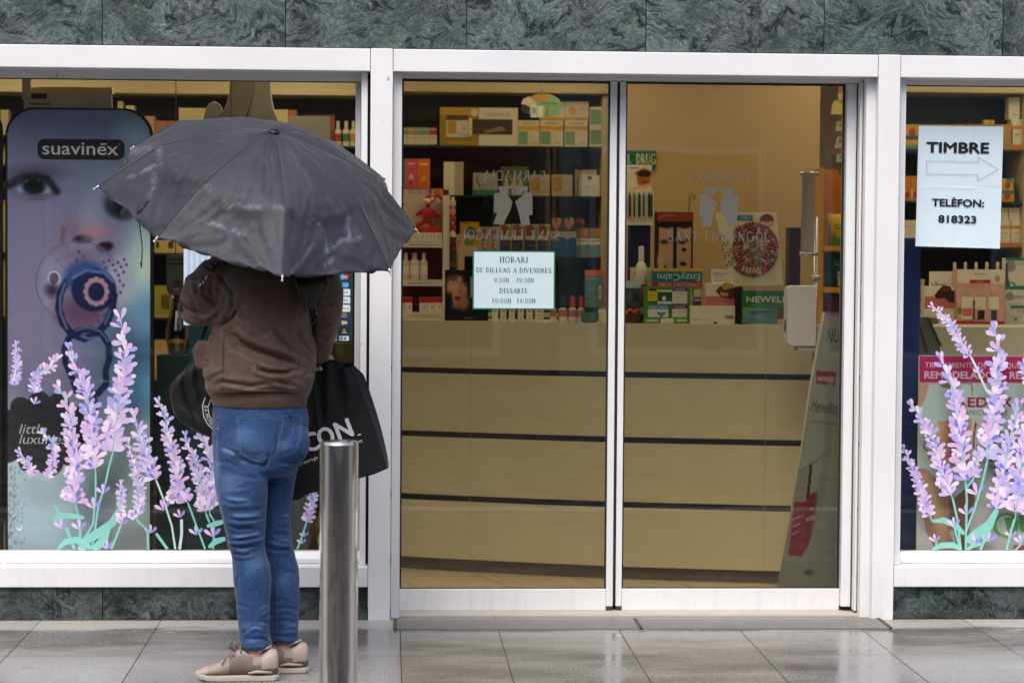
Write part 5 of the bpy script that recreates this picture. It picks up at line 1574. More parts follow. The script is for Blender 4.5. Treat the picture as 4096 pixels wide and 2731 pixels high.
cnt = empty('counter', (CP[4][0], CP[4][1] + .3, 0), 'long cream shop counter with navy stripes across its front', 'counter')
def strip(mb, z0, z1, off, depth=.5, mi=0):
    pts = [Vector((x, y - off, 0)) for x, y in CP]
    for p, q in zip(pts[:-1], pts[1:]):
        mb.face([(p.x, p.y, z0), (q.x, q.y, z0), (q.x, q.y, z1), (p.x, p.y, z1)], mi=mi)
        mb.face([(p.x, p.y, z1), (q.x, q.y, z1), (q.x, q.y + depth, z1), (p.x, p.y + depth, z1)], mi=mi)
        mb.face([(p.x, p.y, z0), (p.x, p.y + depth, z0), (q.x, q.y + depth, z0), (q.x, q.y, z0)], mi=mi)
COUNTER = pm('cream_counter_laminate', (206, 195, 160), .38, 0, .05, 2.0)
zz_ = [ZCT] + cl
for i in range(0, 8, 2):
    top, bot = zz_[i], zz_[i + 1]
    mb = MB(); strip(mb, bot, top, 0.0, .5 if i == 0 else .02); mb.build('front_panel' if i else 'counter_top', COUNTER, cnt)
for i in (1, 3, 5):
    mb = MB(); strip(mb, zz_[i + 1] + .0003, zz_[i] - .0003, -.006, .02); mb.build('navy_stripe', NAVYL, cnt)
mb = MB(); strip(mb, .008, zz_[7] - .0005, -.03, .02); mb.build('kick_board', pm('grey_brown_kick_board', (96, 84, 64), .5, 0, .06, 4), cnt)
mb = MB()
for px in (1886, 3025):
    x = xof(px, 1800, 1.2); y = cnt_y(x)
    mb.face([(x - .001, y - .0006, cl[6]), (x + .001, y - .0006, cl[6]), (x + .001, y - .0006, ZCT), (x - .001, y - .0006, ZCT)])
mb.build('joint', pm('faint_joint', (172, 160, 128), .6), cnt)
def on_counter(px, py=1200, back=.06):
    x = xof(px, py, 1.2); return cnt_y(x) + back

# ---------------------------------------------------------------- shelf goods behind the counter (first door leaf)
z61 = zoomer(1560, 280, 2.502); z62 = zoomer(1560, 750, 2.502); z64 = zoomer(2450, 800, 2.24)
def R(z, a, b, c, d): return (*z(a, b), *z(c, d))
YA = 3.03
CRM = (236, 226, 196); GRN = (130, 176, 130); YEL = (232, 176, 60)
tops = [((150, 160, 90), 'olive topped'), ((196, 160, 100), 'tan topped'), ((140, 164, 140), 'sage topped'), ((132, 160, 138), 'grey green topped'), ((186, 72, 66), 'red topped')]
for (a, b), (c, n) in zip(((138, 172), (176, 245), (249, 318), (321, 393), (397, 468)), tops):
    product('medicine_box', n + ' cream box in the short row beside the gold gift set', R(z61, a, 575, b, 752), YA, .08, CRM, [('r', 0, 0, 1, .42, c), ('r', .1, .1, .9, .14, (240, 235, 220)), ('r', .12, .56, .88, .60, c), ('r', 0, .93, 1, 1, c)], group='small boxes on the top shelf', z0=zM[0])
product('gift_set_box', 'wide gold and cream gift box with a window showing its contents', R(z61, 500, 378, 1280, 752), YA, .10, (176, 138, 40), [
    ('r', .0, 0, .5, .2, (206, 166, 58)), ('r', .5, 0, 1, 1, CRM), ('s', .74, .22, .10, 'GERMINAL', (150, 138, 110), .35), ('r', .08, .20, .36, .80, (96, 76, 34)), ('r', .08, .34, .36, .78, (226, 216, 190)), ('r', .10, .36, .21, .68, (196, 156, 70)), ('t', .30, .58, .10, 'G', (120, 110, 90)),
    ('r', .37, .28, .41, .74, (255, 236, 170)), ('r', .42, .30, .93, .70, (74, 58, 46)), ('p', [(.55, .62), (.78, .48), (.86, .58), (.62, .66)], (168, 132, 94)), ('e', .44, .13, .045, .10, (230, 222, 200)), ('r', .1, .9, .42, .93, (206, 176, 90))], cat='gift box', z0=zM[0])  # pale strip before the window is the gold's highlight, painted in
def cream_box(r, label, z0, kind):
    d = [('r', 0, .22, 1, .38, YEL), ('r', .03, .42, .45, .92, GRN), ('r', .2, .09, .8, .15, (190, 180, 150)), ('r', .6, .84, .9, .88, (180, 170, 150))] if kind == 0 else [('e', .3, .5, .16, .24, (232, 190, 90)), ('r', 0, .84, 1, 1, YEL), ('r', .55, .35, .9, .42, (200, 190, 160))] if kind == 1 else [('r', .04, .14, .62, .86, GRN), ('r', .82, .44, .86, .58, (140, 150, 130))]
    product('cream_jar_box', label, r, YA, .09, CRM, d, group='cream boxes with yellow bands', z0=z0)
cream_box(R(z61, 1283, 505, 1496, 752), 'cream box with yellow band, directly beside the gold gift set', zM[0], 0)
cream_box(R(z61, 1503, 505, 1734, 752), 'cream box with yellow band, middle of the lower three', zM[0], 0)
cream_box(R(z61, 1747, 505, 1978, 752), 'cream box with yellow band, beside the pair of green squared boxes', zM[0], 0)
ztop = rect(*R(z61, 1503, 505, 1734, 752), YA)[3]
cream_box(R(z61, 1500, 318, 1752, 500), 'upper cream box with yellow base behind the round green sign', ztop + .0005, 1)
cream_box(R(z61, 1756, 318, 1988, 500), 'upper cream box with yellow base and orange disc, clear of the sign', ztop + .0005, 1)
cream_box(R(z61, 1998, 575, 2184, 752), 'cream box with green square, lower of the stacked pair', zM[0], 2)
zt2 = rect(*R(z61, 1998, 575, 2184, 752), YA)[3]
cream_box(R(z61, 1998, 370, 2184, 570), 'cream box with green square, upper of the stacked pair', zt2 + .0005, 2)
# hanging round sign
YH_ = 2.6
sg = empty('hanging_sign', tuple(PV(*z61(1540, 480), YH_)), 'rounded green, orange and white sign hanging in front of the top shelf', 'sign')
mb = MB(); o = [PV(*z61(x, y), YH_) for x, y in arc_pts(1540, 362, 180, 122, 0, 360, 30)[:-1]]
mb.prism([(p.x, p.z) for p in o], YH_, YH_ + .01, (138, 178, 132))
x0, x1, za, zb = rect(*R(z61, 1310, 235, 1725, 490), YH_)
decorate(mb, x0, x1, za, zb, YH_, [('p', [(.22, .18), (.35, .04), (.55, .0), (.68, .08), (.64, .26), (.4, .30), (.22, .3)], (190, 140, 76)), ('p', [(.0, .42), (.06, .22), (.2, .12), (.34, .36), (.4, .44), (.2, .52)], (206, 198, 176)), ('p', [(-.02, .56), (.1, .44), (.22, .56), (.2, .86), (.04, .74)], (60, 48, 40)), ('r', .24, .46, .38, .95, (214, 226, 200)), ('r', .27, .55, .36, .8, (140, 176, 136)), ('r', .40, .5, .54, .95, (226, 222, 208)), ('t', .68, .43, .10, 'GERMINAL', (90, 110, 80), .44), ('p', [(.63, .55), (.65, .52), (.67, .86), (.61, .92)], (188, 116, 66))])
mb.build('sign_board', PRINT, sg)
mb = MB(); a = PV(*z61(1520, 240), YH_); b = PV(*z61(1520, 60), YH_); mb.tube([a, b, Vector((b.x, b.y, 2.7))], .008, (226, 222, 212), n=8); mb.build('cord', PRINT, sg)
# second shelf
product('slim_box', 'slim orange box standing upright beside a pink one', R(z61, 275, 890, 400, 1182), YA, .05, (226, 118, 40), [('r', .15, .12, .85, .17, (246, 200, 150)), ('e', .5, .55, .2, .08, (240, 160, 70)), ('t', .5, .7, .08, '27', (150, 60, 20)), ('e', .2, .95, .18, .08, (250, 220, 200)), ('e', .6, .94, .2, .08, (250, 220, 200))], group='slim bright boxes', z0=zM[1])
product('slim_box', 'slim pink box standing upright between green and orange ones', R(z61, 152, 890, 272, 1182), YA, .05, (220, 92, 124), [('r', .2, .11, .8, .16, (246, 190, 190)), ('e', .5, .52, .18, .10, (232, 190, 160)), ('e', .5, .66, .10, .10, (150, 50, 60)), ('e', .25, .94, .2, .08, (250, 220, 220))], group='slim bright boxes', z0=zM[1])
product('slim_box', 'slim green box half hidden by the door jamb', R(z61, 60, 890, 149, 1182), YA, .05, (90, 150, 60), [('r', .3, .12, .9, .17, (220, 230, 160))], group='slim bright boxes', z0=zM[1])
for a, b, l in ((538, 635, 'tall plain cream box, nearer the orange slim box of a pair'), (637, 735, 'tall plain cream box, farther from the orange slim box of a pair')):
    product('tall_box', l, R(z61, a, 920, b, 1248), YA, .06, CRM, [('t', .4, .55, .07, 'G', (120, 122, 96)), ('r', .62, .47, .74, .50, (160, 150, 120)), ('r', .4, .14, .6, .155, (170, 160, 130)), ('r', .3, .74, .7, .75, (180, 170, 140))], group='tall plain cream boxes', z0=zM[1])
product('toothpaste_box', 'silver grey box with a teal base on the second shelf', R(z61, 832, 1030, 1076, 1250), YA, .08, (206, 208, 206), [('r', 0, .76, 1, 1, (52, 150, 132)), ('p', [(.14, .2), (.2, .16), (.18, .36), (.32, .56), (.22, .7), (.24, .54), (.12, .4)], (60, 150, 130)), ('t', .62, .52, .24, '71', (190, 196, 204)), ('r', .1, .86, .6, .9, (120, 190, 170))], z0=zM[1])
product('display_card', 'pale green card standing behind three tiny bottles', R(z61, 1112, 968, 1388, 1250), YA + .10, .02, (158, 176, 128), [('r', .1, .2, .9, .26, (120, 146, 100))], cat='card', z0=zM[1])
for k, x in enumerate((1168, 1240, 1310)):
    bottle('sample_bottle', ('tiny white bottle, nearest the teal based box, of three', 'tiny white bottle, middle one of three', 'tiny white bottle, nearest the yellow fronted boxes, of three')[k], *[z61(x, 1085)[0], z61(x, 1085)[1], z61(x, 1250)[1]], 22, YA, (240, 236, 222), group='tiny white bottles', z0=zM[1])
for a, b, l in ((1400, 1598, 'cream box with a yellow picture, nearer the tiny bottles'), (1620, 1826, 'cream box with a yellow picture, nearer the white folded box')):
    product('cream_jar_box', l, R(z61, a, 1048, b, 1250), YA, .09, CRM, [('r', .04, .12, .5, .78, (226, 178, 66)), ('r', .2, .3, .3, .6, (240, 206, 120)), ('r', .6, .3, .9, .34, (200, 190, 160)), ('r', .6, .8, .95, .84, (210, 180, 90))], group='cream boxes with yellow pictures', z0=zM[1])
product('cream_jar_box', 'plain cream box standing behind the white folded box', R(z61, 1850, 1000, 2070, 1250), YA + .10, .09, CRM, [('r', .2, .08, .8, .11, (200, 186, 150))], z0=zM[1])
product('white_box', 'white box with a dark clasp at its top edge', R(z61, 1890, 1056, 2100, 1248), YA, .08, (236, 236, 226), [('r', .42, .04, .62, .2, (90, 110, 116)), ('r', .05, .05, .12, .13, (120, 160, 80)), ('r', .3, .5, .7, .54, (200, 200, 190)), ('r', .2, .62, .8, .64, (210, 210, 200))], z0=zM[1])
product('orange_box', 'thin orange box edge beside the white clasped box', R(z61, 2104, 1130, 2130, 1250), YA, .08, (196, 120, 66), [], z0=zM[1])
# clear screen standing on the counter
YSC = 2.1
sc = empty('clear_screen', tuple(PV(*z61(1280, 2200), YSC)), 'big clear screen with rounded corners standing on the counter before the shelves', 'screen')
x0, x1, za, zb = rect(*R(z61, 645, 765, 1912, 2390), YSC)
mb = MB(); mb.prism(rounded(x0, ZCT + .001, x1, zb, .06, 8, (1, 1, 0, 0)), YSC, YSC + .006); mb.build('sheet', ACRYL, sc)
mb = MB()
for x in (x0 + .15, x1 - .15): mb.box(x - .04, x + .04, YSC - .06, YSC + .08, ZCT + .001, ZCT + .02, (220, 220, 220))
mb.build('foot', PRINT, sc)
# third shelf
product('yellow_box', 'yellow and blue box with a white leaflet in front on the third shelf', R(z62, 702, 345, 890, 690), YA, .08, (222, 186, 44), [('p', [(.25, .3), (.5, .1), (.8, .2), (.9, .38), (.5, .36)], (70, 130, 140)), ('r', .1, .02, .5, .06, (190, 70, 40)), ('r', .15, .38, .7, .62, (240, 240, 226)), ('r', .2, .48, .7, .66, (120, 176, 60)), ('r', .1, .68, .95, .98, (236, 226, 190))], z0=zM[2])
for a, b, l in ((890, 990, 'purple flowered box nearer the yellow box, of the pair'), (992, 1096, 'purple flowered box nearer the navy based boxes, of the pair')):
    product('flower_box', l, R(z62, a, 395, b, 690), YA, .06, (214, 196, 180), [('p', [(.2, .1), (.8, .05), (.7, .45), (.3, .5)], (142, 84, 124)), ('e', .5, .32, .22, .10, (220, 170, 200)), ('p', [(.2, .55), (.8, .6), (.7, .8), (.4, .78)], (166, 86, 130)), ('e', .6, .66, .15, .06, (240, 226, 160))], group='purple flowered boxes', z0=zM[2])
for k, (a, b) in enumerate(((1100, 1220), (1226, 1345), (1352, 1475), (1480, 1606))):
    product('tea_box', ('first', 'second', 'third', 'fourth')[k] + ' navy based fruit box counted from the purple flowered boxes', R(z62, a, 368, b, 690), YA, .06, (232, 228, 206), [('p', [(.05, .1), (.35, .0), (.75, .08), (.7, .42), (.1, .4)], (150, 96, 60)), ('e', .2, .08, .16, .06, (196, 60, 50)), ('r', .8, .05, 1, .45, (160, 180, 80)), ('r', 0, .48, .85, 1, (44, 52, 92)), ('r', .84, .5, 1, .95, (150, 176, 90)), ('r', .1, .36, .8, .42, (250, 248, 236)), ('r', .15, .6, .7, .64, (110, 120, 170))], group='navy based fruit boxes', z0=zM[2])
for k, (a, b) in enumerate(((1609, 1732), (1735, 1862))):
    product('tissue_box', ('tall blue and white box next to the navy based boxes', 'tall blue and white box next to the pale blue pair')[k], R(z62, a, 300, b, 692), YA, .06, (40, 112, 178), [('r', 0, 0, 1, .34, (88, 92, 60)), ('e', .25, .12, .16, .10, (236, 150, 130)), ('e', .65, .10, .18, .10, (240, 190, 160)), ('e', .45, .22, .18, .08, (226, 160, 140)), ('r', 0, .36, 1, .50, (240, 240, 236)), ('t', .5, .45, .05, 'BEREN', (60, 70, 80), .8), ('p', [(0, .5), (.3, .56), (.6, .5)], (240, 240, 236)), ('r', .2, .72, .8, .74, (150, 190, 220))], group='tall blue boxes', z0=zM[2])
product('fruit_pack', 'small pack with pinkish fruit picture behind the pale blue boxes', R(z62, 1866, 302, 1946, 690), YA + .08, .05, (96, 100, 66), [('e', .3, .08, .28, .05, (236, 150, 130)), ('e', .75, .1, .25, .06, (226, 130, 110))], z0=zM[2])
for k, (a, b) in enumerate(((1864, 1988), (1992, 2120))):
    product('pale_blue_box', ('pale blue and white box next to the tall blue ones', 'pale blue and white box next to the shelf side')[k], R(z62, a, 406, b, 692), YA, .06, (130, 166, 176), [('r', 0, 0, 1, .36, (140, 146, 70)), ('e', .3, .14, .22, .10, (196, 120, 80)), ('e', .75, .16, .2, .14, (206, 150, 90)), ('r', 0, .36, 1, .58, (238, 238, 230)), ('r', .1, .42, .9, .46, (120, 130, 120)), ('e', .85, .6, .12, .05, (110, 160, 60))], group='pale blue boxes', z0=zM[2])

# ---------------------------------------------------------------- cosmetics stand by the door jamb
YCS = 1.75
cs = empty('display_stand', tuple(PV(*z62(330, 1310), YCS + .1)), 'white cosmetics stand with dark red shelves beside the door jamb', 'display stand')
x0, x1, za, zb = rect(*R(z62, 40, 10, 596, 1312), YCS)
za = ZCT + .001
WCARD = (232, 226, 210)
mb = MB(); mb.box(x0, x1, YCS + .18, YCS + .2, za, zb, (104, 30, 34)); mb.build('back_panel', PRINT, cs)
xr = rect(*R(z62, 530, 10, 596, 1312), YCS)[0]
mb = MB(); mb.box(xr, x1, YCS, YCS + .18, za, zof(z62(0, 78)[1], YCS, 1800), WCARD); mb.build('side_panel', PRINT, cs, bevel=.002)
for k, (ya_, yb_, t) in enumerate(((545, 600, 'TRATAMIENTO DE UÑAS'), (925, 985, 'PARA UNAS PERFECTAS'), (1250, 1312, 'PARA UNAS PERFECTAS'))):
    xa, xb, z0_, z1_ = rect(*R(z62, 40, ya_, 528, yb_), YCS - .004)
    if k == 2: z0_ = ZCT + .002
    mb = MB(); mb.box(xa, xb, YCS - .004, YCS + .179, z0_, z1_, WCARD)
    mb.text(t, ((xa + xb) / 2 + .03, YCS - .0048, z0_ + (z1_ - z0_) * .3), (1, 0, 0), (0, 0, 1), (z1_ - z0_) * .36, (120, 110, 100), width=(xb - xa) * .66)
    mb.build('shelf', PRINT, cs)
sh1z = zof(z62(0, 545)[1], YCS - .004, 1750); sh2z = zof(z62(0, 925)[1], YCS - .004, 1750); sh3z = zof(z62(0, 1250)[1], YCS - .004, 1750)
xa, xb, z0_, z1_ = rect(*R(z62, 40, 8, 524, 400), YCS + .12)
mb = MB(); mb.box(xa, xb, YCS + .12, YCS + .135, sh1z + .001, z1_, (222, 206, 196))
decorate(mb, xa, xb, z0_, z1_, YCS + .12, [('r', .0, .0, 1, .03, (200, 60, 50)), ('s', .38, .145, .10, 'LA AVALA', (70, 90, 74), .62), ('p', [(.0, .42), (.22, .38), (.24, .43), (.02, .47)], (226, 110, 90)), ('p', [(.05, .62), (.25, .60), (.26, .64), (.1, .67)], (226, 110, 90)), ('r', .82, .0, .98, .18, (206, 120, 80)), ('r', .72, .03, .78, .2, (110, 130, 120))])
mb.build('header_card', PRINT, cs)
# red plush donkey: body, head with pale muzzle, ears, arms and legs
def Q(x, y, d=0.0): return PV(*z62(x, y), YCS + .06 + d)
PLUSH = pm('red_plush', (176, 30, 28), .95, 0, .15, 60, .6, 260, .1, .5)
mm = MPP(YCS + .06) / 2.502
mb = MB()
mb.ball(Q(375, 275), 68 * mm, .05, 90 * mm); mb.ball(Q(405, 110), 60 * mm, .04, 48 * mm)
for pts, r in (([(330, 230), (285, 260), (262, 285)], 24), ([(420, 230), (480, 290), (510, 300)], 26), ([(340, 350), (290, 372), (255, 380)], 30), ([(400, 350), (430, 380), (400, 410)], 30), ([(455, 80), (500, 90), (520, 130)], 18), ([(395, 70), (385, 40), (410, 20)], 12), ([(380, 180), (390, 140), (400, 110)], 34)):
    mb.tube([Q(x, y, -.02) for x, y in pts], [r * mm * .8, r * mm, r * mm * .8], n=10)
pl = link_mesh('plush_toy', smooth_mesh(mb, .004, 3)); pl.data.materials.append(PLUSH); prop(pl, 'red plush donkey with a pale muzzle sitting on the cosmetics stand', 'toy')
mb = MB(); mb.ball(Q(370, 140, -.045), 42 * mm, .025, 32 * mm, (226, 206, 160)); mb.ball(Q(425, 118, -.05), 22 * mm, .014, 20 * mm, (232, 216, 180)); mb.build('muzzle', PRINT, pl)
mb = MB(); mb.ball(Q(446, 122, -.062), 7 * mm, .004, 9 * mm, (30, 34, 40), 8, 6); mb.build('eye', PRINT, pl)
for k, (a, b) in enumerate(((200, 280), (284, 360), (364, 440), (444, 522))):
    product('nail_polish_box', ('first', 'second', 'third', 'fourth')[k] + ' red topped box under the plush donkey, counted from the jamb', R(z62, a, 395, b, 545), YCS + .005, .05, (236, 228, 214), [('r', 0, 0, 1, .38, (200, 44, 44)), ('p', [(.5, .6), (.7, .54), (.66, .74), (.5, .8)], (226, 130, 110))], group='red topped boxes on the cosmetics stand', z0=sh1z + .0005)
for k, (c, w) in enumerate(((158, 70), (246, 104), (338, 76))):
    bottle('remover_bottle', ('pink and white bottle half hidden by the jamb', 'pink and white bottle, widest and in the middle of three', 'pink and white bottle with bare shelf beside it')[k], *[z62(c, 650)[0], z62(c, 652)[1], z62(c, 920)[1]], w / 2.502, YCS + .02, (226, 196, 192), (226, 206, 200), (238, 232, 226), group='pink and white bottles', z0=sh2z + .0005)
for k, (a, b) in enumerate(((90, 143), (147, 222), (295, 368), (372, 447), (450, 523))):
    product('nail_polish_box', ('bottom row red topped box half hidden by the jamb', 'bottom row red topped box just before the gap', 'bottom row red topped box just after the gap', 'bottom row red topped box second after the gap', 'bottom row red topped box at the white side panel')[k], R(z62, a, 1100, b, 1250), YCS + .005, .05, (234, 226, 214), [('r', 0, 0, 1, .36, (190, 36, 40)), ('p', [(.6, .55), (.78, .52), (.7, .78), (.6, .8)], (200, 60, 50))], group='red topped boxes on the cosmetics stand', z0=sh3z + .0005)
# rack of nail polish beside it
YN = 1.72
nr = empty('polish_rack', tuple(PV(*z62(628, 800), YN)), 'narrow upright rack of pink, red and wine nail polishes', 'rack')
x0, x1, za, zb = rect(*R(z62, 600, 90, 662, 1300), YN + .05)
mb = MB(); mb.box(x0, x1, YN + .05, YN + .07, ZCT + .001, zb, (52, 44, 40)); mb.build('back_panel', PRINT, nr)
for y, c in ((155, (226, 180, 150)), (240, (220, 140, 130)), (315, (176, 56, 76)), (400, (170, 40, 54)), (470, (236, 216, 200)), (540, (110, 30, 44)), (625, (90, 34, 40)), (700, (70, 50, 46)), (770, (120, 60, 60))):
    mb = MB(); p = PV(*z62(628, y), YN + .025); w = 30 * MPP(YN) / 2.502
    mb.lathe([(0, -w), (w, -w * .9), (w, w * .5), (w * .6, w * .8), (w * .5, w * 1.2)], p, c, n=12); mb.lathe([(w * .5, w * 1.2), (w * .5, w * 2.1), (0, w * 2.1)], p, (30, 28, 28) if y > 500 else (220, 214, 206), n=10)
    mb.build('polish_bottle', PRINT, nr)
# leaflet with hands of green and skin colour behind the face display
product('leaflet', 'green and flesh coloured leaflet leaning behind the made-up face display', R(z62, 655, 470, 745, 830), 1.9, .01, (206, 168, 136), [('p', [(0, .1), (.3, .3), (.2, .6), (0, .5)], (96, 146, 60)), ('p', [(.3, .2), (.9, .0), (1, .5), (.5, .8)], (226, 190, 160)), ('r', .1, .8, 1, 1, (180, 90, 60))], cat='leaflet', z0=ZCT + .001)
# make-up display with a woman's face
YF = on_counter(1900) + .02
x0, x1, za, zb = rect(*R(z62, 552, 826, 985, 1316), YF)
za = ZCT + .0005
fd_ = empty('makeup_display', ((x0 + x1) / 2, YF, za), 'black make-up display with a photograph of a woman\'s face', 'display')
mb = MB(); mb.box(x0, x1, YF + .003, YF + .09, za, zb, (20, 18, 18)); mb.build('display_box', PRINT, fd_, bevel=.002)
Pf = Paint(90, 100, (zb - za) / (x1 - x0), (20, 17, 17))
Pf.ell(.27, .40, .24, .42, (196, 140, 112), .10, .15); Pf.ell(.42, .62, .14, .2, (170, 116, 92), .4); Pf.ell(.18, .30, .16, .22, (214, 160, 132), .5); Pf.ell(.05, .70, .12, .30, (20, 17, 17), .25); Pf.ell(.60, .15, .20, .22, (22, 17, 15), .3); Pf.ell(.30, .02, .26, .10, (24, 18, 16), .4)
Pf.stroke([(.10, .17), (.18, .13), (.27, .16)], .016, (44, 28, 22)); Pf.stroke([(.40, .16), (.47, .14), (.53, .19)], .016, (44, 28, 22))
Pf.ell(.18, .205, .052, .022, (232, 220, 208), .2); Pf.ell(.185, .207, .022, .024, (30, 26, 24), .2); Pf.stroke([(.12, .20), (.18, .175), (.26, .205)], .012, (20, 16, 14)); Pf.ell(.45, .235, .045, .02, (226, 210, 196), .2); Pf.ell(.45, .236, .02, .022, (30, 26, 24), .2); Pf.stroke([(.40, .232), (.45, .21), (.51, .24)], .012, (20, 16, 14))
Pf.stroke([(.34, .22), (.36, .36), (.33, .42)], .022, (176, 118, 94), .8); Pf.ell(.33, .425, .034, .022, (140, 84, 68), .6)
Pf.ell(.27, .545, .078, .030, (170, 34, 44), .2); Pf.ell(.29, .585, .066, .032, (190, 44, 54), .2); Pf.stroke([(.20, .56), (.35, .57)], .006, (90, 16, 24)); Pf.stroke([(.13, .45), (.12, .88)], .016, (40, 38, 38)); Pf.ell(.27, .72, .10, .05, (150, 100, 80), .6)
Pf.rect(.55, .02, 1, .16, (28, 22, 20)); Pf.rect(.58, .12, .99, .55, (196, 190, 176), k=.8); Pf.rect(.02, .93, .98, .99, (34, 32, 32)); Pf.rect(.45, .945, .65, .965, (120, 116, 108))
Pf.build('face_picture', lambda u, v: (x0 + .003 + u * (x1 - x0 - .006), YF, zb - .003 - v * (zb - za - .005)), PAPER, fd_)
# small boxes in front of the opening hours notice
for k, ((a, b), c) in enumerate(zip(((1022, 1080), (1108, 1165), (1194, 1250), (1284, 1340), (1368, 1430), (1454, 1536)), ((150, 170, 90), (160, 150, 110), (120, 160, 80), (206, 150, 60), (170, 140, 110), (200, 120, 80)))):
    product('drops_box', ('first', 'second', 'third', 'fourth', 'fifth', 'sixth')[k] + ' little cream box below the hours notice, counted from the face display', R(z62, a, 1180, b, 1306), on_counter(2050) + .01, .05, (236, 230, 204), [('r', .2, .30, .8, .42, c), ('r', .1, .62, .9, .66, (190, 180, 150)), ('r', .3, .78, .7, .84, c)], group='little cream boxes on the counter', z0=ZCT + .0006)
YC2 = on_counter(2330) + .03
for k, ((a, b), c) in enumerate(zip(((1605, 1672), (1688, 1780), (1784, 1876), (1878, 1950)), ((176, 168, 150), (52, 46, 44), (206, 62, 46), (196, 66, 44)))):
    bottle('drops_bottle', ('bottle with grey lid beside the hours notice', 'bottle with black lid below the screen', 'bottle with bright red lid next to the black lidded one', 'bottle with orange red lid next to the teal card')[k], z62((a + b) / 2, 0)[0], z62(0, 1085)[1], z62(0, 1306)[1], (b - a) / 2.502, YC2, (222, 208, 186), c, (190, 120, 100), cat='bottle', group='bottles with coloured lids', neck=.45, z0=ZCT + .0006)
product('display_card', 'teal and orange advertising card standing by the meeting stiles', R(z62, 1952, 826, 2180, 1200), YC2 + .03, .012, (98, 142, 134), [('r', 0, 0, 1, .16, (216, 122, 76)), ('r', .82, .16, 1, 1, (206, 120, 92)), ('r', .58, .42, .72, .78, (214, 206, 168)), ('r', .62, .5, .68, .7, (150, 150, 120)), ('r', .06, .22, .6, .25, (150, 186, 176)), ('r', .06, .5, .4, .52, (150, 186, 176)), ('e', .08, .84, .05, .03, (230, 140, 80))], cat='card')
mb = MB(); p = PV(*z62(2000, 1330), YC2 - .02); p.z = ZCT + .0006
mb.lathe([(0, 0), (.030, 0), (.040, .012), (.042, .045), (.039, .045), (.036, .014), (0, .010)], p, (62, 118, 100), n=24)
prop(mb.build('tray', PRINT), 'small round teal tray on the counter under the teal card', 'tray')
product('paper_sheet', 'white folded sheet standing at the counter edge beside the tray', R(z62, 2086, 1225, 2176, 1356), YC2 - .03, .02, (236, 228, 196), [], cat='paper', z0=ZCT + .0006)

# ---------------------------------------------------------------- goods seen through the second leaf
z63_ = zoomer(2450, 300, 2.24)
def sgn(t, name, label, r, Y, col, decor, depth=.01, cat='sign', **k): return product(name, label, r, Y, depth, col, decor, cat=cat, **k)
sgn(0, 'wall_sign', 'green sign with white block lettering on the beige wall', R(z63_, 40, 678, 388, 845), 2.735, (34, 108, 74), [('s', .32, .70, .5, 'L', (222, 216, 196), .10), ('s', .745, .70, .52, 'DRUG', (222, 216, 196), .50), ('s', .62, .94, .16, 'ZA', (200, 200, 170), .1)])
YT1 = on_counter(2560) + .22
mk = empty('pencil_display', tuple(PV(*z64(240, 220), YT1)), 'white make-up pencil display with a face header card beside the door stile', 'display')
x0, x1, za, zb = rect(*R(z63_, 60, 805, 352, 1040), YT1 + .06)
mb = MB(); mb.box(x0, x1, YT1 + .06, YT1 + .07, za, zb, (230, 222, 200)); xx0, xx1, zz0, zz1 = x0, x1, za, zb
mb.build('header_card', PRINT, mk)
Pp = Paint(60, 48, (zb - za) / (x1 - x0), (228, 220, 198))
Pp.rect(.0, .0, .72, .28, (240, 234, 214)); Pp.rect(.3, .1, .6, .16, (170, 160, 140))
Pp.ell(.76, .52, .22, .30, (176, 104, 70), .15); Pp.ell(.76, .33, .24, .10, (60, 34, 24), .3); Pp.ell(.68, .42, .06, .02, (50, 30, 24), .3); Pp.ell(.86, .42, .06, .02, (50, 30, 24), .3); Pp.ell(.78, .66, .07, .03, (130, 50, 40), .3); Pp.stroke([(.3, .98), (.6, .88), (.98, .76)], .05, (226, 176, 146))
Pp.build('face_picture', lambda u, v: (xx0 + u * (xx1 - xx0), YT1 + .0594, zz1 - v * (zz1 - zz0)), PAPER, mk)
x0, x1, za, zb = rect(*R(z63_, 60, 1030, 366, 1345), YT1)
mb = MB(); mb.box(x0, x1, YT1, YT1 + .058, za, zb, (232, 224, 200)); decorate(mb, x0, x1, za, zb, YT1, [('s', .55, .93, .12, 'NLINE', (150, 140, 120), .5)]); mb.build('tray', PRINT, mk)
for k, x in enumerate((115, 155, 195, 240, 280, 328, 350)):
    c = ((30, 60, 44), (70, 60, 44), (60, 70, 50), (34, 80, 56), (70, 66, 50), (30, 70, 50), (44, 50, 40))[k]
    a, b = PV(*z63_(x, 1270), YT1 - .006), PV(*z63_(x, 1050), YT1 - .006)
    mb = MB(); mb.tube([a, a.lerp(b, .86), b], [.0038 + .002 * (k % 2), .0038 + .002 * (k % 2), .001], c, n=8); mb.build('pencil', PRINT, mk)
mb = MB(); p = PV(*z64(240, 222), YT1 + .03); mb.box(p.x - .05, p.x + .05, YT1 + .01, YT1 + .05, ZCT + .001, p.z + .004, (30, 34, 70)); mb.build('stand_foot', PRINT, mk)
# pump bottle
YPB = on_counter(2570) + .10
pbx, pby = z64(262, 0)[0], z64(0, 400)[1]
pb = bottle('pump_bottle', 'white pump bottle standing between the pencil display and the face cards', pbx, z64(0, 410)[1], z64(0, 604)[1] + 130, 46, YPB, (232, 226, 210), (236, 230, 214), (150, 90, 70), neck=.2, z0=ZCT + .0006)
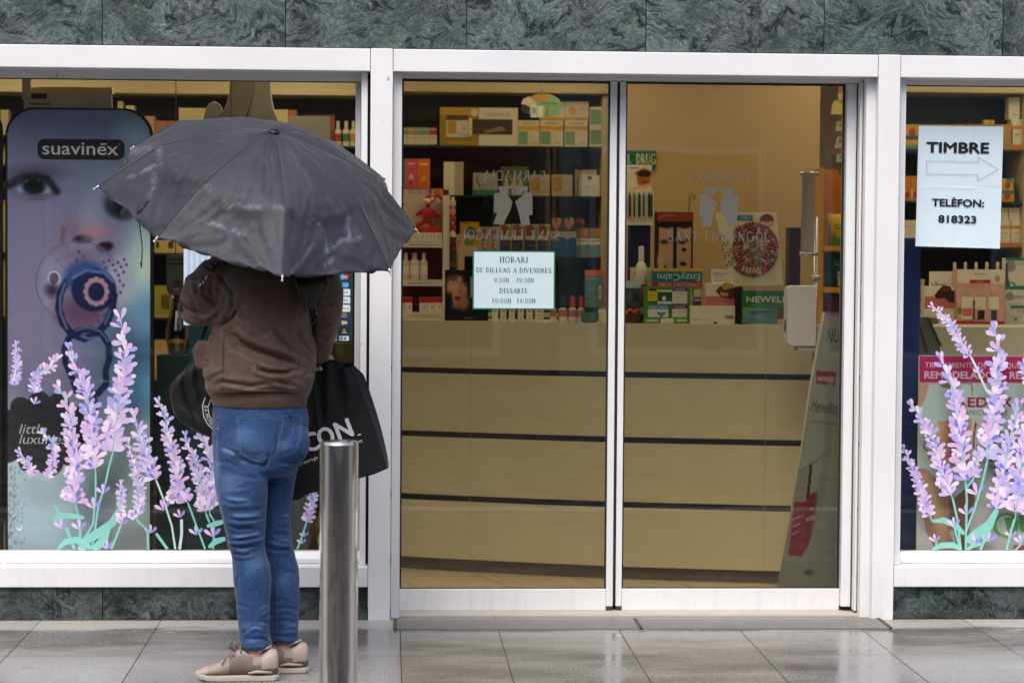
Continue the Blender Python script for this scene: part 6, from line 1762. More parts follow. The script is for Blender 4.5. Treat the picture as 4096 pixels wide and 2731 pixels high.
# face cards: two tall panels
YFC = on_counter(2700) + .25
x0, x1, za, zb = rect(*R(z64, 392, 108, 722, 640), YFC)
za = ZCT + .001
fc = empty('face_card_display', ((x0 + x1) / 2, YFC, za), 'dark brown card display with two made-up faces, behind the stomach tablets box', 'display')
mb = MB(); mb.box(x0, x1, YFC + .002, YFC + .08, za, zb, (48, 30, 24)); mb.build('display_box', PRINT, fc, bevel=.002)
hh = (zb - za) / (x1 - x0)
Pc = Paint(80, 150, hh, (44, 28, 22))
Pc.rect(0, 0, 1, .085, (150, 66, 38)); Pc.stroke([(.05, .06), (.2, .03), (.5, .02)], .012, (190, 130, 160), .6)
for cx in (.26, .76):
    Pc.rect(cx - .2, .13, cx + .2, .9, (206, 164, 134)); Pc.ell(cx, .115, .2, .09, (26, 20, 20), .3); Pc.ell(cx - .05, .27, .10, .06, (60, 44, 40), .5); Pc.ell(cx + .12, .25, .06, .05, (60, 44, 40), .5)
Pc.stroke([(.24, .30), (.25, .55)], .028, (200, 170, 60)); Pc.stroke([(.25, .5), (.26, .58)], .035, (40, 36, 36)); Pc.ell(.76, .34, .07, .05, (24, 20, 20), .3); Pc.ell(.74, .47, .09, .05, (24, 20, 20), .3); Pc.ell(.74, .60, .10, .05, (30, 24, 24), .3); Pc.ell(.26, .80, .10, .04, (150, 60, 50), .4); Pc.ell(.1, .45, .10, .2, (226, 190, 160), .6); Pc.rect(.47, .08, .52, .9, (30, 22, 20))
Pc.build('face_picture', lambda u, v: (x0 + .002 + u * (x1 - x0 - .004), YFC, zb - .002 - v * (zb - za - .004)), PAPER, fc)
# thin hook stand
mb = MB(); hp = [(675, 1345), (672, 1260), (690, 1150), (692, 1080), (705, 1060), (728, 1075), (738, 1110)]
mb.tube([PV(*z63_(x, y), YFC + .02) for x, y in hp], .004, (150, 140, 120), n=8); prop(mb.build('hook_stand', PRINT), 'thin bent metal hook above the two made-up faces', 'hook')
# big bead card leaning
YBC = on_counter(2980) + .20
q = [z64(*p) for p in ((920, 112), (1470, 106), (1532, 764), (1075, 768))]
bc = empty('show_card', tuple(PV(*z64(1290, 766), YBC)), 'white card with a big round cluster of red and brown beads, leaning on the counter', 'card')
CW = [PV(*p, YBC) for p in q]
mb = MB(); mb.prism([(p.x, p.z) for p in CW], YBC + .0008, YBC + .012, (236, 226, 196)); mb.build('card_board', PRINT, bc)
mb = MB(); xa, xb, z0_, z1_ = rect(*R(z64, 1118, 136, 1258, 186), YBC); mb.face([(xa, YBC - .0003, z0_), (xb, YBC - .0003, z0_), (xb, YBC - .0003, z1_), (xa, YBC - .0003, z1_)], (64, 140, 166)); mb.text('VITRY', ((xa + xb) / 2, YBC - .0006, z0_ + (z1_ - z0_) * .3), (1, 0, 0), (0, 0, 1), (z1_ - z0_) * .45, (200, 226, 230))
c = PV(*z64(1382, 185), YBC); r_ = 66 * MPP(YBC) / 2.24
mb.face([(c.x + r_ * math.cos(a), YBC - .0003, c.z + r_ * .88 * math.sin(a)) for a in np.linspace(0, 2 * math.pi, 25)[:-1]], (112, 34, 44))
mb.face([(c.x + r_ * .9 * math.cos(a), YBC - .0007, c.z - r_ * .1 + r_ * .66 * math.sin(a)) for a in np.linspace(math.pi, 2 * math.pi, 14)], (226, 200, 176)); mb.text('8', (c.x, YBC - .001, c.z - r_ * .3), (1, 0, 0), (0, 0, 1), r_ * .8, (190, 40, 50))
mb.build('print', PRINT, bc)
mb = MB(); rb2 = random.Random(5)
k = 0
for ringi in range(9):
    rad = 30 + ringi * 24; n_ = max(6, int(2 * math.pi * rad / 30))
    for i in range(n_):
        a = 2 * math.pi * i / n_ + ringi * .4
        x, y = 1258 + rad * 1.0 * math.cos(a), 440 + rad * 1.05 * math.sin(a)
        if math.hypot((x - 1200), (y - 405)) < 26: continue
        rot = rb2.random()
        if abs(a % 6.283 - 1.57) < .35 and ringi in (6, 7): c_ = (222, 186, 90) if ringi == 7 else (190, 190, 190)
        else: c_ = rb2.choice([(150, 30, 30), (176, 44, 34), (120, 34, 36), (196, 70, 50), (206, 130, 100), (140, 90, 70), (90, 40, 40), (226, 170, 140)]) if ringi > 3 else rb2.choice([(190, 160, 130), (140, 110, 80), (206, 190, 160), (120, 84, 66), (150, 140, 120)])
        if not (math.cos(a) < -.75 and ringi > 6): mb.ball(PV(*z64(x, y), YBC - .004), 13.5 * MPP(YBC) / 2.24, .004, 15 * MPP(YBC) / 2.24, c_, 8, 6)
for i in range(20):
    x, y = 965 + (i % 3) * 32 + (i // 6) * 22, 330 + (i // 2) * 28
    mb.ball(PV(*z64(x, y), YBC - .003), 8 * MPP(YBC) / 2.24, .003, 10 * MPP(YBC) / 2.24, (44, 74, 50), 7, 5)
for x, y in ((1330, 240), (1362, 262), (1350, 236)): mb.ball(PV(*z64(x, y), YBC - .004), 12 * MPP(YBC) / 2.24, .004, 14 * MPP(YBC) / 2.24, (70, 84, 130), 8, 6)
mb.ball(PV(*z64(1103, 212), YBC - .003), 12 * MPP(YBC) / 2.24, .003, 22 * MPP(YBC) / 2.24, (40, 44, 30), 8, 6)
mb.build('bead_cluster', pm('bead_dummy', (120, 50, 40), .3) if False else colmat('glossy_beads', .18, .6), bc)
# small things on the counter
YK = lambda px: on_counter(px) + .03
product('cream_box', 'plain cream box with a small red mark behind the photo card', R(z64, 165, 604, 365, 1100), YK(2560) + .09, .05, (226, 206, 160), [('r', .14, .1, .42, .135, (206, 60, 44))], z0=ZCT + .0006)
product('photo_card', 'dark photo card with a pale top, standing in a clear holder', R(z64, 112, 722, 252, 985), YK(2530) + .03, .01, (72, 80, 84), [('r', 0, 0, 1, .25, (190, 206, 210)), ('p', [(.1, .5), (.4, .35), (.45, .7), (.15, .75)], (60, 110, 140)), ('r', .1, .6, .5, .68, (150, 50, 44)), ('e', .7, .55, .2, .15, (44, 44, 42))], cat='card')
bk = empty('candy_basket', tuple(PV(*z64(195, 1105), YK(2530) - .01)), 'small brown basket of red and orange sweets at the counter edge', 'basket')
x0, x1, za, zb = rect(*R(z64, 60, 1018, 285, 1100), YK(2530) - .01)
za = ZCT + .0006
mb = MB(); mb.lathe([(0, 0), ((x1 - x0) * .42, 0), ((x1 - x0) * .5, zb - za), ((x1 - x0) * .46, zb - za), ((x1 - x0) * .4, .006)], ((x0 + x1) / 2, YK(2530) + .02, za), (84, 46, 32), n=24); mb.build('basket', pm('woven_brown', (84, 48, 34), .8, 0, .3, 90, .6, 200), bk)
mb = MB()
for i in range(16):
    mb.ball((x0 + (x1 - x0) * (.15 + .7 * rb2.random()), YK(2530) + .02 + rb2.uniform(-.03, .03), zb - .005 + rb2.uniform(0, .02)), .013, .013, .011, rb2.choice([(206, 60, 44), (226, 110, 40), (190, 50, 50), (226, 90, 60)]), 9, 6)
mb.build('sweets', PRINT, bk)
product('tablets_box', 'yellow, teal and red box whose lettering stands upside down', R(z64, 362, 612, 806, 782), YK(2700) + .07, .06, (30, 120, 134), [('r', 0, 0, 1, .16, (226, 176, 60)), ('u', .52, .30, .36, 'EnzyCalm', (214, 232, 226), .86), ('r', -.02, .72, .98, 1, (190, 36, 40)), ('t', .54, .96, .2, "MAUX D'ESTOMAC?", (240, 220, 210), .84)])
product('box_stand', 'plain white box lifting the upside-down lettered box', R(z64, 420, 784, 780, 1100), YK(2700) + .08, .05, (214, 206, 186), [], z0=ZCT + .0006)
vd = empty('tablet_display', tuple(PV(*z64(540, 1105), YK(2700))), 'green counter display of vitamin packs in front of the tablets box', 'display')
x0, x1, za, zb = rect(*R(z64, 286, 776, 700, 1104), YK(2700)); za = ZCT + .0006
mb = MB(); mb.box(x0, x1, YK(2700) + .012, YK(2700) + .05, za, zb, (84, 150, 44)); mb.box(x0, x1, YK(2700), YK(2700) + .012, za, za + (zb - za) * .16, (92, 160, 50))
decorate(mb, x0, x1, za, zb, YK(2700), [('r', .05, .9, .3, .94, (220, 232, 200)), ('r', .36, .86, .64, .99, (226, 222, 206)), ('r', .7, .88, .92, .95, (206, 226, 180))])
mb.build('display_box', PRINT, vd)
for nm, r, c, dc in (('pack', (318, 795, 402, 905), (226, 196, 50), [('r', .1, 0, .9, .18, (30, 30, 26)), ('r', .2, .5, .8, .54, (150, 130, 40))]), ('pack', (406, 806, 530, 930), (60, 90, 66), [('e', .45, .6, .14, .16, (240, 240, 240)), ('r', .0, .82, 1, 1, (220, 230, 220)), ('r', .0, .0, 1, .14, (226, 230, 220))]), ('pack', (536, 776, 668, 926), (226, 224, 214), [('r', 0, 0, 1, .27, (72, 48, 84)), ('t', .5, .22, .18, 'VitalC', (230, 220, 230), .8), ('r', .12, .42, .86, .46, (190, 190, 180)), ('r', .12, .6, .7, .64, (190, 190, 180))]),
                     ('pack', (318, 935, 500, 1048), (222, 226, 222), [('r', 0, 0, 1, .38, (40, 140, 156)), ('t', .5, .32, .28, 'nzyCalm', (226, 240, 236), .9), ('p', [(.4, .62), (.92, .62), (.66, 1)], (60, 150, 180))]), ('pack', (536, 932, 668, 1050), (224, 222, 212), [('r', 0, .02, 1, .36, (76, 50, 88)), ('t', .5, .30, .2, 'VitalC', (230, 220, 230), .8), ('r', .1, .6, .9, .64, (190, 180, 190))]), ('pack', (722, 786, 796, 960), (120, 150, 80), [('r', .1, .1, .9, .45, (190, 206, 150)), ('r', 0, .52, 1, .98, (96, 44, 76)), ('r', .1, .6, .9, .66, (226, 190, 210))])):
    x0, x1, za, zb = rect(*R(z64, *r), YK(2700) + .006)
    mb = MB(); mb.box(x0, x1, YK(2700) + .004, YK(2700) + .0118, za, zb, c); decorate(mb, x0, x1, za, zb, YK(2700) + .004, dc); mb.build('pack', PRINT, vd)
product('cake_box', 'white box with a cake picture and pink base, lettered with a header card', R(z64, 836, 745, 1110, 1000), YK(2870) + .04, .06, (232, 222, 206), [('r', 0, .46, .95, .80, (206, 110, 110)), ('p', [(.32, .26), (.45, .12), (.62, .0), (.86, .02), (.96, .3), (.98, .5), (.8, .56), (.46, .46)], (92, 56, 40)), ('p', [(.48, .1), (.62, -.04), (.84, .0), (.88, .16), (.6, .24)], (206, 160, 60)), ('p', [(.46, .32), (.72, .34), (.74, .46), (.5, .44)], (206, 160, 66))], cat='box')
product('header_card', 'small white header card above the cake picture', R(z64, 886, 622, 1082, 760), YK(2870) + .075, .006, (234, 226, 212), [('t', .42, .34, .15, 'biManán', (90, 96, 120), .66), ('i', .5, .76, .13, 'Deliàlia', (110, 90, 90), .7), ('r', .1, .42, .6, .46, (206, 140, 130))], cat='card')
product('white_box', 'low white box with small lettering in front of the cake box', R(z64, 702, 950, 1098, 1122), YK(2870), .05, (234, 226, 206), [('t', .13, .80, .10, 'biMan', (110, 110, 140), .2), ('t', .36, .80, .10, 'snack!', (206, 110, 100), .2), ('r', .78, .52, .97, .7, (150, 130, 120)), ('e', .55, .92, .05, .07, (110, 80, 50))], z0=ZCT + .0006)
product('dark_box', 'narrow dark box between the white box and the green carton', R(z64, 1100, 776, 1166, 1116), YK(2960) + .03, .06, (40, 30, 36), [], z0=ZCT + .0006)
product('green_carton', 'green carton with white capitals and a blue picture beside the hand cleanser', R(z64, 1166, 812, 1600, 1118), YK(3000), .06, (44, 118, 66), [('t', .50, .34, .17, 'NEWELL', (224, 232, 206), .84, .0012), ('t', .48, .46, .055, 'GAMA COMPLETA ANTI', (120, 176, 120), .76), ('r', 0, .5, .72, .95, (96, 130, 150)), ('p', [(0, .5), (.3, .5), (.1, .75), (0, .7)], (120, 170, 110)), ('t', .24, .68, .07, 'PIEL', (70, 110, 150), .3), ('t', .27, .82, .08, 'PIOJOS', (150, 180, 200), .4), ('p', [(.72, .5), (1, .48), (1, .95), (.72, .95)], (110, 78, 50)), ('e', .8, .9, .08, .07, (206, 180, 150)), ('r', .1, .96, .9, .99, (150, 196, 110))], z0=ZCT + .0006)
mb = MB(); x0, x1, za, zb = rect(*R(z64, 1580, 246, 1686, 770), 2.3)
mb.box(x0, x1, 2.3, 2.4, ZCT - .2, zb, (42, 28, 44)); prop(mb.build('purple_column', PRINT, bevel=.003), 'tall dark purple box column behind the counter', 'column box')
# ================================================================== BEHIND AND ON THE WINDOW PANES
z55 = zoomer(3050, 1100, 1.12)
# ---------------------------------------------------------------- hand cleanser on its pole, right behind the door
YHS = .62
hs = empty('hand_cleanser_stand', (xof(3264, 2300, YHS), YHS, 0), 'white wall-type hand cleanser dispenser on a slim steel pole with a clear sign holder', 'dispenser')
CH = pm('chromed_pole', (176, 176, 178), .25, .8, .05)
x = xof(3264, 1300, YHS); zt = zof(868, YHS, 3264)
mb = MB(); mb.tube([(x, YHS + .03, .03), (x, YHS + .03, zt)], .0095, n=14); mb.build('pole', CH, hs)
mb = MB(); mb.lathe([(0, .006), (.14, .006), (.14, .014), (.02, .02), (.0, .03)], (x, YHS + .03, 0), (150, 150, 150), n=30); mb.build('base_plate', CH, hs)
x0, x1, za, zb = rect(3142, 1142, 3257, 1383, YHS - .03)
mb = MB(); pts = rounded(x0, za, x1, zb, .022, 6, (0, 1, 1, 0)); mb.prism(pts, YHS - .08, YHS + .02)
mb.build('dispenser', pm('white_plastic', (214, 212, 212), .35, 0, .03), hs, bevel=.006, segs=3)
mb = MB(); mb.box(x0 + .045, x1 + .002, YHS - .07, YHS + .01, za - .022, za - .0005, (186, 186, 190)); mb.build('nozzle', PRINT, hs, bevel=.004)
mb = MB(); c = (x0 - .0005, YHS - .03, za + (zb - za) * .33)
mb.ball(c, .004, .012, .030, (30, 30, 32), 12, 8); mb.build('level_window', PRINT, hs)
x0, x1, za, zb = rect(3206, 700, 3262, 1012, YHS)
mb = MB(); mb.box(x0, x1, YHS + .004, YHS + .010, za, zb); mb.build('sign_sleeve', CLEARP, hs)
mb = MB(); mb.box(x0 + .004, x1 - .003, YHS + .0105, YHS + .012, za + .004, zb - .004, (226, 214, 196)); mb.build('sign_back', PRINT, hs)
for zc in (zb + .006, za - .004):
    mb = MB(); mb.tube([(x0 - .006, YHS + .008, zc), (x1 + .012, YHS + .008, zc)], .0085, n=12); mb.build('clamp', CH, hs)
mb = MB(); zc = zof(1110, YHS, 3260); mb.tube([(x - .02, YHS + .02, zc), (x + .02, YHS + .02, zc)], .010, n=12); mb.build('knob', CH, hs)
# ---------------------------------------------------------------- leaning cosmetics totem behind the fixed reveal
YNX = .42
tt = empty('cardboard_totem', tuple(PV(3250, 2380, YNX)), 'tall tapering cardboard totem with a red bottle picture, leaning by the door', 'totem')
tt.location.z = 0
OUT = [(272, 165), (372, 182), (372, 1400), (70, 1400), (118, 1130), (170, 800), (215, 480)]
p3 = [PV(*z55(*p), YNX) for p in OUT]
mb = MB(); mb.prism([(p.x, p.z) for p in p3], YNX + .002, YNX + .02, (206, 196, 182)); mb.build('board', PAPER, tt)
bb = (*z55(70, 165), *z55(372, 1400))
x0, x1, za, zb = rect(*bb, YNX + .002)
def un(x, y): return (x - 70) / 302.0, (y - 165) / 1235.0
Pn = Paint(70, 260, (zb - za) / (x1 - x0), (206, 196, 184))
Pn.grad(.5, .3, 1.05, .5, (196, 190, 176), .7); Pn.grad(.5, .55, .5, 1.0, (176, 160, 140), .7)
Pn.rect(0, -.01, 1.1, .014, (206, 120, 170)); Pn.ell(*un(355, 800), .14, .5, (180, 190, 110), .6, 0, .5); Pn.ell(*un(360, 640), .1, .24, (150, 170, 80), .7, 0, .5)
Pn.poly([un(236, 425), un(326, 432), un(320, 495), un(235, 484)], (176, 56, 70))
Pn.poly([un(120, 1250), un(145, 1015), un(250, 960), un(246, 1080), un(215, 1200), un(180, 1262)], (182, 40, 40)); Pn.poly([un(196, 1220), un(200, 1000), un(245, 970), un(240, 1100)], (150, 44, 40))
Pn.poly([un(140, 1015), un(160, 880), un(212, 842), un(198, 1010)], (196, 180, 158)); Pn.poly([un(198, 1000), un(212, 842), un(226, 838), un(212, 990)], (40, 34, 30)); Pn.stroke([un(160, 880), un(275, 806)], .008, (140, 128, 110)); Pn.poly([un(240, 960), un(276, 810), un(300, 800), un(262, 1000)], (190, 180, 166))
Pn.stroke([un(300, 480), un(290, 800), un(240, 1140)], .05, (176, 172, 164), .6)
Pn.ell(*un(222, 1045), .025, .02, (236, 200, 180), .3); Pn.ell(*un(215, 1330), .06, .04, (70, 66, 40), .6)
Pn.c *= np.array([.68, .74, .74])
def tot_mask(u, v):
    px, py = 70 + u * 302, 165 + v * 1235
    edge = [(272, 165), (215, 480), (170, 800), (118, 1130), (70, 1400)]
    for (a, b), (c, d) in zip(edge[:-1], edge[1:]):
        if b <= py <= d: return px > a + (c - a) * (py - b) / (d - b) + 1
    return True
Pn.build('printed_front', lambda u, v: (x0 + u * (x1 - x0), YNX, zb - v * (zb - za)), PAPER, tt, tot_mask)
mb = MB(); k = MPP(YNX) / 1.12
def wr(t, x, y, h, w, col, shear=0, rot=0.0, al='l'):
    mb.text(t, PV(*z55(x, y), YNX - .0008), Vector((math.cos(rot), 0, math.sin(rot))), Vector((-math.sin(rot), 0, math.cos(rot))), h * k, col, shear=shear, align=al, width=w * k)
wr('NU', 286, 302, 66, 62, (60, 72, 72), .2); wr('PARIS', 314, 336, 14, 46, (130, 130, 126), .2); wr('INNOVACIÓN', 244, 474, 22, 76, (230, 200, 196), .2, -.04); wr('Merveillance', 214, 610, 56, 150, (70, 76, 76), .35, -.12); wr('CORRECCIÓN DE ARRUGAS', 205, 658, 14, 150, (110, 110, 106), .2, -.11)
wr('NUXE', 198, 1104, 20, 42, (226, 190, 176), .2, .3); wr('Merveillance', 134, 1100, 12, 54, (226, 150, 140), .2, .4); wr('expert', 134, 1130, 12, 40, (226, 150, 140), .2, .4); wr('serum', 130, 1165, 12, 36, (226, 150, 140), .2, .4); wr('NUXE', 205, 1340, 18, 46, (110, 104, 80), .2)
mb.build('lettering', PRINT, tt)
# ---------------------------------------------------------------- yellow stand with bags, tags hanging above it
YYS = 1.15
ys = empty('yellow_display_stand', (xof(3420, 2300, YYS), YYS + .1, 0), 'yellow display stand with sweets bags behind the sliding door', 'display stand')
x0, x1, za, zb = rect(3284, 672, 3560, 1300, YYS)
za = .02
mb = MB(); mb.box(x0 + .03, x1, YYS + .20, YYS + .215, za, zb, (196, 122, 30)); mb.build('back_panel', PRINT, ys)
mb = MB(); mb.box(x0, x0 + .012, YYS, YYS + .2, za, zb, (214, 160, 50)); mb.build('side_panel', PRINT, ys)
for y in (994, 1160, 1330):
    mb = MB(); z_ = zof(y, YYS, 3340); mb.box(x0 + .0125, x1, YYS - .005, YYS + .199, z_ - .012, z_ + .012, (226, 160, 36)); mb.build('shelf', PRINT, ys)
def bag(label, r, Y, col, dec, z0):
    xa, xb, z_0, z_1 = rect(*r, Y)
    mb = MB(); n = 8
    for i in range(n):
        for j in range(n):
            def q(a, b):
                u, v = a / n, b / n
                return (xa + (xb - xa) * (u + .06 * (v - .5) * (1 if u > .5 else -1) * (1 - abs(v - .5))), Y + .05 - .04 * (math.sin(math.pi * u) * math.sin(math.pi * min(1, .08 + v * .85))) ** .5, z0 + (z_1 - z0) * v)
            mb.face([q(i, j), q(i + 1, j), q(i + 1, j + 1), q(i, j + 1)], col, smooth=True)
            mb.face([tuple(Vector(p) * 1 + Vector((0, .002 + 2 * (.05 + Y - p[1]), 0))) for p in (q(i, j), q(i, j + 1), q(i + 1, j + 1), q(i + 1, j))], col, smooth=True)
    decorate(mb, xa, xb, z0, z_1, Y + .005, dec)
    return prop(mb.build('sweets_bag', PRINT), label, 'bag')
bag('yellow bag with green plant print on the upper shelf of the yellow stand', (3308, 855, 3400, 984), YYS + .03, (232, 206, 40), [('t', .62, .48, .16, 'GLI', (40, 90, 90), .5), ('p', [(.05, 1), (.1, .3), (.14, .3), (.2, 1)], (70, 110, 40)), ('p', [(.2, 1), (.3, .6), (.5, .8), (.7, .62), (.98, .8), (.98, 1)], (90, 140, 60))], zof(994, YYS, 3340) + .0125)
bag('dark green bag with a white packet picture on the lower shelf of the yellow stand', (3308, 1012, 3400, 1150), YYS + .03, (30, 96, 72), [('t', .55, .36, .12, 'GLI', (120, 160, 130), .5), ('p', [(.45, .55), (.9, .5), (.9, .95), (.5, .98)], (196, 196, 176)), ('r', .5, .62, .9, .68, (170, 60, 50))], zof(1160, YYS, 3340) + .0125)
product('brown_pack', 'dark brown pack at the bottom shelf of the yellow stand', (3312, 1182, 3420, 1320), YYS + .05, .08, (84, 60, 40), [('r', .5, .7, .9, .96, (190, 180, 150)), ('e', .3, .92, .1, .06, (120, 140, 80))], z0=zof(1330, YYS, 3340) + .0125)
YTG = 1.0
mb = MB(); mb.tube([PV(3368, 300, YTG + .02), PV(3362, 700, YTG + .02)], .006, (150, 140, 120), n=8); mb.tube([PV(3368, 300, YTG + .02), PV(3368, 300, YTG + .02) + Vector((0, 0, .35))], .006, (150, 140, 120), n=8)
prop(mb.build('hook_rod', PRINT), 'slim rod with hooks carrying the little hanging packets', 'rod')
for k, (pts, c, d, l) in enumerate((
    ([(3356, 345), (3390, 340), (3392, 372), (3354, 372)], (176, 120, 96), None, 'small brownish packet at the top of the hanging row'),
    ([(3352, 376), (3372, 370), (3392, 378), (3392, 398), (3356, 400)], (216, 196, 150), None, 'small round cream packet, second from the top of the hanging row'),
    ([(3332, 416), (3340, 402), (3358, 400), (3362, 414), (3392, 414), (3392, 460), (3325, 458)], (236, 216, 110), (226, 226, 160), 'large yellow packet bulging out of the hanging row'),
    ([(3350, 486), (3392, 482), (3392, 526), (3343, 526)], (206, 210, 130), (120, 170, 100), 'yellow green packet under the large yellow one'),
    ([(3352, 545), (3392, 540), (3392, 592), (3341, 594)], (222, 190, 160), (110, 150, 90), 'pinkish packet in the lower half of the hanging row'),
    ([(3350, 618), (3392, 614), (3392, 648), (3347, 650)], (206, 214, 196), (90, 150, 100), 'pale packet at the bottom of the hanging row'))):
    q = [PV(*p, YTG) for p in pts]
    mb = MB(); mb.prism([(p.x, p.z) for p in q], YTG, YTG + .018, c)
    xs_ = [p.x for p in q]; zs_ = [p.z for p in q]
    if d: decorate(mb, min(xs_), max(xs_), min(zs_), max(zs_), YTG, [('e', .4, .45, .14, .16, d), ('e', .7, .6, .1, .12, (226, 226, 210)), ('r', .2, .0, .9, .12, (176, 70, 60) if k > 2 else (200, 180, 60))])
    prop(mb.build('hanging_packet', PRINT, bevel=.002), l, 'packet', 'packets hanging by the door')

# ---------------------------------------------------------------- notices on the panes
YN_ = YD - .0075
x0, x1, za, zb = rect(*z62(826, 632), *z62(1653, 1222), YN_)
hn = empty('opening_hours_notice', ((x0 + x1) / 2, YN_, za), 'white opening hours notice with a green border on the sliding door', 'notice')
mb = MB(); mb.box(x0, x1, YN_, YN_ + .0025, za, zb, (16, 104, 84)); mb.build('border', PAPER, hn)
bw = (x1 - x0) * .017
xa, xb, z_0, z_1 = x0 + bw, x1 - bw, za + bw, zb - bw
mb = MB(); mb.face([(xa, YN_ - .0004, z_0), (xb, YN_ - .0004, z_0), (xb, YN_ - .0004, z_1), (xa, YN_ - .0004, z_1)], (196, 216, 220)); mb.build('sheet', PAPER, hn)
mb = MB(); m_ = MPP(YN_) / 2.502
for t, cx, y, h, w in (('HORARI', 1240, 752, 56, 286), ('DE DILLUNS A DIVENDRES', 1239, 852, 46, 754), ('9:30H - 19:30H', 1240, 950, 44, 400), ('DISSABTE', 1238, 1056, 46, 286), ('10:00H', 1116, 1156, 44, 194), ('14:00H', 1362, 1156, 44, 188)):
    serif_text(mb, t, PV(*z62(cx, y), YN_ - .0008), (1, 0, 0), (0, 0, 1), h * m_, (36, 84, 78), w * m_, fat=1.25)
mb.build('lettering', PAPER, hn)
# doorbell paper with arrow, softly creased
z66 = zoomer(3550, 300, 1.742)
YTB = YG + .0005
C4 = [z66(*p) for p in ((218, 355), (808, 360), (783, 1210), (195, 1193))]
def tb(u, v, d=0.0):
    a = (C4[0][0] + (C4[1][0] - C4[0][0]) * u, C4[0][1] + (C4[1][1] - C4[0][1]) * u); b = (C4[3][0] + (C4[2][0] - C4[3][0]) * u, C4[3][1] + (C4[2][1] - C4[3][1]) * u)
    w = .0012 * math.exp(-((v - .51) / .012) ** 2) * (.3 + u) + .0022 * max(0, (v - .7)) * math.sin(u * 3.1) * 2 + .001 * math.sin(u * 5)
    return PV(a[0] + (b[0] - a[0]) * v, a[1] + (b[1] - a[1]) * v, YTB - .001 - abs(w) - d)
pn = empty('paper_notice', tuple(tb(.5, 1)), 'white paper notice with a big outlined arrow taped to the window', 'notice')
Pq = Paint(60, 90, 1.44, (204, 222, 232)); Pq.grad(.5, .5, .5, 1, (212, 230, 238), .8); Pq.rect(.0, .503, 1, .508, (180, 200, 210), .01)
Pq.build('sheet', tb, PAPER, pn)
mb = MB()
def tw(t, x, y, h, w, fat):
    u0, v0 = (x - 218) / 590 + .012 * (y - 355) / 838 * 2.2, (y - 355) / 845
    o = tb(u0, v0, .003); U = tb(u0 + .1, v0) - tb(u0, v0); V_ = tb(u0, v0 - .1) - tb(u0, v0); U.y = V_.y = 0
    kk = MPP(YTB) / 1.742; mb.text(t, o, U, V_, h * kk, (30, 30, 34), width=w * kk, fat=fat * kk)
tw('TIMBRE', 491, 540, 72, 440, 4.5); tw('TELÈFON:', 496, 914, 50, 368, 3.2); tw('818323', 492, 1028, 50, 266, 3.2)
mb.build('lettering', PAPER, pn)
mb = MB()
ar = [(273, 600), (632, 606), (632, 572), (772, 658), (628, 738), (628, 696), (273, 690)]
for (a, b), (c, d) in zip(ar, ar[1:] + ar[:1]):
    p, q = PV(*z66(a, b), YTB - .0062), PV(*z66(c, d), YTB - .0062)
    n_ = Vector((-(q - p).z, 0, (q - p).x)).normalized() * .0007
    mb.face([p - n_, q - n_, q + n_, p + n_], (120, 128, 134))
mb.build('arrow_outline', PAPER, pn)
# long text sheets in the other window, half covered by the umbrella and the shoulder
x0, x1, za, zb = rect(735, 950, 874, 1300, YG + .0005)
sh = empty('text_sheet', ((x0 + x1) / 2, YG, za), 'white sheets covered in small print taped to the window under the umbrella', 'notice')
mb = MB(); mb.box(x0, x1, YG - .001, YG + .0015, za, zb, (196, 214, 232)); mb.build('sheet', PAPER, sh)
mb = MB()
for c in range(5):
    for r_ in range(44):
        xx = x0 + .014 + c * .022; w = .016 * random.uniform(.6, 1); z = zb - .012 - r_ * .0075
        if z > za + .01: mb.face([(xx, YG - .0016, z), (xx + w, YG - .0016, z), (xx + w, YG - .0016, z + .0022), (xx, YG - .0016, z + .0022)], (150, 168, 190))
mb.build('small_print', PAPER, sh)
x0b, x1b, zab, zbb = rect(876, 950, 1010, 1300, YG + .0005)
mb = MB(); mb.box(x0b, x1b, YG - .001, YG + .0015, zab, zbb, (196, 214, 232)); mb.build('sheet', PAPER, sh)
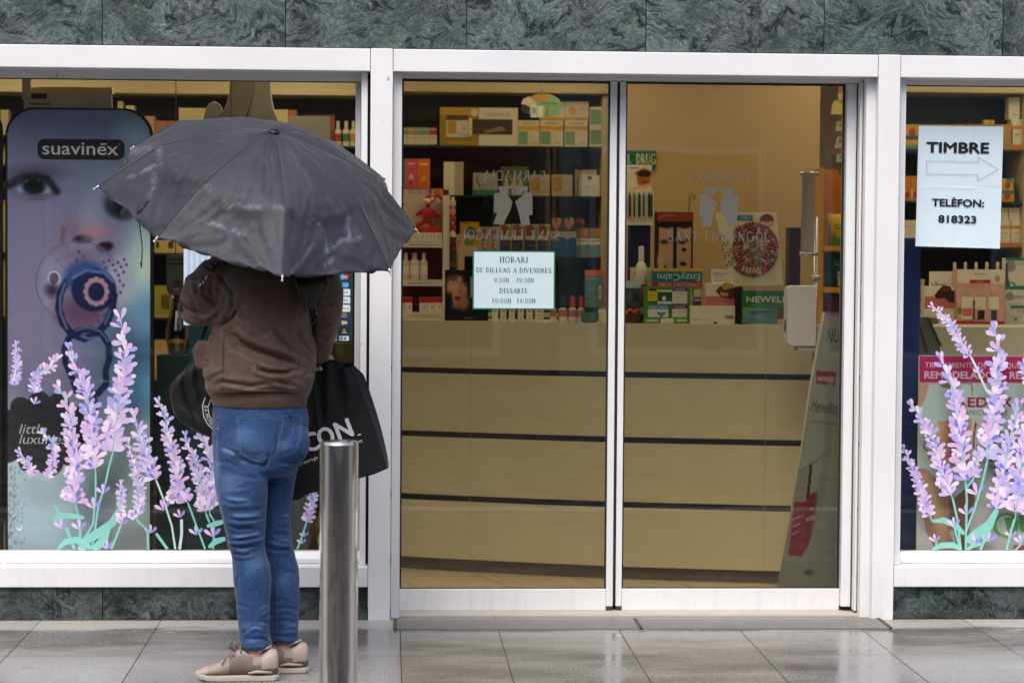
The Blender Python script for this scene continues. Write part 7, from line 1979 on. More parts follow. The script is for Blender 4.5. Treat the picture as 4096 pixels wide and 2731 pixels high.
# strip of payment card stickers
x0, x1, za, zb = rect(1350, 1040, 1411, 1366, YG + .001)
ps = empty('card_sticker_strip', ((x0 + x1) / 2, YG, za), 'dark green strip of payment card stickers on the window beside the shoulder', 'sticker')
mb = MB(); mb.box(x0, x1, YG - .0005, YG + .0015, za, zb, (24, 56, 58)); mb.build('strip', VINYL, ps)
ys_ = [(1070, 1088), (1094, 1122), (1126, 1154), (1156, 1183), (1187, 1215), (1219, 1247), (1250, 1272), (1275, 1306), (1310, 1336), (1340, 1366)]
xs0, xs1 = rect(1354, 1100, 1401, 1200, YG)[:2]
for k, (a, b) in enumerate(ys_):
    z1_, z0_ = zof(a, YG, 1380), zof(b, YG, 1380)
    W_, H_ = xs1 - xs0, z1_ - z0_
    mb = MB()
    base = [(30, 62, 66), (24, 50, 54), (24, 50, 54), (206, 220, 226), (206, 222, 226), (206, 218, 226), (40, 66, 70), (36, 44, 110), (24, 40, 40), (40, 60, 64)][k]
    mb.prism([(px_, pz_) for px_, pz_ in rounded(xs0, z0_, xs1, z1_, H_ * .15, 3)], YG - .0012, YG - .0006, base)
    dc = {0: [('e', .4, .5, .2, .35, (200, 90, 60)), ('e', .62, .5, .2, .35, (206, 150, 60))], 1: [('e', .36, .5, .24, .42, (52, 150, 196)), ('e', .64, .5, .24, .42, (176, 50, 60)), ('r', .3, .4, .7, .6, (180, 200, 206))], 2: [('e', .36, .5, .24, .42, (40, 120, 190)), ('e', .64, .5, .24, .42, (60, 150, 206)), ('t', .5, .6, .24, 'maestro', (200, 220, 230), .6)],
          3: [('t', .5, .66, .36, 'VISA', (40, 60, 120), .66)], 4: [('t', .5, .66, .34, 'VISA', (40, 90, 140), .6), ('r', .08, .9, .92, .96, (60, 130, 180))], 5: [('t', .62, .66, .3, 'PLUS', (40, 60, 120), .5), ('p', [(.12, .6), (.3, .25), (.4, .5), (.26, .75)], (40, 60, 130))], 6: [('r', .3, .15, .7, .85, (170, 120, 110)), ('r', .38, .3, .62, .7, (60, 80, 100))],
          7: [('e', .4, .45, .14, .25, (200, 170, 110)), ('e', .62, .5, .16, .2, (210, 190, 140)), ('p', [(.3, .7), (.7, .3), (.74, .4), (.36, .8)], (206, 180, 120))], 8: [('e', .5, .4, .1, .2, (140, 170, 60)), ('r', .3, .7, .72, .84, (180, 190, 190))], 9: [('r', .1, .15, .9, .85, (206, 216, 222)), ('r', .14, .2, .38, .8, (70, 140, 190)), ('r', .46, .3, .66, .7, (190, 70, 60))]}[k]
    decorate(mb, xs0, xs1, z0_, z1_, YG - .0012, dc, .0002)
    mb.build('card_sticker', VINYL, ps)
x0, x1, za, zb = rect(1324, 1060, 1349, 1366, YG + .001)
mb = MB(); mb.box(x0, x1, YG - .0005, YG + .0015, za, zb, (60, 110, 70))
for i in range(18):
    a = za + (zb - za) * i / 18
    mb.face([(x0, YG - .0009, a), (x1, YG - .0009, a), (x1, YG - .0009, a + .012), (x0, YG - .0009, a + .012)], random.choice([(120, 170, 60), (60, 120, 110), (150, 190, 80), (170, 90, 60), (70, 130, 150)]))
prop(mb.build('sticker_sheet', VINYL), 'narrow green sticker sheet hugging the payment card strip', 'sticker')

# ---------------------------------------------------------------- baby poster
YBP = .24
bx0, bx1, bz0, bz1 = rect(25, 436, 606, 2205, YBP)
bz0 -= .06
bp = empty('poster_stand', ((bx0 + bx1) / 2, YBP, bz0), 'tall round-cornered window poster of a baby sucking a blue dummy', 'poster')
mb = MB(); mb.prism(rounded(bx0 - .004, bz0, bx1 + .004, bz1 + .004, .115, 10, (1, 1, 0, 0)), YBP + .0012, YBP + .03, (22, 24, 30)); mb.build('frame', PAPER, bp)
z5b = zoomer(0, 900, 1.96); z1_ = zoomer(0, 250, 2.091); z2_ = zoomer(0, 1150, 1.4256)
def bu(p):
    px, py = p
    return (px - 25) / 581.0, (py - 436) / 1769.0
UW = 581.0
asp = (bz1 - bz0) / (bx1 - bx0)
Pb = Paint(150, 480, 1769 / 581.0, (92, 96, 124))
def BE(z, cx, cy, rx, ry, col, soft=.3, rot=0, k=1.0, s=2.091):
    u, v = bu(z(cx, cy)); Pb.ell(u, v, rx / s / UW, ry / s / UW, col, soft, rot, k)
def BS(z, pts, w, col, soft=.3, k=1.0, s=2.091): Pb.stroke([bu(z(*p)) for p in pts], w / s / UW, col, soft, k)
Pb.rect(0, 0, 1, .22, (66, 76, 96), .18); Pb.ell(.85, .18, .4, .3, (84, 96, 116), .8, 0, .7); Pb.ell(.2, .24, .5, .24, (92, 88, 116), .8, 0, .6)
Pb.ell(.30, .50, .75, 1.0, (112, 112, 148), .5, 0, .7); Pb.ell(.12, .46, .35, .8, (120, 106, 142), .8, 0, .8); Pb.ell(.05, .62, .3, .5, (126, 120, 150), .8, 0, .7)
Pb.grad(.5, .60, .5, .80, (186, 206, 214), .95); Pb.grad(.5, .80, .45, 1.0, (164, 184, 206), .8)
# soft background beside the cheek
Pb.ell(1.02, .40, .22, .34, (150, 176, 180), .7, 0, .8); Pb.ell(.98, .36, .12, .24, (168, 184, 172), .7, 0, .8); Pb.ell(1.0, .56, .30, .28, (52, 84, 112), .6, 0, .9); Pb.ell(.98, .46, .10, .16, (96, 130, 170), .7); Pb.ell(1.0, .63, .22, .16, (92, 140, 182), .7); Pb.ell(.90, .055, .12, .12, (120, 142, 156), .8, 0, .6)
# brow shadow, eyes
BE(z1_, 270, 930, 230, 70, (60, 58, 76), .7, -.05, .8); BE(z1_, 250, 1050, 190, 80, (74, 74, 98), .6, 0, .6)
BE(z1_, 285, 1050, 138, 52, (126, 148, 168), .22, -.04); BE(z1_, 278, 1030, 104, 74, (34, 36, 46), .22); BE(z1_, 278, 1015, 66, 56, (16, 18, 24), .4); BE(z1_, 318, 972, 12, 10, (150, 190, 220), .5); BE(z1_, 215, 985, 9, 9, (90, 130, 160), .5)
BS(z1_, [(70, 1020), (120, 985), (190, 958), (290, 946), (390, 968), (470, 1070)], 30, (34, 32, 40), .6); BS(z1_, [(60, 1000), (160, 960)], 16, (50, 48, 60), .7); BS(z1_, [(180, 1090), (300, 1115), (450, 1090)], 9, (80, 74, 96), .7); BS(z1_, [(220, 1135), (330, 1140), (430, 1120)], 9, (72, 68, 92), .9, .6)
BE(z1_, 985, 1190, 140, 98, (40, 38, 46), .25, .6); BE(z1_, 960, 1180, 80, 70, (18, 20, 26), .3); BE(z1_, 1040, 1225, 18, 36, (84, 104, 130), .6, .4, .7); BE(z1_, 975, 1140, 10, 10, (130, 170, 200), .5); BE(z1_, 1080, 1245, 46, 40, (60, 54, 66), .5)
# nose
BE(z1_, 740, 1440, 240, 150, (118, 98, 122), .6, .1, .8); BE(z1_, 640, 1380, 120, 100, (112, 90, 114), .7, 0, .6); BE(z1_, 700, 1465, 84, 38, (34, 18, 26), .3, -.12); BE(z1_, 880, 1530, 72, 42, (36, 20, 28), .3, -.2); BE(z1_, 760, 1290, 70, 150, (140, 138, 164), .9, .1, .6); BE(z1_, 770, 1580, 130, 40, (72, 52, 76), .8, 0, .6); BE(z1_, 790, 1400, 90, 60, (150, 104, 120), .7); BS(z1_, [(530, 1380), (515, 1480), (560, 1540)], 16, (90, 62, 84), .9, .7); BE(z1_, 820, 1130, 110, 220, (110, 110, 140), .8, .25, .6)
# dummy: clear shield with dots, blue button, ring
s5 = 1.96
def DE(cx, cy, rx, ry, col, soft=.15, rot=0, k=1.0): BE(z5b, cx, cy, rx, ry, col, soft, rot, k, s5)
DE(640, 250, 180, 70, (70, 44, 62), .7, .15, .8)
DE(610, 440, 330, 320, (134, 130, 166), .12, -.2, .55); u, v = bu(z5b(610, 440)); Pb.ring(u, v, 335 / s5 / UW, 322 / s5 / UW, 5 / s5 / UW, (84, 80, 110), .6, -.2, .8)
DE(960, 420, 110, 210, (150, 146, 176), .25, .1, .7); DE(640, 720, 190, 90, (104, 82, 110), .5, .1, .8); DE(640, 640, 180, 130, (84, 58, 86), .6, 0, .8)
for x, y in ((620, 200), (655, 240), (600, 265), (550, 295), (570, 215), (515, 240), (475, 195), (450, 270), (530, 170), (400, 220), (890, 300), (930, 282), (955, 315), (908, 342), (935, 382), (975, 355), (998, 298), (980, 258), (945, 425), (972, 460), (950, 515), (860, 265), (835, 322), (815, 280), (395, 580), (375, 650), (410, 685), (770, 700), (745, 690), (720, 660), (770, 740), (820, 690), (485, 315)): DE(x, y, 11, 13, (88, 54, 86) if x > 580 else (132, 92, 120), .4)
DE(418, 410, 42, 52, (92, 72, 100), .3); u, v = bu(z5b(418, 410)); Pb.ring(u, v, 46 / s5 / UW, 54 / s5 / UW, 5 / s5 / UW, (176, 186, 206), .5); DE(400, 500, 50, 50, (60, 40, 66), .6)
RB = [(520, 430), (470, 520), (455, 640), (490, 760), (560, 845), (660, 880), (760, 840), (840, 760), (885, 640), (900, 540)]
BS(z5b, RB, 29, (32, 37, 70), .2, 1, s5); BS(z5b, [(505, 450), (468, 560), (470, 680), (520, 800)], 9, (92, 104, 150), .8, .9, s5); BS(z5b, [(870, 660), (830, 760)], 9, (84, 96, 140), .8, .9, s5)
RG = [(600, 820), (700, 805), (800, 840), (855, 930), (860, 1040), (830, 1130), (840, 1230), (770, 1310), (680, 1330), (600, 1290), (560, 1180), (510, 1070), (500, 960), (540, 870)]
BS(z5b, RG + [RG[0]], 25, (32, 38, 68), .2, 1, s5); BS(z5b, [(640, 860), (700, 880), (760, 870)], 10, (96, 110, 156), .8, .8, s5); BS(z5b, [(590, 815), (690, 790), (790, 822), (850, 900)], 8, (88, 100, 146), .8, .8, s5); BS(z5b, [(740, 1340), (750, 1420)], 22, (44, 50, 80), .3, 1, s5)
DE(670, 400, 170, 130, (56, 70, 120), .2); DE(740, 500, 178, 166, (28, 32, 64), .06); DE(735, 490, 158, 146, (36, 40, 76), .2); BS(z5b, [(570, 400), (680, 345), (820, 360), (890, 430)], 12, (86, 106, 160), .8, .9, s5)
for k in range(12):
    a = 2 * math.pi * k / 12; DE(757 + 80 * math.cos(a), 510 + 92 * math.sin(a), 25, 27, (150, 116, 140), .15, a)
DE(757, 510, 70, 80, (150, 116, 140), .1); DE(757, 512, 66, 74, (32, 36, 68), .1)
# lower photograph: seam, dark cloud shape, blurred shapes
Pb.stroke([bu(z5b(50, 1210)), bu(z5b(1176, 1215))], .004, (110, 134, 150), .8, .7)
for cx, cy, r in ((110, 680, 62), (220, 650, 66), (330, 660, 66), (410, 730, 66), (430, 830, 70), (390, 940, 70), (280, 990, 80), (170, 980, 76), (80, 900, 70), (90, 780, 90), (260, 820, 190), (30, 800, 110), (30, 900, 95)): BE(z2_, cx, cy, r, r, (52, 50, 56), .03, 0, 1, 1.4256)
BE(z2_, 650, 1130, 90, 80, (98, 100, 120), .8, 0, .8, 1.4256); BE(z2_, 600, 1250, 100, 90, (104, 98, 124), .8, 0, .7, 1.4256); BE(z2_, 720, 1420, 140, 70, (150, 122, 140), .8, 0, .6, 1.4256); BE(z2_, 580, 1400, 40, 60, (70, 66, 96), .7, 0, .7, 1.4256); BE(z2_, 770, 1200, 160, 300, (150, 164, 160), .8, 0, .5, 1.4256)
rr = random.Random(3)
for _ in range(150):
    x, y = 40 + abs(rr.gauss(0, 40)), rr.uniform(1010, 1480)
    if x < 150: BS(z2_, [(x, y), (x - 3, y + 12)], 2.2, (94, 104, 130), .6, .7, 1.4256)
Pb.c = (255 * (Pb.c / 255) ** .84 * np.array([1.03, 1.05, 1.04]) - 125) * 1.22 + 122
Pb.c = np.clip(Pb.c + RNG.normal(0, 2.0, Pb.c.shape[:2] + (1,)), 0, 255)
rad = .115
def pmask(u, v):
    x, z = bx0 + .006 + u * (bx1 - bx0 - .012), bz1 - .004 - v * (bz1 - bz0 - .004)
    for cx in (bx0 + .006 + rad, bx1 - .006 - rad):
        if (x < bx0 + .006 + rad and cx < (bx0 + bx1) / 2 or x > bx1 - .006 - rad and cx > (bx0 + bx1) / 2) and z > bz1 - .004 - rad:
            return math.hypot(x - cx, z - (bz1 - .004 - rad)) < rad
    return True
vk = (bz1 - zof(2205, YBP, 300)) / (bz1 - bz0)
Pb.build('printed_picture', lambda u, v: (bx0 + .006 + u * (bx1 - bx0 - .012), YBP, bz1 - .004 - v * (bz1 - .004 - zof(2205, YBP, 300))), PAPER, bp, pmask)
mb = MB()
x0, x1, za, zb = rect(*z1_(314, 642), *z1_(1042, 812), YBP - .001)
mb.prism(rounded(x0, za, x1, zb, (zb - za) * .34, 6), YBP - .0012, YBP - .0002, (28, 30, 36))
kk = MPP(YBP) / 2.091
mb.text('suavinex', PV(*z1_(672, 772), YBP - .0016), (1, 0, 0), (0, 0, 1), 108 * kk, (176, 186, 186), width=620 * kk, fat=1.2 * kk)
a, b = PV(*z1_(842, 678), YBP - .0016), PV(*z1_(892, 690), YBP - .0016); mb.face([(a.x, a.y, b.z), (b.x, a.y, b.z), (b.x, a.y, a.z), (a.x, a.y, a.z)], (176, 186, 186))
mb.text('®', PV(*z1_(1000, 692), YBP - .0016), (1, 0, 0), (0, 0, 1), 14 * kk, (150, 160, 160), width=16 * kk)
mb.build('name_plate', PAPER, bp)
mb = MB(); k2 = MPP(YBP) / 1.4256
for t, x, y, w in (('little', 108, 832, 154), ('luxuries', 108, 890, 270)): mb.text(t, PV(*z2_(x, y), YBP - .0012), (1, 0, 0), (0, 0, 1), 56 * k2, (196, 206, 206), shear=.25, align='l', width=w * k2)
mb.build('lettering', PAPER, bp)
# the next frame's dark edge at the picture border, and boxes beyond it
mb = MB(); x0, x1, za, zb = rect(-150, 420, 8, 2205, .30); mb.prism(rounded(x0, bz0, x1, zb, .1, 8, (1, 1, 0, 0)), .30, .33, (20, 21, 24)); prop(mb.build('poster', PAPER), 'black edge of another poster frame beside the baby poster', 'poster')
x0, x1, za, zb = rect(95, 346, 450, 560, .46)
pb_ = empty('card_holder', ((x0 + x1) / 2, .46, za), 'grey printed card with a cream curved top behind the baby poster', 'card')
mb = MB(); mb.prism([(x0, za), (x1, za), (x1 - .003, zb - .028), (x0, zb - .032)], .46, .475, (206, 206, 212)); decorate(mb, x0, x1, za, zb, .46, [('r', .04, .14, .26, .24, (44, 46, 56)), ('r', .06, .32, .3, .35, (116, 116, 126))]); mb.build('card', PAPER, pb_)
mb = MB(); pts = [(x0, zb - .030)] + [(x1, zb - .027), (x1 - .004, zb - .002)] + [(x1 - (x1 - x0) * t, zb - .002 - .006 * abs(t - .5)) for t in (.2, .4, .6, .8)] + [(x0, zb - .010)]; mb.prism(pts, .462, .52, (226, 206, 140)); mb.build('curved_top', PAPER, pb_)
x0, x1, za, zb = rect(88, 290, 122, 400, .44); mb = MB(); mb.box(x0, x1, .44, .45, za, zb + .1, (190, 186, 186)); prop(mb.build('hanging_strap', PAPER), 'grey strap hanging in front of the printed card', 'strap')
# support that holds the card up, out of sight behind the poster
mb = MB(); xa = xof(270, 1000, .48); mb.box(xa - .02, xa + .02, .478, .50, .0, rect(95, 346, 450, 560, .46)[2] + .02, (90, 90, 96)); mb.build('foot', PAPER, pb_)

# ---------------------------------------------------------------- other goods in the first window
YLW = 3.03
zq = zoomer(500, 290, 2.352)
def lp(name, label, r, col, dec=(), shelf=0, Y=YLW, depth=.09, **k): return product(name, label, r, Y, depth, col, dec, z0=zL[shelf], **k)
lp('beige_box', 'wide pale box behind the umbrella top with faint lettering', (*zq(505, 335), *zq(758, 660)), (226, 206, 150), [('t', .55, .28, .06, 'ATTENTION', (180, 156, 110), .6)], group='boxes on the window shelf')
for a, b, t, l, c in ((8, 88, 312, 'small cream box above the poster corner', (232, 216, 160)), (186, 280, 412, 'peach box half behind the poster corner', (206, 160, 120)), (285, 390, 455, 'brown box close to the umbrella edge, next to the peach one', (176, 130, 100)), (394, 500, 456, 'brown box next to the wide pale box', (172, 128, 98))):
    lp('shelf_box', l, (*zq(a, t), *zq(b, 660)), c, [('r', .2, .3, .8, .36, tuple(x * .9 for x in c))], group='boxes on the window shelf')
lp('shelf_box', 'pair of small cream boxes top edge above the poster', (470, 405, 492, 575), (226, 210, 160), group='boxes on the window shelf')
lp('beige_box', 'pale box to the side of the grey column', (*zq(1395, 350), *zq(1534, 660)), (222, 200, 140), [('r', .1, .3, .6, .34, (196, 170, 120))], group='boxes on the window shelf')
lp('orange_box', 'orange edged box behind the grey board', (*zq(1536, 354), *zq(1616, 660)), (186, 110, 66), [('p', [(.3, .2), (.6, .1), (.5, .4)], (226, 190, 150))], group='boxes on the window shelf')
lp('brown_box', 'brown box edge beyond the grey board', (*zq(1690, 400), *zq(1972, 660)), (120, 66, 44), [('r', .86, .1, 1, .5, (170, 80, 60))], group='boxes on the window shelf')
for k, (x, c, n) in enumerate(((2002, (190, 60, 56), 'red'), (2080, (60, 130, 76), 'green'), (2150, (216, 140, 70), 'orange'))):
    bottle('spray_bottle', 'white bottle with a ' + n + ' band on the upper shelf beside the window jamb', zq(x, 0)[0], zq(0, 455)[1], 575, 30, YLW, (222, 210, 176), (226, 214, 180), c, group='banded white bottles', neck=.3, z0=zL[0])
for k, (x, c, n) in enumerate(((1345, (206, 120, 130), 'pink'), (1378, (120, 160, 130), 'green'), (1408, (206, 180, 130), 'yellow'))):
    lp('soap_box', 'small ' + n + ' box under the banded bottles', (x - 14, 690, x + 14, 770), c, [('r', .1, .5, .9, .9, (226, 216, 190))], shelf=1, group='small boxes under the banded bottles')
for k in range(5):
    lp('shelf_box', ('first', 'second', 'third', 'fourth', 'fifth')[k] + ' dim box at the picture edge, counted from the window top', (2 + 0, (440, 540, 660, 800, 1040)[k], 34, (575, 640, 770, 1010, 1268)[k]), ((206, 190, 150), (196, 170, 130), (150, 150, 120), (210, 180, 110), (196, 160, 80))[k], shelf=(0, 1, 1, 2, 3)[k], group='dim boxes beyond the poster')
# grey column and board near the glass
YGC = .55
gc = empty('grey_column', (xof(1010, 2200, YGC), YGC, 0), 'grey flared column with a rounded ear, rising behind the umbrella', 'column')
GREY = pm('grey_moulded_plastic', (176, 170, 154), .45, 0, .06, 5)
GREY2 = pm('light_grey_moulded_plastic', (202, 200, 184), .4, 0, .05, 5)
def gp(pts, y0, y1, m, name):
    q = [PV(*zq(*p), YGC) for p in pts]; b = MB(); b.prism([(p.x, p.z) for p in q], y0, y1); return b.build(name, m, gc, bevel=.004)
lowz = 2300
gp([(985, 20), (1003, 20), (1003, 1500), (640, 1500), (720, 700), (840, 468), (905, 395), (955, 300), (980, 180)], YGC, YGC + .10, GREY, 'side_wing')
gp([(1006, 20), (1212, 20), (1214, 110), (1195, 230), (1165, 350), (1120, 450), (1050, 700), (1000, 1500), (1006, 1500)], YGC - .005, YGC + .10, GREY, 'front_panel')
gp([(1215, 20), (1368, 20), (1366, 150), (1375, 260), (1400, 360), (1440, 450), (1520, 545), (1640, 700), (1720, 1500), (1010, 1500), (1060, 700), (1128, 452), (1170, 350), (1198, 232), (1216, 112)], YGC + .01, YGC + .11, GREY2, 'moulded_side')
gp([(745, 460), (742, 420), (760, 350), (795, 295), (840, 275), (885, 292), (912, 330), (922, 372), (880, 425), (840, 470), (800, 560), (760, 560)], YGC - .02, YGC + .02, GREY2, 'ear')
mb = MB(); x0, x1, za, zb = rect(*zq(700, 1490), *zq(1660, 1500), YGC); mb.box(xof(900, 2000, YGC), xof(1130, 2000, YGC), YGC + .01, YGC + .10, 0.01, zb + .01); mb.build('base', GREY, gc)
x0, x1, za, zb = rect(*zq(1538, 412), *zq(1930, 700), .8)
gb = empty('board', ((x0 + x1) / 2, .8, 0), 'plain grey back of a display board next to the grey column', 'board')
mb = MB(); mb.box(x0, x1, .8, .806, za, zb, (186, 184, 172)); mb.box(x0 + .05, x1 - .05, .806, .82, .01, za + .05, (90, 88, 84)); mb.build('panel', PAPER, gb)
# stand with a glass flask, boxes and the teal column
z56 = zoomer(560, 950, 2.615)
YFL = .75
lp('beige_box', 'pale box with two dark windows under the umbrella rim', (*z56(150, 30), *z56(462, 168)), (222, 196, 120), [('r', .06, .1, .16, .62, (70, 60, 44)), ('r', .46, .12, .64, .62, (90, 76, 54))], shelf=2)
lp('maroon_box', 'very dark maroon box below the pale box', (*z56(150, 174), *z56(276, 470)), (58, 32, 30), [], shelf=2, Y=YLW + .05)
lp('green_box', 'lime green box with a dark picture beside the glass flask', (*z56(150, 505), *z56(330, 828)), (166, 166, 70), [('r', .4, .36, .9, .74, (96, 96, 50)), ('r', .42, .28, .96, .36, (176, 60, 40)), ('r', 0, .9, 1, 1, (206, 170, 110))], shelf=3)
lp('carton', 'tan carton with a red drop mark below the glass flask', (*z56(150, 1070), *z56(292, 1470)), (206, 164, 96), [('r', .18, 0, .2, 1, (170, 130, 70)), ('p', [(.4, .1), (.46, .18), (.36, .2)], (200, 90, 40)), ('r', .3, .4, .7, .44, (190, 120, 60))], shelf=4)
for k, (y0_, y1_, c) in enumerate(((1900, 1990, (150, 120, 70)), (1995, 2090, (140, 112, 66)), (2095, 2195, (128, 104, 64)))):
    product('storage_box', ('upper', 'middle', 'lowest')[k] + ' brown storage box of the stack behind the pale lavender stems', (612, y0_, 720, y1_), .9, .2, c, [('r', .1, .2, .5, .3, (170, 140, 90)), ('r', 0, .93, 1, 1, (96, 76, 46))], group='brown storage boxes')
# the shelf the storage boxes stand on
hk = empty('hanging_bag', tuple(PV(*z56(370, 600), YFL)), 'clear hanging packet with dark lettering and a red mark above the flask', 'packet')
x0, x1, za, zb = rect(*z56(276, 178), *z56(462, 606), YFL)
mb = MB(); mb.prism(rounded(x0, za, x1, zb, .03, 6, (0, 0, 1, 1)), YFL, YFL + .03, (104, 104, 96)); decorate(mb, x0, x1, za, zb, YFL, [('r', .1, .11, .92, .15, (60, 62, 58)), ('r', .08, .21, .95, .25, (54, 56, 52)), ('e', .2, .72, .14, .05, (190, 66, 50)), ('r', .4, .62, .86, .8, (64, 74, 76)), ('e', .55, .85, .16, .035, (196, 110, 60))]); mb.build('packet', PRINT, hk, bevel=.004)
mb = MB(); p = Vector(((x0 + x1) / 2, YFL + .015, zb)); mb.tube([p, p + Vector((0, 0, .9))], .002, n=6); mb.build('cord', DARK, hk)
def flask_mat():
    return CLEARP
fx, fz0, fz1 = xof(*z56(385, 900), YFL - .1), zof(z56(0, 1225)[1], YFL - .1, 710), zof(z56(0, 610)[1], YFL - .1, 710)
fl = empty('glass_flask', (fx, YFL - .1, fz0), 'big amber tinted glass flask on a dark green pedestal by the person\'s elbow', 'flask')
w = MPP(YFL) / 2.615; h = fz1 - fz0
AMB = glass('amber_tinted_glass', (0.66, 0.58, 0.36), 3.5)
mb = MB(); mb.lathe([(0, .002), (70 * w, .002), (90 * w, h * .08), (118 * w, h * .30), (120 * w, h * .42), (95 * w, h * .58), (62 * w, h * .75), (48 * w, h * .9), (46 * w, h * .97), (58 * w, h)], (fx, YFL - .1, fz0), n=30); mb.build('vessel', AMB, fl)
mb = MB(); mb.lathe([(0, .006), (64 * w, .006), (84 * w, h * .085), (100 * w, h * .2), (60 * w, h * .26), (0, h * .22)], (fx, YFL - .1, fz0), (206, 166, 84), n=24); mb.build('contents', PRINT, fl)
mb = MB(); mb.box(fx - .075, fx + .075, YFL - .18, YFL - .02, .01, fz0, (34, 62, 58)); mb.build('pedestal', PRINT, fl)
x0, x1, za, zb = rect(752, 1300, 905, 2200, .5)
mb = MB(); mb.box(x0, x1, .5, .62, 0.01, zb, (24, 62, 72)); prop(mb.build('teal_column', PRINT, bevel=.003), 'dark teal square column behind the black handbag', 'column')
x0, x1, za, zb = rect(1166, 1940, 1265, 2210, .6)
mb = MB(); mb.box(xof(1060, 2000, .6), x1, .6, .62, 0.01, zof(1500, .6, 1200), (92, 100, 98)); prop(mb.build('grey_panel', PAPER), 'plain grey panel standing behind the legs', 'panel')
mb = MB()
for pts in ([(1262, 1960), (1250, 2120), (1266, 2205)], [(1300, 2000), (1268, 2120), (1240, 2205)], [(1330, 1960), (1322, 2205)]): mb.tube([PV(*p, .55) for p in pts], .012, (96, 70, 40), n=8)
mb.tube([PV(1262, 1960, .55), PV(1330, 1960, .55)], .012, (96, 70, 40), n=8)
prop(mb.build('wooden_easel', PRINT), 'thin brown wooden easel legs behind the bollard', 'easel')
product('dim_pack', 'dim green and brown pack low beside the card stickers', (1330, 1372, 1411, 1450), 1.0, .05, (60, 62, 40), [('e', .4, .5, .2, .3, (110, 60, 40)), ('p', [(.1, .2), (.5, .1), (.3, .7)], (84, 96, 50))])
product('dim_board', 'dim grey board behind the card stickers and sleeve', (1290, 1372, 1332, 1560), 1.05, .02, (110, 116, 112), [], cat='board')

# ---------------------------------------------------------------- second window: goods, blue panel, slimming poster
def rp(name, label, r, col, dec=(), shelf=0, Y=YLW, **k): return product(name, label, r, Y, .08, col, dec, z0=zR[shelf], **k)
OR = [('r', .0, .2, 1, .32, (226, 150, 60)), ('r', 0, .82, 1, 1, (222, 130, 50)), ('r', .3, .46, .8, .5, (190, 176, 140))]
rp('kids_box', 'yellow box with blue and red print half behind the paper notice, top shelf', R(z66, 100, 345, 220, 515), (216, 176, 50), [('e', .6, .35, .2, .2, (190, 70, 50)), ('r', 0, .45, 1, .62, (80, 90, 120)), ('r', 0, .82, 1, 1, (110, 140, 120))])
for k, a in enumerate(range(222, 800, 82)):
    rp('kids_box', 'tan topped box hidden but for its top edge above the paper notice, ' + ('first', 'second', 'third', 'fourth', 'fifth', 'sixth', 'seventh', 'eighth')[k], R(z66, a, 345, a + 78, 515), (196, 150, 80), group='boxes behind the paper notice')
z_ = rect(*R(z66, 672, 345, 745, 515), YLW)[3]
product('small_yellow_box', 'small bright yellow box lying on the row behind the notice', R(z66, 672, 314, 745, 346), YLW + .01, .05, (222, 190, 40), [('e', .6, .5, .12, .25, (120, 120, 60))], z0=z_ + .0005)
product('cream_box', 'cream and orange box, lower of the upright pair beside the shelf side', R(z66, 862, 312, 942, 512), YLW, .08, CRM, OR, z0=zR[0])
z_ = rect(*R(z66, 862, 312, 942, 512), YLW)[3]
product('cream_box', 'cream box, upper of the upright pair beside the shelf side', R(z66, 846, 155, 922, 310), YLW + .01, .08, CRM, [('r', .2, .3, .8, .36, (190, 180, 150)), ('r', .3, .74, .7, .78, (190, 180, 150))], z0=z_ + .0005)
for a, b, l in ((100, 160, 'orange box nearer the jamb on the second shelf'), (162, 212, 'orange box touching the paper notice on the second shelf')):
    rp('orange_box', l, R(z66, a, 705, b, 880), (216, 130, 40), [('r', 0, .5, .4, .9, (226, 206, 160)), ('e', .6, .75, .25, .14, (180, 50, 40))], shelf=1)
product('kids_box', 'yellow and blue box peeking out beside the paper notice', R(z66, 780, 806, 884, 886), YLW, .08, (206, 160, 50), [('e', .5, .5, .2, .3, (190, 60, 50)), ('r', 0, 0, 1, .3, (90, 120, 120))], z0=zR[1])
z_ = rect(*R(z66, 780, 806, 884, 886), YLW)[3]
product('kids_box', 'yellow box with red and blue shapes on top of another one', R(z66, 776, 722, 878, 806), YLW, .08, (222, 180, 50), [('e', .6, .6, .2, .3, (186, 60, 50)), ('r', .5, 0, .9, .4, (90, 130, 130))], z0=z_ + .0005)
for k, (a, b) in enumerate(((100, 158), (160, 200), (740, 856), (862, 940))):
    rp('cream_box', ('cream box next to the jamb on the third shelf', 'cream box next to the lower corner of the notice', 'cream and orange box emerging from behind the notice', 'cream and orange box next to the shelf side, third shelf')[k], R(z66, a, 1012, b, 1200), CRM, OR if k > 1 else [('r', .3, .2, .7, .25, (190, 180, 150))], shelf=2)
for k, (a, b) in enumerate(((740, 842), (848, 922))):
    z_ = rect(*R(z66, 740, 1012, 856, 1200), YLW)[3]
    product('cream_box', ('upper cream box emerging from behind the notice', 'upper cream box next to the shelf side, third shelf')[k], R(z66, a, 925, b, 1010), YLW, .08, CRM, [('r', .2, .3, .8, .4, (200, 190, 160))], z0=z_ + .0005)
x0, x1, za, zb = rect(3600, 952, 3676, 2215, .30)
mb = MB(); mb.box(x0, x1, .30, .36, .01, zb, (30, 50, 100)); prop(mb.build('blue_panel', PRINT, bevel=.004), 'deep blue upright panel just inside the window with the paper notice', 'panel')
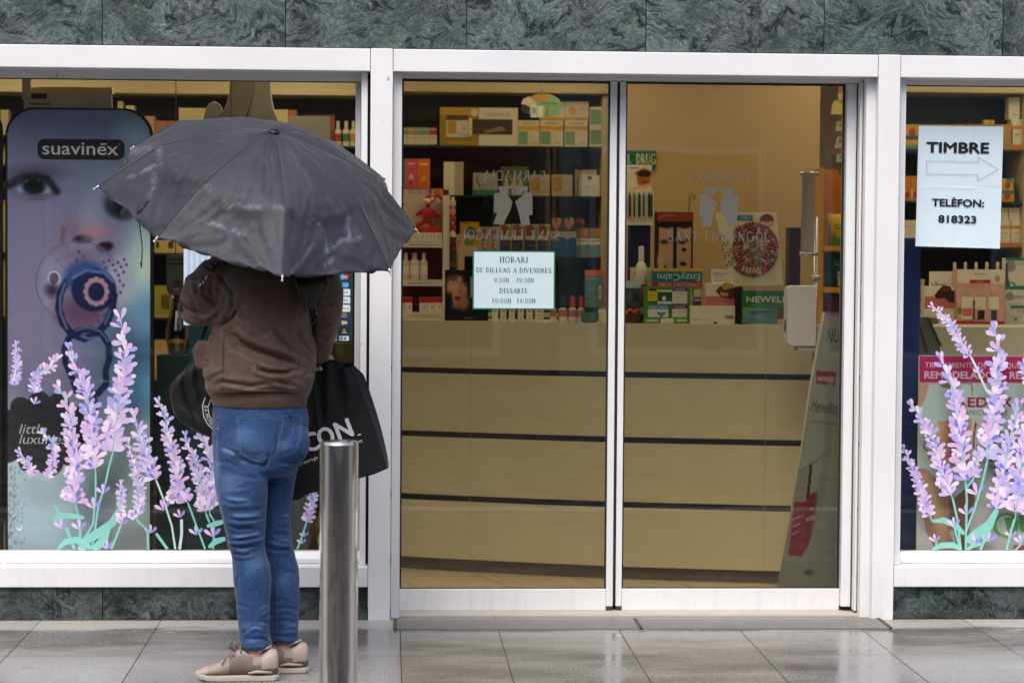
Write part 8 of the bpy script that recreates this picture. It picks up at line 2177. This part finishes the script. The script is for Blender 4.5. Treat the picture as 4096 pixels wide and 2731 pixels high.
# counter of the second window
zc_ = zoomer(3600, 1000, 3.135)
YC3 = 1.32
x0 = xof(3560, 1310, YC3)
ZC3 = zof(1306, YC3, 3850)
mb = MB(); mb.box(x0, x0 + 2.2, YC3 - .02, YC3 + .5, ZC3 - .05, ZC3, ); mb.box(x0 + .01, x0 + 2.2, YC3, YC3 + .48, .02, ZC3 - .0503)
prop(mb.build('side_counter', COUNTER, bevel=.003), 'cream counter behind the slimming poster window', 'counter')
def cp(name, label, r, Y, d, col, dec, **k): return product(name, label, R(zc_, *r), Y, d, col, dec, z0=ZC3 + .0006, **k)
cp('cake_box', 'white box with dark chocolate cakes and a pink base', (300, 455, 720, 955), YC3 + .06, .06, (232, 224, 206), [('r', .02, .26, .92, .56, (206, 116, 106)), ('p', [(.3, .24), (.42, .10), (.56, -.02), (.78, .0), (.82, .1), (.98, .12), (1, .38), (.78, .42), (.6, .28), (.4, .32)], (62, 40, 30)), ('e', .66, .08, .12, .05, (110, 66, 40)), ('t', .25, .93, .04, 'biMan', (150, 150, 170), .16)])
cp('header_card', 'white header card above the dark chocolate cakes', (368, 270, 655, 500), YC3 + .10, .006, (234, 226, 210), [('t', .42, .34, .17, 'biManán', (70, 84, 110), .66), ('r', .1, .42, .55, .46, (206, 140, 130)), ('i', .32, .7, .14, 'Deli', (90, 90, 90), .4), ('i', .3, .86, .14, 'fruta', (90, 90, 90), .4)])
cp('lotion_display', 'pink and cream display with three little bottles and a red base', (712, 245, 1312, 962), YC3 + .02, .08, (222, 170, 156), [('r', 0, 0, 1, .24, (232, 222, 196)), ('t', .49, .09, .035, 'farmacelia', (130, 120, 110), .28), ('r', .26, .18, .70, .24, (196, 40, 56)), ('t', .48, .225, .028, 'XERO', (232, 180, 180), .16), ('e', .84, .16, .06, .06, (190, 150, 130)), ('r', .10, .40, .27, .45, (160, 190, 160)), ('r', .42, .40, .58, .45, (206, 170, 180)), ('r', .70, .40, .86, .46, (222, 160, 70)),
    ('t', .36, .31, .035, 'COMFORT DEL', (206, 120, 110), .44), ('r', .10, .48, .34, .88, (230, 222, 190)), ('r', .12, .68, .32, .82, (220, 110, 110)), ('r', .38, .48, .6, .7, (230, 222, 196)), ('r', .44, .72, .58, .89, (50, 32, 34)), ('r', .66, .48, .88, .7, (230, 222, 196)), ('r', .72, .72, .84, .89, (44, 28, 28)), ('r', .33, .55, .38, .88, (110, 90, 60)), ('r', 0, .905, 1, 1, (186, 30, 46)), ('t', .52, .975, .035, 'Farcelí', (220, 130, 130), .22), ('e', .06, .72, .05, .06, (110, 140, 60))])
for k in range(5):
    bottle('lotion_bottle', ('first', 'second', 'third', 'fourth', 'fifth')[k] + ' white lid of the bottle row behind the pink display, counted from the cake box', *[zc_(690 + 135 * k, 0)[0], zc_(0, 150)[1], zc_(0, 955)[1]], 26, YC3 + .16, (214, 204, 176), (226, 216, 190), group='bottles behind the pink display', neck=.12, z0=ZC3 + .0006)
cp('green_box', 'cream and green boxes with a face picture, upper one', (1316, 100, 1700, 955), YC3 + .12, .06, (226, 222, 200), [('r', 0, 0, 1, .04, (40, 130, 100)), ('r', 0, .41, 1, .465, (40, 130, 100)), ('e', .17, .12, .17, .09, (150, 150, 136)), ('p', [(0, .1), (.08, .06), (.1, .3), (.2, .42), (0, .42)], (84, 84, 76)), ('e', .22, .395, .12, .045, (40, 140, 110)), ('e', .22, .395, .06, .025, (220, 222, 206)), ('t', .62, .10, .04, 'CELUL', (110, 120, 110), .5), ('e', .16, .56, .12, .06, (150, 150, 136)), ('r', .18, .70, 1, .74, (60, 130, 100)), ('e', .36, .9, .05, .02, (60, 140, 100)), ('t', .66, .8, .03, 'ACELUT', (120, 140, 120), .5), ('r', .3, .55, .9, .57, (170, 176, 160))])
cp('leaflet_holder', 'dark leaflet holder at the counter end', (225, 850, 480, 1000), YC3 + .03, .05, (110, 108, 92), [('p', [(.1, 0), (.2, 0), (.5, 1), (.4, 1)], (60, 66, 62))], cat='holder')
cp('little_box', 'tiny box with orange and green print at the counter end', (228, 365, 305, 955), YC3 + .16, .05, (206, 180, 130), [('r', 0, .26, .8, .32, (190, 80, 50)), ('r', .1, .0, .5, .2, (130, 150, 80)), ('r', 0, .42, 1, .48, (60, 80, 120)), ('r', 0, .66, 1, .74, (40, 50, 90))])
x0, x1, za, zb = rect(3622, 1270, 3760, 1470, .7)
mb = MB(); q = [PV(*zc_(*p), .7) for p in ((235, 845), (345, 840), (500, 1200), (500, 1400), (225, 1400))]; mb.prism([(p.x, p.z) for p in q], .7, .72, (126, 122, 104)); q = [PV(*zc_(*p), .7) for p in ((345, 840), (365, 850), (520, 1200), (500, 1200))]; mb.prism([(p.x, p.z) for p in q], .69, .725, (84, 90, 88))
q = [PV(*zc_(*p), .7) for p in ((245, 970), (260, 970), (350, 1300), (330, 1300))]; mb.prism([(p.x, p.z) for p in q], .694, .7, (70, 76, 74)); q = PV(*zc_(360, 1380), .7); mb.box(q.x - .03, q.x + .03, .705, .72, .01, q.z, (80, 80, 76))
prop(mb.build('tilted_screen', PRINT), 'tilted grey screen edge above the magenta poster band', 'screen')
# slimming poster
YSP = .20
z67 = zoomer(3550, 1150, 1.254)
sx0, sx1 = xof(3671, 1800, YSP), xof(4420, 1800, YSP)
sz1, sz0 = zof(1422, YSP, 3800), zof(2212, YSP, 3800)
sp_ = empty('slimming_poster', ((sx0 + sx1) / 2, YSP, sz0), 'window poster with a magenta heading and a woman in white underwear', 'poster')
mb = MB(); mb.box(sx0, sx1, YSP + .0012, YSP + .01, sz0 - .06, sz1, (190, 190, 186)); mb.build('board', PAPER, sp_)
Wp = 4420 - 3671; Hp = 2212 - 1422
def su(x, y): a, b = z67(x, y); return (a - 3671) / Wp, (b - 1422) / Hp
Ps = Paint(230, 250, Hp / Wp, (184, 200, 194))
Ps.grad(.4, .55, .3, 1.0, (206, 180, 190), .9); Ps.grad(.9, .4, 1, .8, (196, 206, 200), .6)
def SE(cx, cy, rx, ry, c, soft=.3, rot=0, k=1.0): u, v = su(cx, cy); Ps.ell(u, v, rx / 1.254 / Wp, ry / 1.254 / Wp, c, soft, rot, k)
def SP(pts, c, k=1.0): Ps.poly([su(*p) for p in pts], c, k)
def SS(pts, w, c, soft=.4, k=1.0): Ps.stroke([su(*p) for p in pts], w / 1.254 / Wp, c, soft, k)
SK1, SK2, SK3 = (186, 148, 118), (150, 108, 82), (120, 80, 58)
SP([(150, 478), (240, 478), (200, 540), (165, 600), (150, 580)], SK1); SP([(240, 478), (420, 478), (425, 560), (380, 520), (330, 510), (270, 500)], SK2)
SP([(205, 480), (250, 480), (300, 540), (350, 500), (370, 480), (410, 480), (430, 580), (420, 660), (330, 665), (250, 675), (185, 695), (160, 610), (190, 550)], (178, 196, 196)); SP([(300, 535), (350, 500), (372, 482), (330, 640)], (158, 170, 178), .6)
SP([(250, 670), (340, 662), (420, 655), (415, 720), (390, 770), (400, 850), (420, 900), (330, 930), (230, 890), (200, 850), (230, 770), (262, 720)], (190, 146, 112)); SS([(330, 680), (318, 760), (330, 820)], 26, SK3, .9, .6); SS([(250, 690), (240, 790)], 16, (206, 166, 134), .9, .7)
SP([(160, 885), (200, 870), (300, 920), (420, 905), (440, 925), (420, 980), (340, 1050), (260, 970), (190, 905)], (186, 202, 204))
SP([(150, 905), (190, 905), (262, 975), (340, 1050), (330, 1130), (320, 1240), (360, 1320), (250, 1320), (200, 1230), (170, 1080)], (176, 134, 108)); SP([(340, 1050), (425, 980), (440, 1060), (420, 1180), (400, 1320), (360, 1320), (330, 1180)], (128, 86, 68)); SS([(200, 960), (240, 1080), (280, 1240)], 22, (206, 164, 136), .9, .6); SS([(330, 1070), (330, 1200)], 14, (90, 58, 48), .9, .8)
SS([(190, 770), (180, 800), (210, 830), (300, 846), (400, 838)], 3.5, (196, 60, 90)); SS([(430, 800), (432, 740), (440, 680)], 4.5, (170, 30, 60)); SP([(432, 690), (448, 690), (438, 668)], (170, 30, 60)); SS([(455, 960), (460, 880), (450, 850)], 3, (200, 110, 130))
Ps.rect(0, 0, 1, (477 - 341) / 1.254 / Hp, (172, 28, 90), .003)
SP([(430, 480), (432, 540), (440, 560), (800, 560), (800, 480)], (178, 200, 192))
SE(600, 1190, 64, 64, (84, 160, 80), .04); SE(600, 1190, 50, 50, (196, 206, 196), .06); SP([(590, 1150), (640, 1150), (660, 1215), (620, 1240), (600, 1200)], (84, 160, 80)); SP([(660, 1140), (700, 1140), (700, 1230), (672, 1220)], (84, 160, 80))
SP([(640, 1290), (800, 1290), (800, 1320), (640, 1320)], (176, 90, 100))
Ps.c = np.clip(255 * (Ps.c / 255) ** .95 * 1.03, 0, 255)
Ps.build('printed_picture', lambda u, v: (sx0 + u * (sx1 - sx0), YSP, sz1 - v * (sz1 - sz0)), PAPER, sp_)
mb = MB(); k3 = MPP(YSP) / 1.254
def sw(t, x, y, h, w, c, fat=0.0, shear=0): mb.text(t, PV(*z67(x, y), YSP - .0006), (1, 0, 0), (0, 0, 1), h * k3, c, align='l', width=w * k3, fat=fat * k3, shear=shear)
PKT = (226, 196, 206)
sw('TRATAMIENTO DE CHOQUE EN 15 DÍAS', 188, 401, 27, 690, PKT); sw('REMODELADOR - REDUCTOR', 186, 455, 36, 720, PKT, 1.6)
sw('REDUX', 352, 597, 48, 280, (176, 26, 66), 2.5); sw('BODY', 640, 597, 48, 180, (206, 190, 196), 2.0); sw('PERFECT BODY', 352, 637, 24, 260, (150, 90, 104))
sw('Eficaz', 530, 738, 22, 100, (50, 54, 60), 1); sw('en tan solo', 560, 775, 18, 140, (90, 100, 104)); sw('Práctico', 516, 872, 26, 220, (34, 40, 46), 1.4); sw('Fácil aplicación', 514, 910, 20, 210, (70, 78, 84)); sw('sin frío ni calor', 530, 940, 18, 200, (80, 88, 92)); sw('100%', 556, 1040, 20, 90, (90, 96, 100)); sw('VEGETALES', 560, 1252, 13, 90, (206, 226, 196), 0, 0)
mb.build('lettering', PAPER, sp_)
# ================================================================== LAVENDER STICKERS ON THE PANES
PAL = [(196, 172, 226), (206, 178, 230), (214, 190, 234), (222, 200, 238), (168, 158, 230), (182, 170, 232), (150, 146, 224), (208, 160, 214), (218, 178, 222), (232, 214, 240)]
PAL = [tuple(c + (236 - c) * .22 for c in p) for p in PAL]
TEAL, PALE = (134, 200, 188), (192, 220, 220)
lr = random.Random(21)
class Sticker:
    def __init__(s, z): s.z = z; s.mb = MB()
    def pt(s, x, y): return PV(*s.z(x, y), YG + .0036 - lr.random() * .0022)
    def flat(s, pts, col):
        d = YG + .0036 - .0024 * lr.random()
        q = [PV(*s.z(*p), d) for p in pts]
        a = sum(q[i].x * q[(i + 1) % len(q)].z - q[(i + 1) % len(q)].x * q[i].z for i in range(len(q)))
        s.mb.face(q if a > 0 else q[::-1], col)
    def petal(s, x, y, ang, L, W, col, tip=.25):
        ca, sa = math.cos(ang), math.sin(ang)
        prof = [(0, .0), (.2, .32), (.5, .85), (.75, 1.0), (.92, .72), (1.0, tip)]
        pts = [(x + ca * t * L - sa * w * W, y + sa * t * L + ca * w * W) for t, w in prof] + [(x + ca * t * L + sa * w * W, y + sa * t * L - ca * w * W) for t, w in prof[::-1]]
        s.flat(pts, col)
    def floret(s, x, y, ang, L, n=3):
        for k in range(n):
            a = ang + (k - (n - 1) / 2) * lr.uniform(.5, .75) + lr.uniform(-.15, .15)
            s.petal(x, y, a, L * lr.uniform(.8, 1.1), L * lr.uniform(.15, .23), lr.choice(PAL), lr.choice((.1, .3, .5)))
        if lr.random() < .55: s.petal(x, y, ang + lr.uniform(-.3, .3), L * .62, L * .13, (124, 118, 212))
    def flower(s, x, y, r):
        for k in range(5): s.petal(x, y, 2 * math.pi * k / 5 + .3, r, r * .42, (236, 222, 242), .6)
        for k in range(5): s.petal(x, y, 2 * math.pi * k / 5 + .3, r * .5, r * .14, (186, 120, 196))
    def line(s, pts, w, col):
        L_, R_ = [], []
        for i, p in enumerate(pts):
            a, b = pts[max(i - 1, 0)], pts[min(i + 1, len(pts) - 1)]
            dx, dy = b[0] - a[0], b[1] - a[1]; l = math.hypot(dx, dy) + 1e-6
            L_.append((p[0] - dy / l * w, p[1] + dx / l * w)); R_.append((p[0] + dy / l * w, p[1] - dx / l * w))
        for i in range(len(pts) - 1): s.flat([L_[i], L_[i + 1], R_[i + 1], R_[i]], col)
    def spike(s, pts, w0, w1, stem=None, gap=.62, teal=True):
        """pts from the tip down; florets grow and crowd towards the base"""
        acc = []; 
        for a, b in zip(pts[:-1], pts[1:]):
            n = max(1, int(math.dist(a, b) / 6))
            for i in range(n): acc.append((a[0] + (b[0] - a[0]) * i / n, a[1] + (b[1] - a[1]) * i / n, math.atan2(a[1] - b[1], a[0] - b[0])))
        tot = len(acc)
        if teal: s.line(pts, 3.2 if w1 > 50 else 2.2, TEAL if teal is True else teal)
        if stem: s.line([pts[-1]] + stem, 5.5 if w1 > 50 else 4, TEAL if teal is True else teal)
        i, sd = 0.0, 1
        while i < tot:
            x, y, a = acc[int(i)]; f = i / tot; L = .76 * (w0 + (w1 - w0) * f)
            s.floret(x, y, a + (0 if i == 0 else sd * lr.uniform(.35, .7)), L, 2 if f < .12 else 3)
            if f > .25: s.floret(x, y, a - sd * lr.uniform(.5, 1.0), L * .85, 2)
            if f > .55: s.floret(x + lr.uniform(-.3, .3) * L, y, a + lr.uniform(-.9, .9), L * .8, 2)
            sd = -sd; i += max(1.0, L * gap / 6)
    def build(s, name, parent): return s.mb.build(name, VINYL, parent)
def cluster(label, loc, z, spikes, singles, flowers, leaves, extra):
    t = empty('lavender_sticker', loc, label, 'sticker')
    for pts, w0, w1, stem, col in spikes:
        s = Sticker(z); s.spike(pts, w0, w1, stem, teal=col); s.build('lavender_sprig', t)
    for pts, w in leaves:
        s = Sticker(z); n = len(pts)
        L_, R_ = [], []
        for i, p in enumerate(pts):
            a, b = pts[max(i - 1, 0)], pts[min(i + 1, n - 1)]; dx, dy = b[0] - a[0], b[1] - a[1]; l = math.hypot(dx, dy)
            ww = .72 * w * (.25 + math.sin(math.pi * (i + .35) / (n - .1)))
            L_.append((p[0] - dy / l * ww, p[1] + dx / l * ww)); R_.append((p[0] + dy / l * ww, p[1] - dx / l * ww))
        s.flat(L_ + R_[::-1], TEAL); s.build('leaf', t)
    for pts, w, c in extra:
        s = Sticker(z); s.line(pts, w, c); s.build('stem', t)
    for x, y, L, a in singles:
        L *= .85
        s = Sticker(z)
        s.petal(x, y, a - .9, L, L * .17, (226, 198, 234)); s.petal(x, y, a + .7, L * .95, L * .17, (150, 146, 224)); s.petal(x, y, a - .1, L * 1.05, L * .16, (214, 190, 236)); s.build('floret', t)
    for x, y, r in flowers:
        s = Sticker(z); s.flower(x, y, r); s.build('open_flower', t)
    return t
U = -math.pi / 2
zl = zoomer(0, 1150, 1.4256)
cluster('lavender sticker of many tall sprigs across the foot of the baby poster', tuple(PV(400, 2200, YG)), zl, [
    ([(690, 185), (702, 285), (715, 345), (705, 420), (712, 500), (690, 590), (672, 690), (655, 800), (642, 945)], 92, 120, [(622, 1020), (600, 1120), (560, 1250), (525, 1490)], True),
    ([(405, 365), (425, 440), (462, 510), (492, 600), (510, 700), (522, 800), (538, 920), (545, 1060)], 80, 112, [(545, 1180), (530, 1350), (480, 1430)], True),
    ([(318, 410), (285, 450), (230, 480), (195, 540), (195, 605)], 62, 62, None, True),
    ([(340, 580), (375, 640), (398, 720), (400, 810), (415, 900), (428, 1000), (425, 1120), (432, 1245)], 74, 100, [(455, 1320), (462, 1490)], True),
    ([(96, 325), (92, 375), (100, 430), (88, 490), (86, 575)], 40, 52, None, False),
    ([(118, 950), (150, 990), (175, 1040), (165, 1095)], 62, 54, None, True),
    ([(262, 840), (292, 880), (312, 940), (300, 1010), (270, 1090)], 60, 58, None, True),
    ([(770, 740), (790, 820), (815, 900), (840, 980), (868, 1060), (892, 1100)], 76, 92, [(930, 1200), (980, 1360), (1000, 1490)], PALE),
    ([(735, 890), (760, 980), (780, 1060), (800, 1150), (790, 1240), (780, 1325)], 52, 64, [(840, 1380), (845, 1490)], True),
    ([(690, 1120), (690, 1180), (700, 1240), (660, 1200)], 44, 56, None, True),
    ([(908, 655), (932, 720), (950, 780), (955, 850), (985, 930), (1010, 1030), (1020, 1140), (1075, 1235)], 58, 92, [(1110, 1330), (1170, 1490)], True),
    ([(1062, 850), (1070, 900), (1100, 960), (1130, 1060), (1160, 1180), (1175, 1290)], 52, 84, [(1195, 1340)], True),
    ([(1140, 830), (1185, 920), (1215, 1020), (1205, 1140), (1195, 1290)], 66, 90, [(1222, 1330), (1216, 1490)], True),
    ([(1802, 1150), (1780, 1200), (1770, 1270), (1748, 1340)], 52, 66, [(1720, 1420), (1695, 1490)], True)],
    [(350, 1370, 62, U), (455, 1380, 70, U), (535, 1260, 74, U), (590, 1175, 66, U), (690, 1350, 60, U + .3), (862, 1400, 58, U), (935, 1270, 72, U - .2), (1030, 1310, 56, U - .2), (1120, 1410, 64, U), (1215, 1420, 76, U), (122, 1390, 40, U), (612, 1490, 70, U), (492, 1496, 60, U - .4), (250, 835, 46, U - .3), (195, 665, 50, U + .4), (1735, 1420, 40, U), (1722, 1460, 44, U)],
    [(622, 795, 44), (492, 935, 44), (402, 1055, 40), (376, 1178, 34), (690, 1288, 32), (756, 1292, 30), (800, 1222, 30), (980, 1192, 40), (1147, 1218, 34), (1182, 1108, 40)],
    [([(690, 1245), (640, 1340), (560, 1400), (490, 1440), (478, 1490)], 30), ([(625, 1350), (600, 1420), (560, 1470), (530, 1495)], 26), ([(305, 1330), (340, 1300), (400, 1300), (480, 1310)], 20), ([(330, 1490), (370, 1450), (430, 1438), (490, 1455), (520, 1490)], 22), ([(1180, 1360), (1230, 1345), (1285, 1330)], 18), ([(1190, 1480), (1230, 1445), (1285, 1430)], 20)],
    [([(378, 1370), (425, 1490)], 8, TEAL), ([(455, 1400), (458, 1490)], 8, TEAL), ([(690, 1350), (635, 1490)], 6, TEAL), ([(890, 1400), (955, 1490)], 8, TEAL), ([(1035, 1320), (1036, 1400), (1024, 1490)], 8, PALE), ([(312, 1240), (335, 1290)], 5, TEAL), ([(122, 1390), (160, 1325)], 3, TEAL)])
cluster('lavender sticker of tall sprigs in front of the slimming poster', tuple(PV(3900, 2200, YG)), z67, [
    ([(232, 100), (262, 125), (292, 160), (325, 200), (352, 250), (382, 300), (420, 350)], 40, 56, [(450, 410), (480, 480), (505, 530)], PALE),
    ([(540, 215), (552, 300), (556, 360), (548, 420), (556, 490), (540, 560), (532, 640), (520, 740), (500, 870)], 72, 98, [(480, 960), (440, 1100), (395, 1220)], True),
    ([(275, 370), (300, 440), (325, 500), (348, 590), (352, 690), (372, 790), (382, 880), (392, 980)], 74, 96, [(398, 1060), (392, 1315)], True),
    ([(130, 595), (165, 650), (205, 715), (240, 780), (258, 860), (288, 950), (328, 1060)], 56, 80, [(350, 1160), (368, 1315)], True),
    ([(85, 810), (102, 850), (128, 905), (150, 965), (176, 1040), (198, 1100), (222, 1170)], 40, 62, None, True),
    ([(655, 600), (640, 680), (615, 760), (600, 840), (585, 930), (560, 1030), (545, 1120)], 66, 92, [(500, 1220), (465, 1315)], True),
    ([(700, 640), (690, 740), (676, 840), (668, 940), (655, 1040), (640, 1160)], 66, 92, [(620, 1220), (598, 1315)], True),
    ([(690, 400), (720, 470), (735, 560)], 60, 74, [(700, 640)], True),
    ([(455, 830), (440, 900), (430, 960)], 46, 54, [(400, 1000)], True),
    ([(760, 700), (750, 850), (735, 1000), (720, 1160)], 66, 90, [(660, 1300)], True)],
    [(335, 1195, 52, U), (398, 1140, 62, U), (452, 1040, 76, U - .2), (238, 1275, 46, U), (440, 1290, 66, U - .1), (505, 1275, 66, U + .2), (622, 1250, 48, U), (668, 1280, 52, U), (455, 432, 42, U + .1)],
    [(482, 735, 36), (348, 852, 34), (268, 975, 30), (180, 1106, 24), (560, 1030, 36), (630, 1074, 34), (632, 692, 28), (682, 1110, 28)],
    [([(550, 1110), (510, 1190), (440, 1240), (395, 1270)], 28), ([(225, 1170), (280, 1165), (340, 1190), (385, 1235)], 18), ([(225, 1312), (270, 1292), (330, 1290), (370, 1312)], 18), ([(400, 1312), (430, 1290), (470, 1285)], 14)],
    [([(550, 1130), (465, 1315)], 6, TEAL), ([(335, 1200), (365, 1315)], 5, TEAL), ([(635, 1160), (596, 1315)], 5, TEAL), ([(668, 1290), (640, 1315)], 4, TEAL), ([(245, 1270), (245, 1315)], 4, TEAL)])
